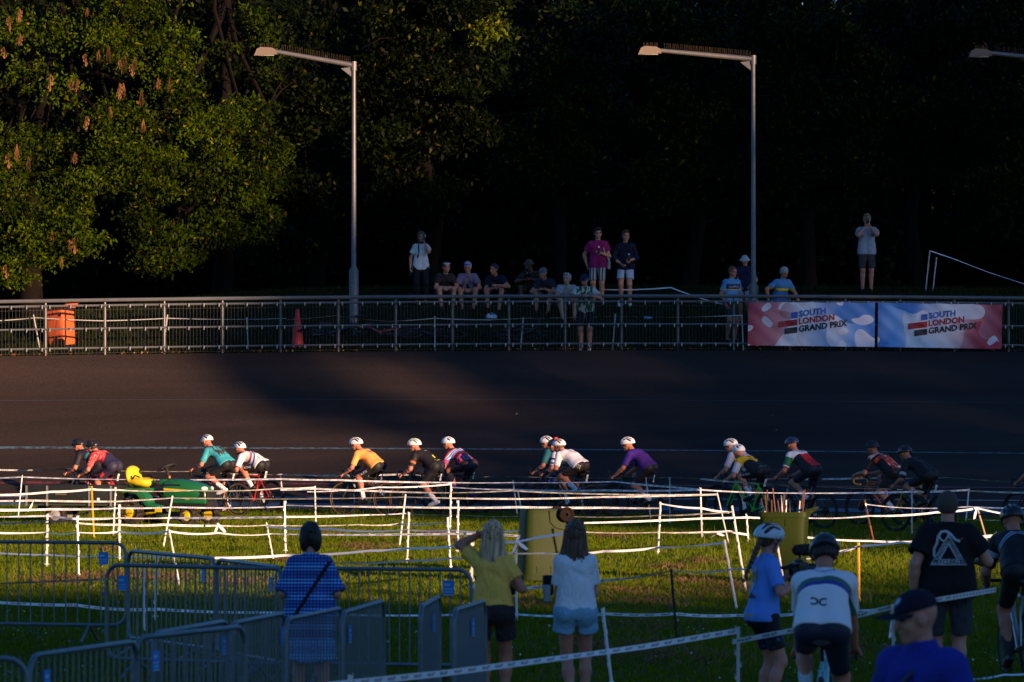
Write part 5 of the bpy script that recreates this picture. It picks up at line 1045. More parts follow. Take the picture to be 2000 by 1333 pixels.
cone = empty('traffic_cone', c, .3, 'red traffic cone behind the railing left of the lamp post', 'traffic cone'); CR = M('cone_red', (.45, .03, .025), .5)
MB().lathe([(.15, .03), (.14, .1), (.10, .45), (.095, .46), (.04, .86), (.028, .88)], n=20).obj('cone', CR, cone); MB().box((0, 0, .018), (.38, .38, .035)).obj('base', CR, cone, bevel=.01)
# ------------------------------------------------------------------ lawn tractor with trailer
GR = M('tractor_green', (.012, .13, .035), .3, 0, .08, 10, coat=.5); YW = M('tractor_yellow', (.72, .50, .01), .4, 0, .06, 10, coat=.2); BP = M('black_plastic', (.015, .015, .014), .55); TYR = M('mower_tyre', (.022, .017, .014), .9, 0, .3, 20, .3, 50)
tp = G(330, 1026); tr = empty('lawn_tractor', tp, R(-27), 'green lawn tractor with yellow seat and hubs parked facing right', 'tractor')
def wheel(par, x, y, r, w, rim):
    o = MB().ring((0, 0, 0), r * .72, r * .28, 'y', 30, 12, squash=w / (r * .56)).obj('wheel', TYR, par, loc=(x, y, r)); s = -1 if y < 0 else 1
    MB().lathe([(r * .55, -w * .35), (r * .52, s * w * .3), (r * .3, s * w * .32), (r * .27, s * w * .44), (.02, s * w * .46)] if s > 0 else [(r * .55, w * .35), (r * .52, -w * .3), (r * .3, -w * .32), (r * .27, -w * .44), (.02, -w * .46)], (0, 0, 0), 'y', 20).obj('hub', rim, o)
    tl = MB()
    for k in range(22):
        a = 2 * math.pi * k / 22; tl.box((r * .985 * math.cos(a), .0, r * .985 * math.sin(a)), (.02, w * .85, .02), Matrix.Rotation(-a, 3, 'Y') @ Matrix.Rotation(.5 if k % 2 else -.5, 3, 'X'))
    tag(tl.obj('tread', TYR, o), kind='stuff')
for y in (-1, 1): wheel(tr, -.58, y * .40, .255, .21, YW); wheel(tr, .66, y * .40, .195, .16, YW)
# bonnet: rounded loft along x
st = [(.02, .235, .50, .86), (.10, .25, .48, .885), (.35, .25, .45, .87), (.62, .235, .43, .82), (.80, .215, .42, .76), (.88, .19, .42, .70), (.91, .15, .43, .64)]
V = []; n = 14
for x, w, z0, z1 in st:
    for k in range(n):
        a = -.22 * math.pi + 1.44 * math.pi * k / (n - 1); c_, s_ = math.cos(a), math.sin(a); e = .55
        V.append((x, (abs(c_) ** e) * math.copysign(w, c_), (z0 + z1) / 2 + (abs(s_) ** e) * math.copysign((z1 - z0) / 2, s_)))
bo = MB().add(V, [(i * n + k, (i + 1) * n + k, (i + 1) * n + k + 1, i * n + k + 1) for i in range(6) for k in range(n - 1)] + [tuple(range(n)), tuple(range(7 * n - 1, 6 * n - 1, -1))]).obj('bonnet', GR, tr)
for y in (-1, 1): MB().prism([(.04, .70), (.60, .67), (.60, .645), (.04, .66)], y * .252, y * .258).obj('stripe', YW, bo); MB().prism([(.06, .78), (.4, .775), (.4, .745), (.06, .74)], y * .249, y * .257).obj('side_vent', BP, bo)
gm = MB(); gm.box((.885, 0, .545), (.09, .33, .20)); 
for z in (.48, .52, .56, .60): gm.box((.935, 0, z), (.02, .3, .012))
gm.obj('grille', BP, tr, bevel=.01); MB().box((.80, -.205, .545), (.16, .02, .2)).box((.80, .205, .545), (.16, .02, .2)).obj('grille_side', BP, tr)
for y in (-1, 1):
    hl = MB().lathe([(.005, .03), (.045, .02), (.06, 0), (.055, -.03)], (0, 0, 0), 'x', 16).obj('headlight', M('headlight_glass', (.75, .72, .68), .1, .2), tr, loc=(.86, y * .14, .70), rot=(0, R(-20), R(y * 25))); hl.scale = (1, 1.25, .7)
W, Fc = text2d('X300', .05); obj('lettering', mesh('lettering', [(.55 + x, -.262, .50 + y) for x, y in W], list(Fc), YW, False), tr)
MB().box((.28, 0, .42), (1.3, .34, .12)).box((-.1, 0, .34), (.5, .6, .05)).obj('chassis', BP, tr, bevel=.01)
MB().box((.56, 0, .46), (.70, .44, .09)).obj('lower_bonnet', GR, tr, bevel=.02)
MB().tube([(.93, -.28, .33), (1.04, -.22, .33), (1.07, 0, .33), (1.04, .22, .33), (.93, .28, .33)], .028, 8).obj('bumper', BP, tr)
fv = [(-1.0, .36), (-.98, .56), (-.86, .66), (-.60, .70), (-.34, .67), (-.22, .56), (-.14, .42), (.05, .38), (.05, .34), (-.20, .34), (-.30, .46), (-.42, .58), (-.60, .62), (-.78, .58), (-.88, .46), (-.90, .36)]
for y in (-1, 1): MB().prism(fv, y * .25, y * .50).obj('fender', GR, tr, bevel=.012)
MB().box((-.6, 0, .66), (.7, .5, .08)).obj('seat_deck', GR, tr, bevel=.02)
E3 = np.eye(3); sp_ = [ell((-.56, 0, .79), E3, (.24, .235, .085), .05), ell((-.46, 0, .80), E3, (.13, .22, .085), .05), ell((-.77, 0, .90), rotm(0, -12), (.085, .26, .19), .08), ell((-.79, 0, .99), rotm(0, -12), (.08, .225, .12), .05), ell((-.60, .2, .83), E3, (.16, .05, .06), .04), ell((-.60, -.2, .83), E3, (.16, .05, .06), .04), neg(ell((-.55, 0, .90), E3, (.16, .12, .05)), .05)]
Vs, Qs = sdf_mesh(sp_, .014); st_ = obj('seat', mesh('seat', Vs, Qs, YW), tr)
for y in (-1, 1): MB().tube([(-.66, y * .235, .86), (-.60, y * .24, .93), (-.5, y * .235, .9)], .016, 7).obj('arm_rest', BP, st_)
swm = MB(); swm.ring((0, 0, 0), .175, .018, 'z', 30, 8); swm.lathe([(.06, -.03), (.05, .02), (.01, .03)], (0, 0, 0), 'z', 14)
for a in (0, 2.1, 4.2): swm.tube([(0, 0, 0), (.17 * math.cos(a), .17 * math.sin(a), .005)], .014, 6)
sw = swm.obj('steering_wheel', BP, tr, loc=(-.06, 0, 1.08), rot=(0, R(-22), 0)); MB().tube([(.02, 0, .84), (-.06, 0, 1.07)], .03, 8).obj('steering_column', BP, tr)
MB().box((-.02, 0, .80), (.16, .40, .14)).obj('dashboard', GR, tr, bevel=.03); MB().lathe([(.02, 0), (.022, .04), (.005, .05)], (0, 0, 0), 'z', 10).obj('warning_lamp', M('amber', (.6, .2, .01), .3), tr, loc=(.12, -.18, .885))
MB().lathe([(.40, .10), (.42, .14), (.38, .22), (.15, .25)], (.08, 0, 0), 'z', 18).obj('mower_deck', M('deck', (.02, .045, .015), .7), tr); MB().box((.02, -.42, .30), (.14, .02, .09)).obj('decal', YW, tr)
MB().box((-.95, 0, .33), (.2, .08, .05)).obj('tow_bar', BP, tr)
# trailer
tl = G(150, 1026); tt = empty('garden_trailer', tl, R(-12), 'low black garden trailer hitched behind the lawn tractor', 'trailer'); TB = M('trailer_black', (.012, .014, .012), .5, 0, .3, 9); TG = M('trailer_frame', (.03, .04, .025), .6)
for y in (-1, 1): MB().box((0, y * .5, .58), (1.7, .03, .34)).obj('side_panel', TB, tt, bevel=.006)
MB().box((-.85, 0, .58), (.03, 1.0, .34)).obj('tail_gate', TB, tt); MB().box((.85, 0, .58), (.03, 1.0, .34)).obj('front_panel', TB, tt); MB().box((0, 0, .40), (1.7, 1.0, .04)).obj('floor_panel', TG, tt)
for y in (-1, 1):
    for x in (-.42, .40, .82, -.82): MB().box((x, y * .525, .56), (.035, .02, .38)).obj('stanchion', M('stanchion', (.25, .27, .27), .5, .5), tt)
MB().box((0, 0, .34), (1.5, .08, .08)).box((.2, -.3, .33), (1.0, .06, .06)).box((.2, .3, .33), (1.0, .06, .06)).tube([(.8, 0, .34), (1.35, 0, .36)], .03, 8).obj('chassis', TG, tt)
for y in (-1, 1): wheel(tt, -.28, y * .40, .20, .14, M('trailer_hub', (.4, .38, .34), .5, .4)); 
MB().box((-.15, -.53, .62), (.22, .006, .09)).obj('plate', M('brass_plate', (.10, .07, .04), .6), tt); MB().box((.58, -.53, .5), (.05, .006, .05)).obj('sticker', WINK, tt)
# ------------------------------------------------------------------ course stakes
SW = M('stake_plastic', (.74, .72, .68), .5, 0, .1, 12); SY = M('stake_yellow', (.62, .34, .01), .5, 0, .1, 12); SK = M('stake_black', (.012, .012, .012), .6); SR = M('stake_red', (.45, .07, .03), .6); SB = M('stake_pine', (.55, .38, .20), .7, 0, .2, 25); SG = M('stake_dull', (.42, .42, .41), .6)
def stake(label, top, bot, mat=SW, D=None, w=.028, lugs=True, z0=0.0, two=None, group='course stakes'):
    b = G(*bot) if D is None else P(bot[0], bot[1], D)
    if D is not None and z0 is not None: b.z = z0 if z0 else b.z
    t = P(top[0], top[1], b.y + random.uniform(-.06, .06)); v = t - b; L = v.length; m = MB()
    m.box((0, 0, L / 2), (w, w * .55, L)); m.box((0, -w * .35, L / 2), (w * .35, w * .5, L)); m.add([(-w / 2, -w / 4, 0), (w / 2, -w / 4, 0), (w / 2, w / 4, 0), (-w / 2, w / 4, 0), (0, 0, -.08)], [(0, 1, 4), (1, 2, 4), (2, 3, 4), (3, 0, 4)])
    m.box((0, 0, .06), (w * 2.6, w * .5, .012))
    if lugs:
        for k, f in enumerate(np.linspace(.28, .97, 6)): m.box(((-1 if k % 2 else 1) * w * .72, 0, L * f), (w * .55, w * .5, .022)); m.box(((-1 if k % 2 else 1) * w * .9, 0, L * f + .016), (w * .2, w * .5, .03))
    o = empty('stake', b, 0, label, 'stake', group); o.rotation_mode = 'QUATERNION'; o.rotation_quaternion = v.to_track_quat('Z', 'Y')
    obj('shaft', m.mesh('shaft', mat, smooth=False), o)
    if two: MB().box((0, 0, L * .22), (w * 1.06, w * .62, L * .44)).obj('painted_end', two, o); MB().box((0, -.001, L * .9), (w * 1.1, w * .7, .05)).obj('painted_band', SW, o)
    return o
ST = [('white stake at the left edge standing by the trailer', (43, 929), (35, 1012)), ('white stake planted in front of the trailer front', (226, 952), (221, 1046)),
 ('white stake in front of the tractor rear wheel', (233, 986), (234, 1096)), ('short white stake left of centre of the leftmost barrier', (93, 1004), (92, 1110)), ('white stake behind the leftmost barrier, right of its middle', (151, 1008), (154, 1131)),
 ('white stake leaning left before the tractor bonnet', (337, 969), (319, 1070)), ('white stake leaning right below the tractor front wheels', (331, 1035), (353, 1150)), ('slanting white stake at the red bicycle front wheel', (548, 929), (557, 1004)),
 ('upright white stake between red bicycle and plaid dress woman', (556, 979), (558, 1083)), ('white stake right of the red bicycle rear wheel', (615, 950), (617, 1023)), ('white stake leaning right just left of plaid dress woman', (521, 1022), (535, 1096)),
 ('white stake leaning left before the orange jersey bicycle', (792, 966), (780, 1069)), ('white stake right of the plaid dress woman, upright', (799, 1001), (795, 1100)), ('tall white stake in front of the hooped cyclist', (881, 942), (879, 1034)),
 ('upright white stake left of the yellow shirt woman head', (895, 978), (894, 1083)), ('white stake closely left of the one beside the yellow shirt woman', (874, 1011), (881, 1115)), ('white stake leaning right behind the upturned bin', (1002, 939), (1011, 1008)),
 ('pale stake leaning right at the upturned bin corner', (1011, 957), (1022, 1014)), ('white stake on the lawn between white shirt woman and olive bin', (1290, 981), (1285, 1085)), ('upright white stake far left of the olive bin', (1368, 953), (1371, 1052)),
 ('white stake leaning right, second left of the olive bin', (1401, 963), (1424, 1064)), ('long white stake leaning right beside the camerawoman head', (1430, 988), (1458, 1157)), ('short white stake at the left side of the olive bin', (1458, 1006), (1462, 1060)),
 ('white stake leaning right at the camerawoman shoulder', (1415, 1055), (1440, 1195)), ('white stake under the camerawoman camera', (1518, 1060), (1535, 1167)), ('grey white stake in front of the cyclist in black', (1781, 953), (1781, 1045)),
 ('white stake right of the black T-shirt man head', (1892, 955), (1886, 1019)), ('short white stake right of the black T-shirt man', (1943, 1042), (1941, 1077)), ('white stake leaning right near the white shirt woman legs', (1177, 1188), (1196, 1345)),
 ('white stake left of the upturned bin tied with a tape bow', (1007, 1078), (1010, 1213)), ('white stake hidden behind the yellow shirt woman arm', (922, 1060), (922, 1187)), ('near white stake left of the camerawoman legs', (1442, 1225), (1441, 1395)),
 ('white stake seen through the barriers, right one of a pair', (306, 1085), (304, 1214)), ('white stake seen through the barriers, left one of a pair', (280, 1103), (282, 1232)), ('weathered stake beside the capped man face', (1743, 1180), (1745, 1300)),
 ('blurred white stake top at the lower edge left of centre', (683, 1318), (683, 1480)), ('faint grey stake beyond the orange jersey cyclist', (693, 926), (692, 1000)), ('faint grey stake beyond the purple jersey cyclist', (1308, 932), (1308, 1026)), ('grey stake leaning right by the purple cyclist rear wheel', (1261, 931), (1271, 1015))]
for i, (lb, t, b) in enumerate(ST): stake(lb, t, b, SG if 'grey' in lb or 'weathered' in lb else SW, w=.027 if b[1] > 1180 else .025)
stake('yellow stake standing before the black trailer', (179, 950), (184, 1056), SY, lugs=False); stake('orange yellow stake right of the white jersey cyclist by the bin', (1677, 1060), (1678, 1180), SY, lugs=False)
stake('black stake on the lawn right of the white shirt woman', (1311, 1112), (1324, 1268), SK, w=.026); stake('brown stake with red lower half before the green bicycle group', (1689, 977), (1708, 1066), WOODM, lugs=False, two=SR)
stake('bare pine stake leaning right of the black T-shirt man', (1909, 992), (1937, 1088), SB, lugs=False, w=.034); stake('yellow stake beyond the cyclist in black', (1798, 935), (1800, 1024), SY, lugs=False)
for i, (lb, t, b, D) in enumerate([('pale stake behind the railing at the orange bin', (65, 612), (79, 686), 116.9), ('pale stake behind the railing right of the orange bin', (327, 615), (318, 686), 116.9), ('pale stake behind the railing left of the traffic cone', (482, 620), (485, 686), 116.9),
   ('pale stake behind the railing below the seated men', (849, 617), (850, 684), 117.0), ('pale stake behind the railing below the bucket hat man', (1022, 620), (1016, 683), 117.0), ('pale stake behind the railing below the magenta shirt man', (1202, 613), (1196, 683), 117.0), ('pale stake behind the railing at the left banner edge', (1449, 615), (1452, 680), 117.1)]):
    stake(lb, t, b, SG, D, .028, False, float(bankz(np.float64((b[0] - 1000) * D / F), np.float64(D))), group='stakes on the embankment')
for lb, t, b in (('taller pale stake on the bank at the far right', (1816, 490), (1808, 568)), ('shorter pale stake on the bank at the far right', (1829, 503), (1822, 567))): stake(lb, t, b, SG, 121.8, .03, False, 0, group='stakes on the embankment')
# ------------------------------------------------------------------ white course tape, printed
TAPE = M('course_tape', (.80, .80, .80), .45, 0, .06, 5); TAPEPRINT = M('tape_print', (.10, .10, .11), .6)
LET = {'M': [(0, 0, 0, 1), (0, 1, .5, .3), (.5, .3, 1, 1), (1, 1, 1, 0)], 'A': [(0, 0, .5, 1), (.5, 1, 1, 0), (.2, .35, .8, .35)], 'P': [(0, 0, 0, 1), (0, 1, .9, .9), (.9, .9, .8, .5), (.8, .5, 0, .45)]}
TN = 0
def tape(label, pts, D0, D1, w=.05, prt=True, sag=.03, group='white course tapes', twist=1.0, mat=None):
    global TN
    TN += 1; rg = np.random.default_rng(400 + TN); sag *= rg.uniform(.2, 1.1); x0, x1 = pts[0][0], pts[-1][0]; w = w * .62; W = []
    Ds = D0 if isinstance(D0, (list, tuple)) else [lerp(D0, D1, (x - x0) / (x1 - x0 + 1e-9)) for x, y in pts]
    Q = [P(x, y, d) for (x, y), d in zip(pts, Ds)]
    path = []
    for a, b in zip(Q[:-1], Q[1:]):
        n = max(2, int((b - a).length / .12))
        for i in range(n): t = i / n; path.append(a.lerp(b, t) + Vector((0, 0, -sag * 4 * t * (1 - t) * min(1, (b - a).length / 2))))
    path.append(Q[-1]); N = len(path); o = path[0].copy(); s = np.concatenate([[0], np.cumsum([(path[i + 1] - path[i]).length for i in range(N - 1)])])
    ph = rg.uniform(0, 6, 3); tw = rg.uniform(.4, .95) * rg.choice([-1, 1]) * min(1, twist) + twist * (  .55 * np.sin(s * .7 + ph[0]) + .18 * np.sin(s * 1.7 + ph[1]) + .06 * np.sin(s * 6 + ph[2]))
    tw = np.clip(tw, -1.12, 1.12)
    up = [Vector((0, math.sin(a), math.cos(a))) * w / 2 for a in tw]
    V = [v for p, u in zip(path, up) for v in (p - o - u, p - o + u)]
    V += [(p - o).lerp(p - o, 1) + Vector((0, .003, 0)) for p in path]      # slight fold gives the band a body
    Fc = [(2 * i, 2 * i + 2, 2 * i + 3, 2 * i + 1) for i in range(N - 1)]
    t = obj('barrier_tape', mesh('barrier_tape', V[:2 * N], Fc, mat or TAPE, True), None, o); tag(t, label, 'tape', group)
    if prt:
        LV = []; LF = []; L = s[-1]; q = rg.uniform(0, .2); Px = np.array([tuple(p - o) for p in path]); Ux = np.array([tuple(u) for u in up])
        while q < L - .2:
            for li, ch in enumerate('MAAP'):
                for (a, b, c, d) in LET[ch]:
                    e = .018; dx, dy = (c - a) * .03, (d - b) * .03; ln = math.hypot(dx, dy); nx, ny = -dy / ln * .0042, dx / ln * .0042; k = len(LV)
                    for (g, h) in ((a * .03 + nx, b * .03 + ny), (c * .03 + nx, d * .03 + ny), (c * .03 - nx, d * .03 - ny), (a * .03 - nx, b * .03 - ny)):
                        ss = q + li * .042 + g + .25 * h; vv = (h / .03 - .5) * 1.3
                        P_ = [np.interp(ss, s, Px[:, j]) + np.interp(ss, s, Ux[:, j]) * vv * .8 for j in range(3)]; LV.append((P_[0], P_[1] - .0025, P_[2]))
                    LF.append((k, k + 1, k + 2, k + 3))
            q += .17 + rg.uniform(.11, .13)
        if LF: tag(obj('tape_lettering', mesh('tape_lettering', LV, LF, TAPEPRINT, False), t), kind='stuff')
    return t
T = tape
T('far tape running along the track side behind all the cyclists', [(-40, 917), (140, 916), (380, 921), (548, 927), (780, 927), (1000, 931), (1308, 933)], 105.6, 102.5, .055)
T('far tape on the track side behind the right hand cyclists', [(1308, 933), (1500, 936), (1700, 934), (1850, 933), (2040, 944)], 102, 97, .055)
T('tape from left edge past the trailer to the upturned bin, cyclists behind', [(-40, 935), (43, 932), (250, 937), (548, 936), (660, 938), (881, 943), (1002, 943), (1200, 941), (1368, 956)], [102, 101.4, 100.5, 99, 98.5, 98, 98, 96, 92], None, .05)
T('tape crossing before the green bicycle and on to the right edge', [(1368, 936), (1510, 946), (1720, 955), (1892, 959), (2040, 963)], 96, 93, .05)
T('double printed tape across the tractor to the red bicycle stake', [(-40, 967), (100, 961), (179, 956), (226, 957), (380, 958), (548, 954), (615, 952)], 88, 92, .055)
T('tape sagging from trailer corner to the leaning tractor stake', [(-40, 979), (66, 978), (226, 980), (337, 973), (450, 974), (557, 975), (792, 971), (1010, 975), (1180, 971), (1401, 966)], 89, 88, .05)
T('tape from the red bicycle past the hooped cyclist to the upturned bin', [(548, 957), (615, 955), (720, 959), (881, 963), (1000, 959), (1200, 966), (1368, 967), (1401, 966)], 93, 90, .05)
T('tape rising to the tall stake before the hooped cyclist', [(600, 961), (740, 952), (881, 946)], 92, 95, .045)
T('tape from the tall stake to the right over the three abreast group', [(881, 952), (1002, 957), (1180, 958), (1368, 957), (1500, 963), (1781, 961), (1892, 957)], [94, 93, 91, 89, 89, 91, 93], None, .05)
T('broad printed tape across the tractor wheels', [(-40, 996), (100, 995), (233, 993), (340, 991), (557, 990)], 79.5, 81, .06)
T('printed tape from the red bicycle stakes to the upturned bin', [(556, 987), (700, 990), (792, 991), (895, 992), (1012, 991), (1180, 992), (1290, 993)], 82, 82, .055)
T('tape dropping from the lawn stake to the leaning stakes by the olive bin', [(1290, 984), (1371, 993), (1424, 1001)], 80, 82, .05)
T('printed tape from left edge over the tractor front wheels', [(-40, 1010), (93, 1008), (151, 1014), (234, 1012), (326, 1012), (557, 1010), (720, 1006), (792, 1003)], [74, 74.5, 74, 77, 82, 80.5, 82, 84], None, .052)
T('tape from the leaning stake to the upturned bin below the hooped cyclist', [(792, 1004), (895, 1006), (1012, 1009)], 84, 82, .052)
T('tape from the upturned bin wheels to the olive bin', [(1112, 1009), (1285, 1007), (1371, 1004), (1430, 1000)], 80, 79, .055)
T('lower tape from the upturned bin wheels to the olive bin', [(1130, 1022), (1285, 1017), (1371, 1013), (1458, 1011), (1485, 1012)], 78, 80, .045)
T('broad printed tape from left edge at stake tops behind the leftmost barrier', [(-40, 1019), (93, 1017), (151, 1016), (151, 1016)], 73.5, 70.8, .055)
T('printed tape with a knot from the stake before the barrier to plaid dress woman', [(151, 1022), (234, 1025), (319, 1025), (426, 1027), (521, 1026), (557, 1027), (700, 1025), (780, 1024), (874, 1021)], [70.7, 72, 74, 75, 76.5, 77, 78, 80, 76], None, .052)
T('faint tape from the plaid dress woman head to the upturned bin', [(521, 1028), (640, 1033), (795, 1035), (880, 1036), (1012, 1037)], 76.5, 72, .05, False)
T('lower tape from left edge to the stake beside the plaid dress woman', [(-40, 1040), (93, 1040), (151, 1040), (233, 1039), (331, 1038), (426, 1041), (530, 1043)], [74, 74.5, 71, 72, 70, 72, 75], None, .045, False)
T('tape from plaid dress woman to the yellow shirt woman hair', [(530, 1043), (795, 1044), (878, 1043), (950, 1042), (1012, 1047), (1080, 1049)], 75, 72, .05)
T('tape on the lawn from the white shirt woman to the leaning stakes', [(1115, 1038), (1285, 1040), (1371, 1040), (1424, 1038), (1462, 1045)], 77, 79, .05)
T('tape beyond the olive bin to the red ended stake', [(1568, 1049), (1700, 1057), (1790, 1058), (1900, 1052)], 80, 82, .045)
T('tape from olive bin past the black T-shirt man to the pine stake', [(1572, 1012), (1700, 1008), (1830, 1001), (1909, 993)], 76, 78.5, .055)
T('tape dropping from the pine stake to the right edge', [(1909, 993), (1960, 1004), (2010, 1010)], 78.5, 80, .04)
T('tape behind the black T-shirt man at knee height of the bicycles', [(1689, 985), (1781, 993), (1892, 990), (2020, 992)], 84, 86, .045)
T('low tape before the track edge at the right side', [(1886, 1014), (1960, 1017), (2040, 1021)], 97, 98, .045)
T('tape rising from the stake by the barriers to the yellow shirt woman', [(420, 1090), (557, 1085), (720, 1076), (800, 1071), (922, 1061)], [66, 66, 65, 64.5, 62.5], None, .05, False)
T('bluish tape at barrier top height left of plaid dress woman', [(-40, 1078), (93, 1084), (205, 1087), (306, 1087), (420, 1089)], 60, 60, .04, False)
T('bluish tape right of plaid dress woman to the yellow shirt woman', [(660, 1100), (795, 1095), (880, 1091), (940, 1087)], 56, 58, .05, False)
T('tape tied to the left corner of the middle barrier', [(-40, 1141), (100, 1136), (212, 1131)], 46.5, 46.3, .05)
T('long low tape across the lawn behind the barriers and both women', [(-40, 1174), (150, 1182), (306, 1190), (560, 1196), (922, 1200), (1009, 1200), (1185, 1199), (1318, 1199), (1440, 1202), (1560, 1199), (1650, 1192), (1735, 1187)], [54, 54, 56, 56, 57, 57, 55, 54, 55, 54, 53, 52], None, .05)
T('tape bow tied to the upturned bin stake rising behind white shirt woman', [(984, 1060), (1012, 1058), (1050, 1050), (1100, 1042)], 58.5, 58, .05, False)
T('straight tape from the bow stake behind white shirt woman', [(984, 1081), (1060, 1081), (1110, 1081), (1180, 1077), (1285, 1070), (1415, 1060), (1415, 1060)], [58.5, 59, 60, 62, 66, 61, 61], None, .045, False)
T('tape between the two women rising to the black stake and camerawoman', [(1015, 1150), (1080, 1143), (1180, 1134), (1311, 1115), (1436, 1111), (1480, 1109)], [54, 54, 54, 53, 56, 57], None, .05)
T('tape from the orange stake past the cyclist head to the black T-shirt man', [(1575, 1092), (1640, 1078), (1677, 1067), (1760, 1059), (1830, 1060)], [60, 62, 63, 62, 60], None, .045, False)
T('short tape at the shoulder of the black T-shirt man', [(1900, 1050), (1943, 1047)], 72, 72, .07, False)
T('broad near tape slanting up across the legs of both women', [(640, 1339), (860, 1316), (1060, 1290), (1260, 1263), (1442, 1232)], 33.5, 42, .075, True, .0, twist=.4)
T('near tape from the stake past the white jersey cyclist to the right edge', [(1430, 1254), (1550, 1231), (1640, 1211), (1740, 1186), (1860, 1167), (1945, 1152)], [42, 41.5, 41, 40.5, 42.5, 46.5], None, .072, True, .0, twist=.4)
T('tape low at the right edge by the black cyclist wheel', [(1900, 1327), (1960, 1318), (2040, 1312)], 47, 46, .045, False)
for lb, p in (('tape behind the railing from the left edge to the traffic cone', [(-20, 628), (70, 621), (200, 627), (327, 622), (482, 624), (560, 622)]), ('tape behind the railing from the traffic cone to the seated men', [(560, 625), (655, 617), (760, 628), (849, 622), (960, 625)]), ('tape behind the railing from seated men to the banners', [(960, 625), (1022, 622), (1100, 621), (1202, 618), (1330, 620), (1450, 616)])):
    T(lb, p, 117.0, 117.0, .032, False, group='tapes behind the railing', twist=1.8, mat=SG)
T('tape rising behind the green shirt man to the left banner', [(1180, 566), (1310, 562), (1400, 592), (1450, 600)], 120, 118.5, .045, False, group='tapes behind the railing'); T('long tape sagging from the bank stakes to the right edge', [(1816, 490), (1860, 505), (1930, 532), (2040, 568)], 121.8, 120, .045, False, 0, group='tapes behind the railing')
def tails(label, px, py, D, ds):
    m = MB()
    for dx, dy in ds:
        a = Vector((0, 0, 0)); b = Vector((dx, -.01, dy)) * D / F; u = Vector((.022, .004, .01)); m.add([a - u * .5, a + u * .5, a.lerp(b, .5) + u + Vector((0, .02, 0)), b + u * .7, b - u * .7, a.lerp(b, .5) - u + Vector((0, .02, 0))], [(0, 1, 2, 5), (5, 2, 3, 4)])
    m.box((0, 0, 0), (.03, .03, .03)); tag(m.obj('tape_knot', TAPE, None, loc=P(px, py, D)), label, 'tape knot', 'knotted tape ends')
tails('tape knot with hanging ends between tractor and plaid dress woman', 426, 1024, 74.5, [(-6, -18), (14, -16)]); tails('tape bow on the stake left of the upturned bin', 1010, 1058, 58.3, [(20, -16), (-8, -22), (4, 12)]); tails('loose tape ends fluttering beside the capped man', 1748, 1186, 52, [(-6, -34), (-10, -60), (6, -20)]); tails('loose tape end hanging from the pine stake', 1907, 994, 78.4, [(-4, -20)]); tails('tape knot at the trailer corner', 66, 979, 88.5, [(-10, -20)]); tails('white tape knot on the barrier corner left of yellow shirt woman', 922, 1145, 46, [(14, -8), (-6, 6)]); tails('flapping tape end below the leaning stakes', 1402, 1042, 78, [(-14, -8), (12, -5)])
# ------------------------------------------------------------------ crowd barriers
GV = M('barrier_galvanised', (.13, .165, .18), .45, .5, .3, 7, .15, 30); TAGB = M('blue_tag', (.02, .20, .55), .5)
BARH = 1.06
def barrier(label, a, b, Da, Db, leg=True, tag_at=.9, nb=17):
    A = Vector(((a - 1000) * Da / F, Da, 0)); Bv = Vector(((b - 1000) * Db / F, Db, 0)); v = Bv - A; L = v.length; t = empty('crowd_barrier', A, math.atan2(v.y, v.x), label, 'barrier', 'metal crowd barriers')
    r = .13; z0, z1 = .20, BARH; pts = []
    for cx, cz, a0 in ((r, z0 + r, 180), (L - r, z0 + r, 270), (L - r, z1 - r, 0), (r, z1 - r, 90)):
        for k in range(6): w = R(a0 + 18 * k); pts.append(Vector((cx + r * math.cos(w), 0, cz + r * math.sin(w))))
    pts.append(pts[0]); MB().tube(pts, .019, 8, caps=False).obj('frame', GV, t)
    bm_ = MB().tube([(0, 0, z0), (0, 0, z1)], .0068, 6).mesh('bar', GV)
    for f in np.linspace(.06, .94, nb): obj('bar', bm_, t, (L * f, 0, 0))
    if leg:
        for f in (.17, .83): MB().tube([(L * f, -.28, .03), (L * f, -.24, .05), (L * f, 0, .2), (L * f, .24, .05), (L * f, .28, .03)], .016, 6).obj('foot', GV, t)
    tg_ = MB().box((L * tag_at, -.026, .90), (.105, .006, .13)).obj('maker_tag', TAGB, t)
    tl_ = MB()
    for k in range(3): tl_.box((L * tag_at, -.031, .885 - .025 * k), (.085, .003, .009))
    tl_.box((L * tag_at - .012, -.031, .925), (.055, .003, .022)); tag(tl_.obj('tag_print', M('tag_print', (.25, .45, .7), .5), tg_), kind='stuff')
    for z in (.45, .8): MB().box((-.03, 0, z), (.05, .02, .03)).obj('hook', GV, t)
    return t
barrier('leftmost far barrier cut by the left edge', -170, 246, 54.0, 53.4); barrier('barrier right of the leftmost far one, turned away', 251, 420, 51.0, 48.8); barrier('barrier behind the plaid dress woman left side', 424, 548, 48.6, 46.6, nb=17)
barrier('wide barrier with rounded left corner below the leftmost one', 209, 560, 47.2, 46.2, tag_at=.10); barrier('barrier between plaid dress woman and yellow shirt woman', 562, 921, 46.4, 46.0, tag_at=.88)
barrier('blurred barrier at the lower left corner', -190, 52, 31.4, 31.6, tag_at=.5); barrier('blurred near barrier right of the corner one', 58, 268, 31.8, 33.6, tag_at=.12); barrier('near barrier, third from the lower left corner', 264, 478, 34.0, 35.6, tag_at=.15)
barrier('near barrier just left of the plaid dress', 300, 445, 34.6, 36.4, tag_at=.9); barrier('near barrier overlapping the left hem of the plaid dress', 452, 556, 36.0, 37.6, tag_at=.9); barrier('near barrier in front of the plaid dress', 558, 668, 36.6, 38.4, tag_at=.95); barrier('near barrier right of the plaid dress', 668, 749, 37.6, 39.6, tag_at=.1)
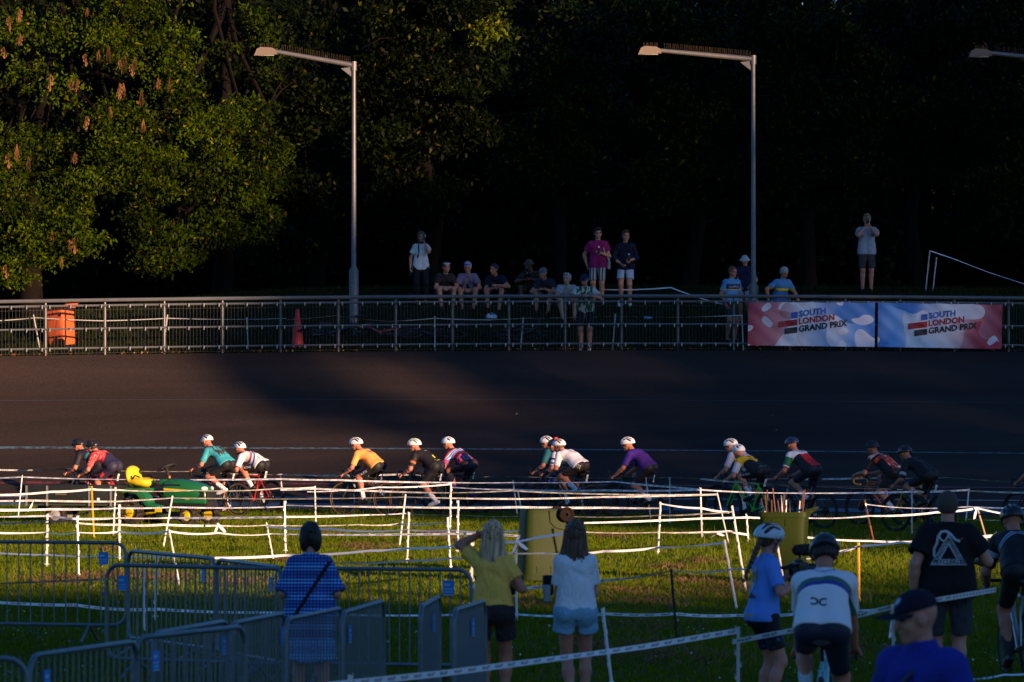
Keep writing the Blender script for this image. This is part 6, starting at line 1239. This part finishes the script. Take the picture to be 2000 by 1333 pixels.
barrier('edge on barrier standing alone on the lawn', 822, 858, 38.6, 40.4, tag_at=.5); barrier('edge on barrier in front of the yellow shirt woman', 886, 947, 38.0, 39.6, tag_at=.5)
# ------------------------------------------------------------------ spectators on the embankment
HB_ = hairmat('hair_black', (.006, .005, .005), (.03, .024, .02)); HBR = hairmat('hair_brown2', (.03, .014, .007), (.16, .08, .04)); HGY = hairmat('hair_grey', (.2, .2, .2), (.45, .44, .42)); HBL = hairmat('hair_blond', (.24, .14, .06), (.85, .56, .32)); HGB = hairmat('hair_sandy', (.12, .07, .03), (.35, .22, .1))
def Wd(h, v): return h.root.location + Matrix.Rotation(h.rz, 3, 'Z') @ Vector(tuple(v))
def gadget(name, label, pos, dims, mat, rot=(0, 0, 0), cat=None, bev=.006):
    o = MB().box((0, 0, 0), dims).obj(name, mat, None, loc=pos, rot=rot, bevel=bev); return tag(o, label, cat or name.replace('_', ' '))
PHONE = M('phone_black', (.012, .012, .014), .2)
def phone(label, pos, rot=(0, 0, 0)):
    o = gadget('phone', label, pos, (.075, .012, .155), PHONE, rot); MB().box((.02, -.008, .05), (.03, .006, .035)).obj('lens_block', M('lens_grey', (.2, .2, .21), .3), o); return o
def spec_(label, px, D, H=1.78, rz=-90, **k):
    X = (px - 1000) * D / F; z = float(bankz(np.float64(X), np.float64(D))); k.setdefault('group', 'spectators on the embankment'); return Human('person', label, (X, D, z), R(rz), H=H, **k)
def loose_outfit(h, top, bot, fr=.85, sleeve=.62, shoe=SHOEB, sock=None, inf=.02, loose=.025):
    h.top(top, sleeve, inf, .10, loose, 'shirt', .0018, flare=.01); h.bottom(bot, fr, .016, .02 if fr < 1.2 else .012, 'shorts' if fr < 1.2 else 'trousers', .06, .0015); h.shoes(shoe, sock, 1.75)
h = spec_('standing spectator in white T-shirt filming with one raised hand', 822, 119.6, 1.72, -84, fem=True, wr=((.20, .06, 1.44), (.06, -.25, .86)), elb=(V3(.1, .5, -1), None), curl=(.8, .7), hdir=(V3(.1, -.1, 1), None), head=(0, 4, 0))
loose_outfit(h, coth((.66, .65, .62)), coth((.01, .01, .012)), 1.95); h.hair(HBR, 'bob'); m = MB(); m.ring(tuple(h.neck + V3(.03, 0, .03)), .085, .022, 'z', 20, 6); m.obj('headphones', BLK, h.root); MB().tube([Vector(h.sh[1] + V3(.09, .05, .04)), Vector(h.sh[1] + V3(.13, .06, -.12)), Vector(h.sh[1] + V3(.06, .03, -.3))], .018, 6).obj('backpack_strap', BLK, h.root)
phone('phone held up to the face of the white T-shirt spectator', Wd(h, V3(.25, .06, 1.56)), (0, 0, .1)); phone('phone in the lowered hand of the white T-shirt spectator', Wd(h, h.wr[1] + V3(.02, 0, -.12)), (.2, 0, .3))
def seated(label, px, top, bot, rz=-90, D=120.0, H=1.78, wr=None, dz=.0, lean=26, **k):
    kk = dict(pel=(0, 0, .13 + dz), pitch=lean, curve=12, ank=((.46, .13, -.22), (.46, -.13, -.22)), knee=(V3(.5, .25, 1), V3(.5, -.25, 1)), wr=wr or ((.46, .03, .33), (.46, -.03, .33)), elb=(V3(-.2, .9, -.2), V3(-.2, -.9, -.2)), curl=(.7, .7), head=(k.pop('hy', 0), 4, 0)); kk.update(k)
    sl_ = kk.pop('sl', .62); shoe = kk.pop('shoe', SHOEB); sock = kk.pop('sock', None)
    h = spec_(label, px, D, H, rz, **kk); h.top(top, sl_, .018, .03, .02, 'shirt', .0015); h.bottom(bot, .8, .014, .015, 'shorts', .05); h.shoes(shoe, sock, 1.7); return h
h = seated('seated man in dark brown T-shirt, furthest left of the seated row', 866, coth((.035, .026, .028)), coth((.10, .075, .05)), hy=6, rz=-78, lean=30, wr=((.40, .04, .24), (.40, .0, .26))); h.hair(HB_, 'short'); h.glasses(M('white_frame', (.5, .5, .5), .4), lift=.085)
h = seated('seated man in lilac grey T-shirt with sunglasses on his head', 914, coth((.16, .14, .21)), coth((.05, .055, .09)), hy=-10, wr=((.34, .05, .22), (.34, -.05, .22)), sk='tan', head=(-8, 18, 0)); h.hair(HGY, 'short'); h.glasses(M('blue_mirror', (.02, .10, .6), .1), lift=.10); phone('phone in the hands of the lilac grey T-shirt man', Wd(h, V3(.42, 0, .30)), (.9, 0, 0))
h = seated('seated man in navy polo shirt with short dark hair, hands clasped', 973, coth((.012, .014, .03)), coth((.012, .012, .02)), hy=-22, sk='tan', H=1.8, rz=-104, lean=34, wr=((.48, .10, .34), (.44, .04, .28))); h.hair(HB_, 'short')
h = seated('seated bearded man in camouflage bucket hat looking at a phone', 1042, coth((.03, .03, .02)), coth((.06, .05, .03)), rz=-110, wr=((.40, .06, .42), (.44, -.05, .40)), hy=-20, sk='brown', D=120.3); h.cap_hat(M('hat_camo', (.045, .045, .03), .9, var=.8, scale=25), bucket=True); h.cloth('beard', [ell(h.L(.045, 0, -.085), h.HR, V3(.05, .05, .045), .02)], HB_, h=.011, gc=False); phone('phone held low by the bucket hat man', Wd(h, V3(.52, .0, .50)), (.3, 0, .5))
h = seated('seated man in navy T-shirt and grey cap, arms on knees', 1071, coth((.02, .025, .04)), coth((.20, .16, .11)), hy=-14, sk='tan', H=1.8, D=119.9, rz=-108, lean=36); h.cap_hat(coth((.12, .12, .14))); h.glasses(DKGL)
h = seated('seated man with grey hair in pale buttoned shirt', 1103, coth((.30, .30, .33)), coth((.12, .11, .10)), hy=-30, D=119.6, rz=-80, lean=32); h.hair(HGY, 'quiff'); h.cloth('beard', [ell(h.L(.05, 0, -.09), h.HR, V3(.04, .042, .035), .02)], HGY, h=.011, gc=False)
h = spec_('man in green and cream shirt and cap leaning on the railing', 1143, 117.05, 1.84, -95, pel=(-.06, 0, .96), pitch=20, curve=6, wr=((.30, .10, 1.27), (.30, -.04, 1.27)), elb=(V3(.0, 1, -.3), V3(.0, -1, -.3)), curl=(.6, .6), head=(-14, 16, 0))
loose_outfit(h, gmat('shirt_green_cream', (.02, .11, .06), [([((3, 1, (1, 1, .3), 2), .53, .9)], (.55, .50, .42)), ([((3, 1, (1, 1, .3), 2), .50, .53)], (.02, .03, .025)), ([('s', .55, .7)], (.5, .46, .4))], .85), coth((.012, .012, .016)), .9, .7, SHOEW, coth((.6, .6, .6))); h.cap_hat(coth((.012, .016, .05))); h.cloth('beard', [ell(h.L(.045, 0, -.085), h.HR, V3(.05, .05, .045), .02)], M('beard_ginger', (.22, .07, .02), .8), h=.011, gc=False)
h = spec_('tall man in magenta T-shirt and striped shorts holding a drink', 1168, 119.9, 1.83, -100, wr=((.24, .10, 1.22), (-.02, -.26, .93)), elb=(V3(-.3, .6, -.8), V3(-.3, -1, 0)), curl=(1, .5), head=(22, 4, 0))
loose_outfit(h, coth((.26, .012, .10)), gmat('striped_shorts', (.35, .34, .33), [([('l', a, a + .16)], (.02, .05, .05)) for a in np.arange(-1.6, 1.6, .36)], .85), .9, .62, SHOEB, None); h.hair(HB_, 'quiff'); m = MB(); m.tube([Vector(h.sh[0] + V3(.06, -.05, .06)), Vector(h.sh[0] + V3(.12, .02, -.2)), Vector(h.sh[0] + V3(.02, .14, -.45))], .012, 5); m.box(tuple(h.pel + V3(-.02, .26, .05)), (.10, .05, .34)); m.obj('tote_bag', coth((.45, .43, .40)), h.root)
def can(label, pos, cat='can'): return tag(MB().lathe([(.026, 0), (.031, .01), (.031, .105), (.024, .115), (.024, .15), (.012, .155)], n=12).obj('drink', M('can_dark', (.03, .02, .03), .3, .5), None, loc=pos), label, 'drink')
o = can('dark drink bottle with white cap held by the magenta T-shirt man', Wd(h, V3(.32, .07, 1.19))); MB().lathe([(.02, .15), (.02, .185), (.005, .19)], n=10).obj('cap', WINK, o)
h = spec_('tall man in navy shirt and pale blue shorts holding a can', 1222, 119.9, 1.79, -98, wr=((.22, .14, 1.08), (.20, -.10, 1.0)), elb=(V3(-.4, .5, -.8), V3(-.2, -1, -.1)), curl=(1, .5), head=(24, 2, 0), toe=(8, -12))
loose_outfit(h, coth((.010, .012, .025)), coth((.42, .47, .56)), .72, 1.05, SHOEW, None); h.hair(HBR, 'quiff'); o = can('drink can held by the navy shirt man', Wd(h, V3(.30, .11, 1.05))); MB().lathe([(.02, .15), (.02, .175), (.005, .18)], n=10).obj('cap', WINK, o)
JB = gmat('j_sky_navy', (.06, .25, .48), [([('t', .58, .80), ('a', 0, .9)], (.012, .02, .06)), ([('t', .54, .58)], (.55, .38, .03)), ([('s', .75, 2)], (.55, .38, .03))])
h = spec_('man in light blue cycling jersey with dark chest band by the lamp post', 1428, 118.3, 1.78, -60, wr=((.12, .2, .92), (.1, -.22, .9)), head=(14, 6, 0), sk='tan'); h.top(JB, .75, .013, .04, .004, 'jersey'); h.bottom(BLKL, .8, .006, 0, 'bib_shorts', .05); h.shoes(SHOEB); h.hair(HBR, 'short'); h.decal('lettering', text2d('DULWICH', .06), h.neck - h.up * .16, h.Lc, h.up, WINK, n=h.Fw)
h = spec_('young spectator in speckled bucket hat half behind the lamp post', 1456, 119.3, 1.62, -110, wr=((.15, .18, .9), (.22, -.05, .88)), head=(10, 12, 0)); loose_outfit(h, coth((.015, .018, .05)), coth((.5, .5, .5)), .8); h.cap_hat(M('hat_speckled', (.40, .40, .38), .9, var=.8, scale=30), bucket=True)
h = spec_('man in blue jersey with yellow chest band bending beside the left banner', 1523, 118.5, 1.76, -62, pitch=16, curve=5, wr=((.25, .38, .88), (.1, -.36, .95)), elb=(V3(-.2, 1, .2), V3(-.2, -1, .2)), head=(10, 30, 0), sk='tan'); h.top(gmat('j_blue_yellow', (.03, .13, .42), [([('t', .52, .64)], (.62, .45, .02)), ([('t', .49, .52)], (.012, .02, .05)), ([('t', .64, 2)], (.06, .22, .45))]), .72, .013, .04, .004, 'jersey'); h.bottom(BLKL, .8, .006, 0, 'bib_shorts', .05); h.shoes(SHOEB); h.hair(HGY, 'short')
h = spec_('man in pale grey T-shirt filming with a phone on top of the bank', 1693, 121.6, 1.87, -90, wr=((.24, .05, 1.56), (.24, -.05, 1.54)), elb=(V3(.2, .8, -.9), V3(.2, -.8, -.9)), curl=(.9, .9), hdir=(V3(.1, -.1, 1), V3(.1, .1, 1)), head=(0, 6, 0)); loose_outfit(h, coth((.33, .35, .40)), coth((.05, .04, .045)), .95, .6, SHOEB, None); h.hair(HGB, 'quiff'); phone('phone held before the face of the man on top of the bank', Wd(h, V3(.30, 0, 1.70)), (0, 0, 0))
# things lying on the embankment
def bank_at(px, D, lift=0.0): X = (px - 1000) * D / F; return Vector((X, D, float(bankz(np.float64(X), np.float64(D))) + lift))
bicycle('bluish bicycle lying behind the railing left of the lamp post', bank_at(640, 117.6, .12), 0, M('frame_slate', (.05, .10, .14), .4), lie=(R(72), 0, R(12)), group='bicycles lying behind the railing'); bicycle('red and white bicycle lying behind the railing right of the lamp post', bank_at(738, 117.7, .12), 0, M('frame_red_white', (.45, .10, .11), .4), lie=(R(70), 0, R(170)), group='bicycles lying behind the railing', fork=WINK)
bicycle('dark bicycle lying behind the railing below the seated men', bank_at(850, 117.7, .12), 0, GREYB, lie=(R(74), 0, R(186)), group='bicycles lying behind the railing'); bicycle('black bicycle lying behind the railing below the bucket hat man', bank_at(1000, 117.6, .12), 0, GREYB, lie=(R(70), 0, R(10)), group='bicycles lying behind the railing')
def loose_helmet(label, pos, mat):
    o = empty('bike_helmet', pos, .5, label, 'helmet'); V, Q = sdf_mesh([ell((0, 0, 0), np.eye(3), V3(.14, .105, .11), .01)] + [neg(cap((-.1, y, .1 - abs(y) * .5), (.1, y, .1 - abs(y) * .5), .016), .004) for y in (-.06, -.03, 0, .03, .06)] + [('p', V3(0, 0, -.03), V3(0, 0, -1.))], .010); obj('shell', mesh('shell', V, Q, mat), o); V, Q = sdf_mesh([ell((0, 0, 0), np.eye(3), V3(.127, .093, .097), .01), ('p', V3(0, 0, -.026), V3(0, 0, -1.))], .014); obj('liner', mesh('liner', V, Q, M('helmet_liner', (.012, .012, .014), .7)), o); return o
loose_helmet('white and dark bicycle helmet lying below the navy polo man', bank_at(960, 119.0, .05), M('helmet_pale', (.5, .55, .6), .4)); tag(MB().tube([(0, 0, 0), (.12, 0, 0), (.16, 0, 0), (.19, 0, 0)], [.035, .035, .02, .015], 10).obj('water_bottle', M('bottle_blue', (.10, .35, .6), .4), None, loc=bank_at(1258, 119.3, .04)), 'pale blue water bottle lying on the grass right of the navy shirt man', 'bottle')
# ------------------------------------------------------------------ people in the foreground
FINE = dict(hv=.011, headv=.0075, handv=.0062); FG = 'onlookers in the foreground'
def fg(label, px, D, H, rz, **k): k = {**FINE, **k}; return Human('person', label, ((px - 1000) * D / F, D, 0), R(rz), H=H, group=FG, **k)
def plaid():
    m, n, l, b = nodes('plaid_cloth'); at = n.new('ShaderNodeAttribute'); at.attribute_name = 'gc'; sp = n.new('ShaderNodeSeparateXYZ'); l.new(at.outputs['Vector'], sp.inputs[0])
    def wave(src, f, ph):
        a = n.new('ShaderNodeMath'); a.operation = 'MULTIPLY_ADD'; a.inputs[1].default_value = f; a.inputs[2].default_value = ph; l.new(src, a.inputs[0]); s = n.new('ShaderNodeMath'); s.operation = 'SINE'; l.new(a.outputs[0], s.inputs[0]); r = n.new('ShaderNodeMapRange'); r.inputs[1].default_value = -.7; r.inputs[2].default_value = .9; l.new(s.outputs[0], r.inputs[0]); return r.outputs[0]
    def mul(a, c):
        q = n.new('ShaderNodeMath'); q.operation = 'MULTIPLY'; l.new(a, q.inputs[0])
        if isinstance(c, float): q.inputs[1].default_value = c
        else: l.new(c, q.inputs[1])
        return q.outputs[0]
    def add(a, c): q = n.new('ShaderNodeMath'); q.operation = 'ADD'; l.new(a, q.inputs[0]); l.new(c, q.inputs[1]); return q.outputs[0]
    v = add(mul(mul(wave(sp.outputs[0], 110., 0), wave(sp.outputs[1], 46., 0)), .55), mul(mul(wave(sp.outputs[0], 24., 1), wave(sp.outputs[0], 110., 0)), .55))
    nz = n.new('ShaderNodeTexNoise'); nz.inputs['Scale'].default_value = 60; l.new(at.outputs['Vector'], nz.inputs['Vector']); hm = n.new('ShaderNodeMapRange'); hm.inputs[1].default_value = -.42; hm.inputs[2].default_value = -.50; l.new(sp.outputs[0], hm.inputs[0]); nt_ = n.new('ShaderNodeMapRange'); nt_.inputs[1].default_value = .48; nt_.inputs[2].default_value = .56; l.new(nz.outputs[0], nt_.inputs[0]); v = add(v, mul(mul(hm.outputs[0], nt_.outputs[0]), .6))
    cr = n.new('ShaderNodeValToRGB'); e = cr.color_ramp.elements; e[0].color = (.012, .03, .17, 1); e[0].position = .05; e[1].color = (.22, .58, .90, 1); e[1].position = .95; k = e.new(.4); k.color = (.03, .16, .55, 1); l.new(v, cr.inputs[0]); l.new(cr.outputs[0], b.inputs['Base Color']); b.inputs['Roughness'].default_value = .85; return m
PL = plaid()
h = fg('woman in blue plaid dress with short dark hair seen from behind', 606, 42.0, 1.61, 88, fem=True, fat=1.15, wr=((.18, .13, .98), (.18, -.13, .98)), elb=(V3(-.5, .45, -.7), V3(-.5, -.45, -.7)), head=(0, 8, 0))
pr = h.torso(.018) + h.arms(.018, .98, True, .03) + h.skirt(PL, .47, .02, .03) + [cap(h.neck - h.up * .03, h.neck + h.up * .02, .066, .06, .02, 1)]
h.cloth('dress', pr, PL, h=.012, wr=.003); h.topVQ = h.last; h.hair(HB_, 'bob', h=.008); h.shoes(SHOEB)
n_ = 14; h.decal('bag_strap', ([(x, y) for i in range(n_ + 1) for x, y in ((lerp(.15, -.17, i / n_), lerp(.16, -.34, i / n_)), (lerp(.185, -.135, i / n_), lerp(.16, -.34, i / n_)))], [(2 * i, 2 * i + 1, 2 * i + 3, 2 * i + 2) for i in range(n_)]), h.neck - h.up * .2, -h.Lc, V3(0, 0, 1), coth((.015, .014, .02)), off=.008, n=V3(-1, 0, 0))
h = fg('woman in yellow T-shirt and brown shorts shading her eyes, seen from behind', 962, 42.4, 1.61, 84, fem=True, sk='tan', wr=((.13, .09, 1.50), (.16, -.12, 1.08)), elb=(V3(.1, 1, -.5), V3(-.4, -.6, -.7)), curl=(.25, .7), hdir=(V3(.4, -.9, .35), None), head=(6, 4, 0), ank=((-.02, .06, .085), (.06, -.10, .085)))
h.top(coth((.92, .50, .09)), .62, .014, -.03, .014, 'shirt', .0025, flare=.004); h.bottom(coth((.035, .028, .026)), .55, .016, .03, 'shorts', .09, .0015); h.shoes(SHOEW); h.hair(HBL, 'long', h=.005, seed=4)
m = MB(); q = Vector(h.wr[0] + (h.el[0] - h.wr[0]) * .18); d = Vector(nrm(h.el[0] - h.wr[0])); m.tube([q - d * .012, q + d * .012], .037, 14); m.obj('wristband', M('band_orange', (.6, .10, .03), .5), h.root); m = MB(); m.box(tuple(h.wr[1] + V3(.03, -.02, -.02)), (.10, .06, .16)); m2 = m.obj('shoulder_bag', coth((.012, .018, .045)), None, bevel=.02); m2.location = h.root.location; m2.rotation_euler = (0, 0, h.rz); tag(m2, 'small dark blue bag at the right elbow of the yellow shirt woman', 'bag')
h = fg('woman in white T-shirt and pale denim shorts with long brown hair', 1124, 42.5, 1.61, 94, fem=True, wr=((.22, .02, 1.10), (.22, -.06, 1.12)), elb=(V3(-.5, .4, -.8), V3(-.5, -.4, -.8)), curl=(.7, .7), head=(-4, 6, 0), ank=((.0, .03, .085), (.10, -.09, .085)))
h.top(coth((.78, .78, .79)), .74, .016, .0, .016, 'shirt', .003, flare=.004); h.bottom(coth((.24, .45, .60)), .40, .016, .032, 'shorts', .08, .002); h.shoes(SHOEW); h.hair(HBR, 'long', h=.005, seed=9); h.glasses(DKGL, lift=.11)
tag(MB().lathe([(.028, 0), (.036, .10), (.038, .14), (.036, .14), (.027, .008)], n=16).obj('plastic_cup', M('cup_clear', (.35, .42, .46), .15, 0, .05, 5), None, loc=Wd(h, V3(.10, .23, .93)), rot=(.1, 0, 0)), 'clear plastic cup at the left hip of the white T-shirt woman', 'cup')
m = MB(); m.box((0, 0, 0), (.09, .05, .17)); tag(m.obj('wallet_bag', coth((.015, .015, .02)), None, loc=Wd(h, V3(.12, .22, 1.06)), bevel=.02), 'small black bag under the left arm of the white T-shirt woman', 'bag')
# camerawoman
h = fg('camerawoman in blue cycling jersey and white helmet holding a video camera', 1492, 42.0, 1.60, 22, fem=True, wr=((.25, .06, 1.16), (.22, -.13, 1.10)), elb=(V3(-.1, .6, -1), V3(-.1, -.7, -1)), curl=(.7, .8), head=(4, 10, 0), hdir=(V3(.6, -.2, .6), V3(.7, .3, .5)))
h.top(gmat('j_azure', (.10, .27, .75), [([('t', -.06, -.02), ('a', 0, .4)], (.5, .38, .05))]), .78, .013, .06, .006, 'jersey', .0012); h.bottom(gmat('shorts_flames', (.010, .010, .014), [([((5, 3, (1, 2.2, 0)), .52, .56), ('t', -.62, -.38)], (.05, .10, .25))]), .72, .009, .004, 'shorts', .08); h.shoes(SHOEB, BLKL, 1.55); h.helmet(M('helmet_ice', (.50, .60, .66), .35, coat=.3), None, 3, h=.0062); h.glasses(PKGL); h.hair(HBR, 'plait', h=.008)
h.on_back('print_sun', el_(.055, .10), .62, .01, M('print_pale', (.35, .48, .55), .7)); h.on_back('print_glow', el_(.045, .045), .64, .0, M('print_orange', (.55, .25, .05), .7), off=.008); h.on_back('print_hills', poly2([(-.07, -.03), (.07, -.03), (.05, .0), (.02, -.008), (-.01, .02), (-.04, 0)]), .33, 0, INK, off=.007)
cm_ = empty('video_camera', Wd(h, V3(.31, -.03, 1.22)), h.rz + R(4), 'black video camera with furry microphone held by the camerawoman', 'camera'); CB = M('camera_black', (.012, .012, .013), .4)
MB().box((0, 0, 0), (.09, .14, .11)).box((-.02, .085, -.01), (.08, .04, .10)).box((-.01, 0, .065), (.06, .05, .03)).obj('camera_body', CB, cm_, bevel=.012); MB().lathe([(.036, .04), (.040, .07), (.040, .15), (.046, .17), (.046, .20), (.036, .205)], (0, 0, 0), 'x', 20).obj('lens', CB, cm_); MB().tube([(0, 0, .08), (0, 0, .12)], .01, 8).obj('microphone_mount', M('mount_red', (.2, .02, .02), .5), cm_)
V, Q = sdf_mesh([cap((-.02, 0, .15), (.10, 0, .15), .045, .05, .02)], .009); V = V + np.random.default_rng(3).normal(0, .0035, V.shape); obj('furry_microphone', mesh('furry_microphone', V, Q, M('fur', (.02, .02, .022), .95, var=.5, scale=60)), cm_)
MB().tube([Vector(h.neck + V3(-.03, .05, .02)), Vector(h.neck + V3(.12, .02, -.10)), Vector(V3(.30, .0, 1.26))], .011, 6).tube([Vector(h.neck + V3(-.03, -.05, .02)), Vector(h.neck + V3(.12, -.07, -.10)), Vector(V3(.30, -.08, 1.26))], .011, 6).obj('camera_strap', coth((.012, .012, .013)), h.root)
# cyclist in white jersey waiting on a pale blue bicycle, seen from behind
JW = gmat('j_white_rainbow', (.76, .76, .77), [([('h', .68, .76)], (.06, .16, .12)), ([('h', .60, .68)], (.035, .06, .30)), ([('s', .80, .88)], (.05, .25, .15)), ([('s', .88, 2)], (.03, .08, .3))])
r = rider('cyclist in white jersey with green and blue band waiting with his back turned', 1612, 36.4, 96, JW, lyc((.014, .018, .04)), M('helmet_dark_teal', (.015, .025, .03), .35, coat=.3), SKYB, 'pale blue bicycle under the waiting white jersey cyclist', phase=-1.35, lean=36, head=38, hv=.011, fine=True, group=FG, sock=coth((.5, .55, .56)), tape=BLK, sk='tan', H=1.82, hair=HB_, handv=.0065)
r.on_back('lettering', text2d('DULWICH', .04), .88, 0, BINK); W, Fc = text2d('C', .085, 0, .03); r.on_back('emblem', ([(x + .028, y) for x, y in W] + [(-x - .028, y) for x, y in W], list(Fc) + [tuple(i + len(W) for i in q) for q in Fc]), .27, .015, M('print_teal', (.01, .06, .06), .6)); r.on_back('lettering', text2d('LE COL', .04), .02, .02, WINK, VQ=r.botVQ)
# man in black T-shirt
h = fg('stout man in black printed T-shirt and grey shorts seen from behind', 1851, 44.8, 1.81, 88, fat=1.16, wr=((-.02, .30, .90), (.28, -.22, 1.18)), elb=(None, V3(-.4, -.8, -.7)), curl=(.5, .7), head=(-6, 2, 0))
h.top(coth((.010, .010, .011)), .68, .03, .10, .03, 'shirt', .003, flare=.012); h.bottom(coth((.045, .05, .055)), .92, .024, .03, 'shorts', .04, .003); h.shoes(SHOEB); h.hair(M('hair_cropped', (.07, .05, .04), .8, var=.3, scale=50), 'buzz', h=.0075)
GP = M('shirt_print', (.42, .45, .45), .7, var=.1); tv = lambda r: [(r * math.sin(a), r * math.cos(a)) for a in (0, 2.094, 4.189)]
def tri(r, w): A, B = tv(r), tv(r - w); return qgrid([(A[i], A[(i + 1) % 3], B[(i + 1) % 3], B[i]) for i in range(3)], 12, 4)
h.on_back('print_triangle', tri(.185, .105), .52, .0, GP, off=.006)
for tx, a, x, y in (('KINGSTON', 60, -.058, .034), ('WHEEEELERS', -60, .060, .034), ('PSYCLEKLUB', 0, .01, -.066)):
    W, Fc = text2d(tx, .046 if a else .052, .15, .02); c_, s_ = math.cos(R(a)), math.sin(R(a)); h.on_back('lettering', ([(px_ * c_ - py_ * s_ + x, px_ * s_ + py_ * c_ + y) for px_, py_ in W], Fc), .52, 0, INK, off=.011)
sn = [(-.125, -.02), (-.125, .05), (-.10, .10), (-.09, .16), (-.06, .20), (-.015, .205), (.02, .18), (.06, .13), (.10, .115)]
def ribbon(pts, w):
    V = []; 
    for i, (x, y) in enumerate(pts):
        a = pts[max(0, i - 1)]; b = pts[min(len(pts) - 1, i + 1)]; dx, dy = b[0] - a[0], b[1] - a[1]; ln = math.hypot(dx, dy); V += [(x - dy / ln * w / 2, y + dx / ln * w / 2), (x + dy / ln * w / 2, y - dx / ln * w / 2)]
    return V, [(2 * i, 2 * i + 1, 2 * i + 3, 2 * i + 2) for i in range(len(pts) - 1)]
h.on_back('print_tube', ribbon(sn, .022), .52, 0, GP, off=.006); h.on_back('print_ring', ribbon([(-.035 + .042 * math.cos(a), .16 + .042 * math.sin(a)) for a in np.linspace(0, 6.2832, 17)], .014), .52, 0, GP, off=.008); h.on_back('print_flag', rect2(.02, .014), .78, -.115, RINK, off=.008)
m = MB(); q = Vector(h.wr[0]); m.tube([q + Vector((0, 0, .02)), q + Vector((0, 0, .05))], .036, 12); m.obj('wristwatch', BLK, h.root)
# cyclist in black at the right edge
r = rider('cyclist in black with white banded back at the right edge, seen from behind', 1976, 47.2, 84, gmat('j_black_band', (.010, .010, .012), [([('d', .86, .90)], (.25, .35, .5)), ([('d', .80, .83)], (.35, .42, .5)), ([('s', .3, .45)], (.4, .4, .42))]), BLKL, HBLK, M('frame_silver', (.35, .36, .38), .3, .5), 'silver grey bicycle at the right edge under the cyclist in black', phase=1.5, lean=40, hv=.012, fine=True, group=FG, sock=BLKL, H=1.84, head=20)
# man in cap, nearest the camera
h = fg('man in navy cap and royal blue jacket in profile, nearest the camera', 1808, 25.0, 1.77, 228, fat=1.1, wr=((.16, .10, 1.02), (.10, -.22, .95)), elb=(V3(-.5, .8, -.4), V3(-.5, -.8, -.4)), head=(-36, 10, 0), sk='fair')
h.top(coth((.02, .035, .30), bump=.3), 1.85, .03, .14, .015, 'jacket', .004, collar=.06, flare=.01); h.bottom(coth((.02, .02, .03)), 1.95, .02, .02, 'trousers', .05); h.shoes(SHOEB); h.cap_hat(coth((.010, .012, .025)))
h.decal('cap_badge', el_(.016, .016), h.L(.08, .02, .10), h.HR[:, 1], V3(0, 0, 1), M('badge_pale', (.3, .45, .6), .5), sdf_mesh([ell(h.L(-.012, 0, .045), h.HR, V3(.112, .094, .098) * h.q)], .01), n=h.HR[:, 0])
h.decal('chest_patch', rect2(.085, .05), h.neck - h.up * .20 + h.Lc * .10, h.Lc, h.up, WINK, n=nrm(h.Fw + .3 * h.Lc)); h.decal('patch_stripe', rect2(.08, .012), h.neck - h.up * .215 + h.Lc * .10, h.Lc, h.up, RINK, off=.009, n=nrm(h.Fw + .3 * h.Lc)); h.decal('chest_badge', el_(.022, .016), h.neck - h.up * .19 - h.Lc * .07, h.Lc, h.up, M('badge_sky', (.25, .45, .65), .5), n=h.Fw); h.decal('sleeve_badge', el_(.014, .03), h.sh[0] * .6 + h.el[0] * .4, -h.Fw, h.up, M('badge_sky', (.25, .45, .65), .5), n=h.Lc)
m = MB(); m.tube([Vector(h.neck + h.Lc * .06), Vector(h.neck - h.up * .12 + h.Fw * .16), Vector(h.neck - h.up * .30 + h.Fw * .175)], .012, 6); m.box(tuple(h.neck - h.up * .30 + h.Fw * .18), (.03, .06, .11)); m.obj('radio_lanyard', BLK, h.root)
bpy.context.view_layer.update()
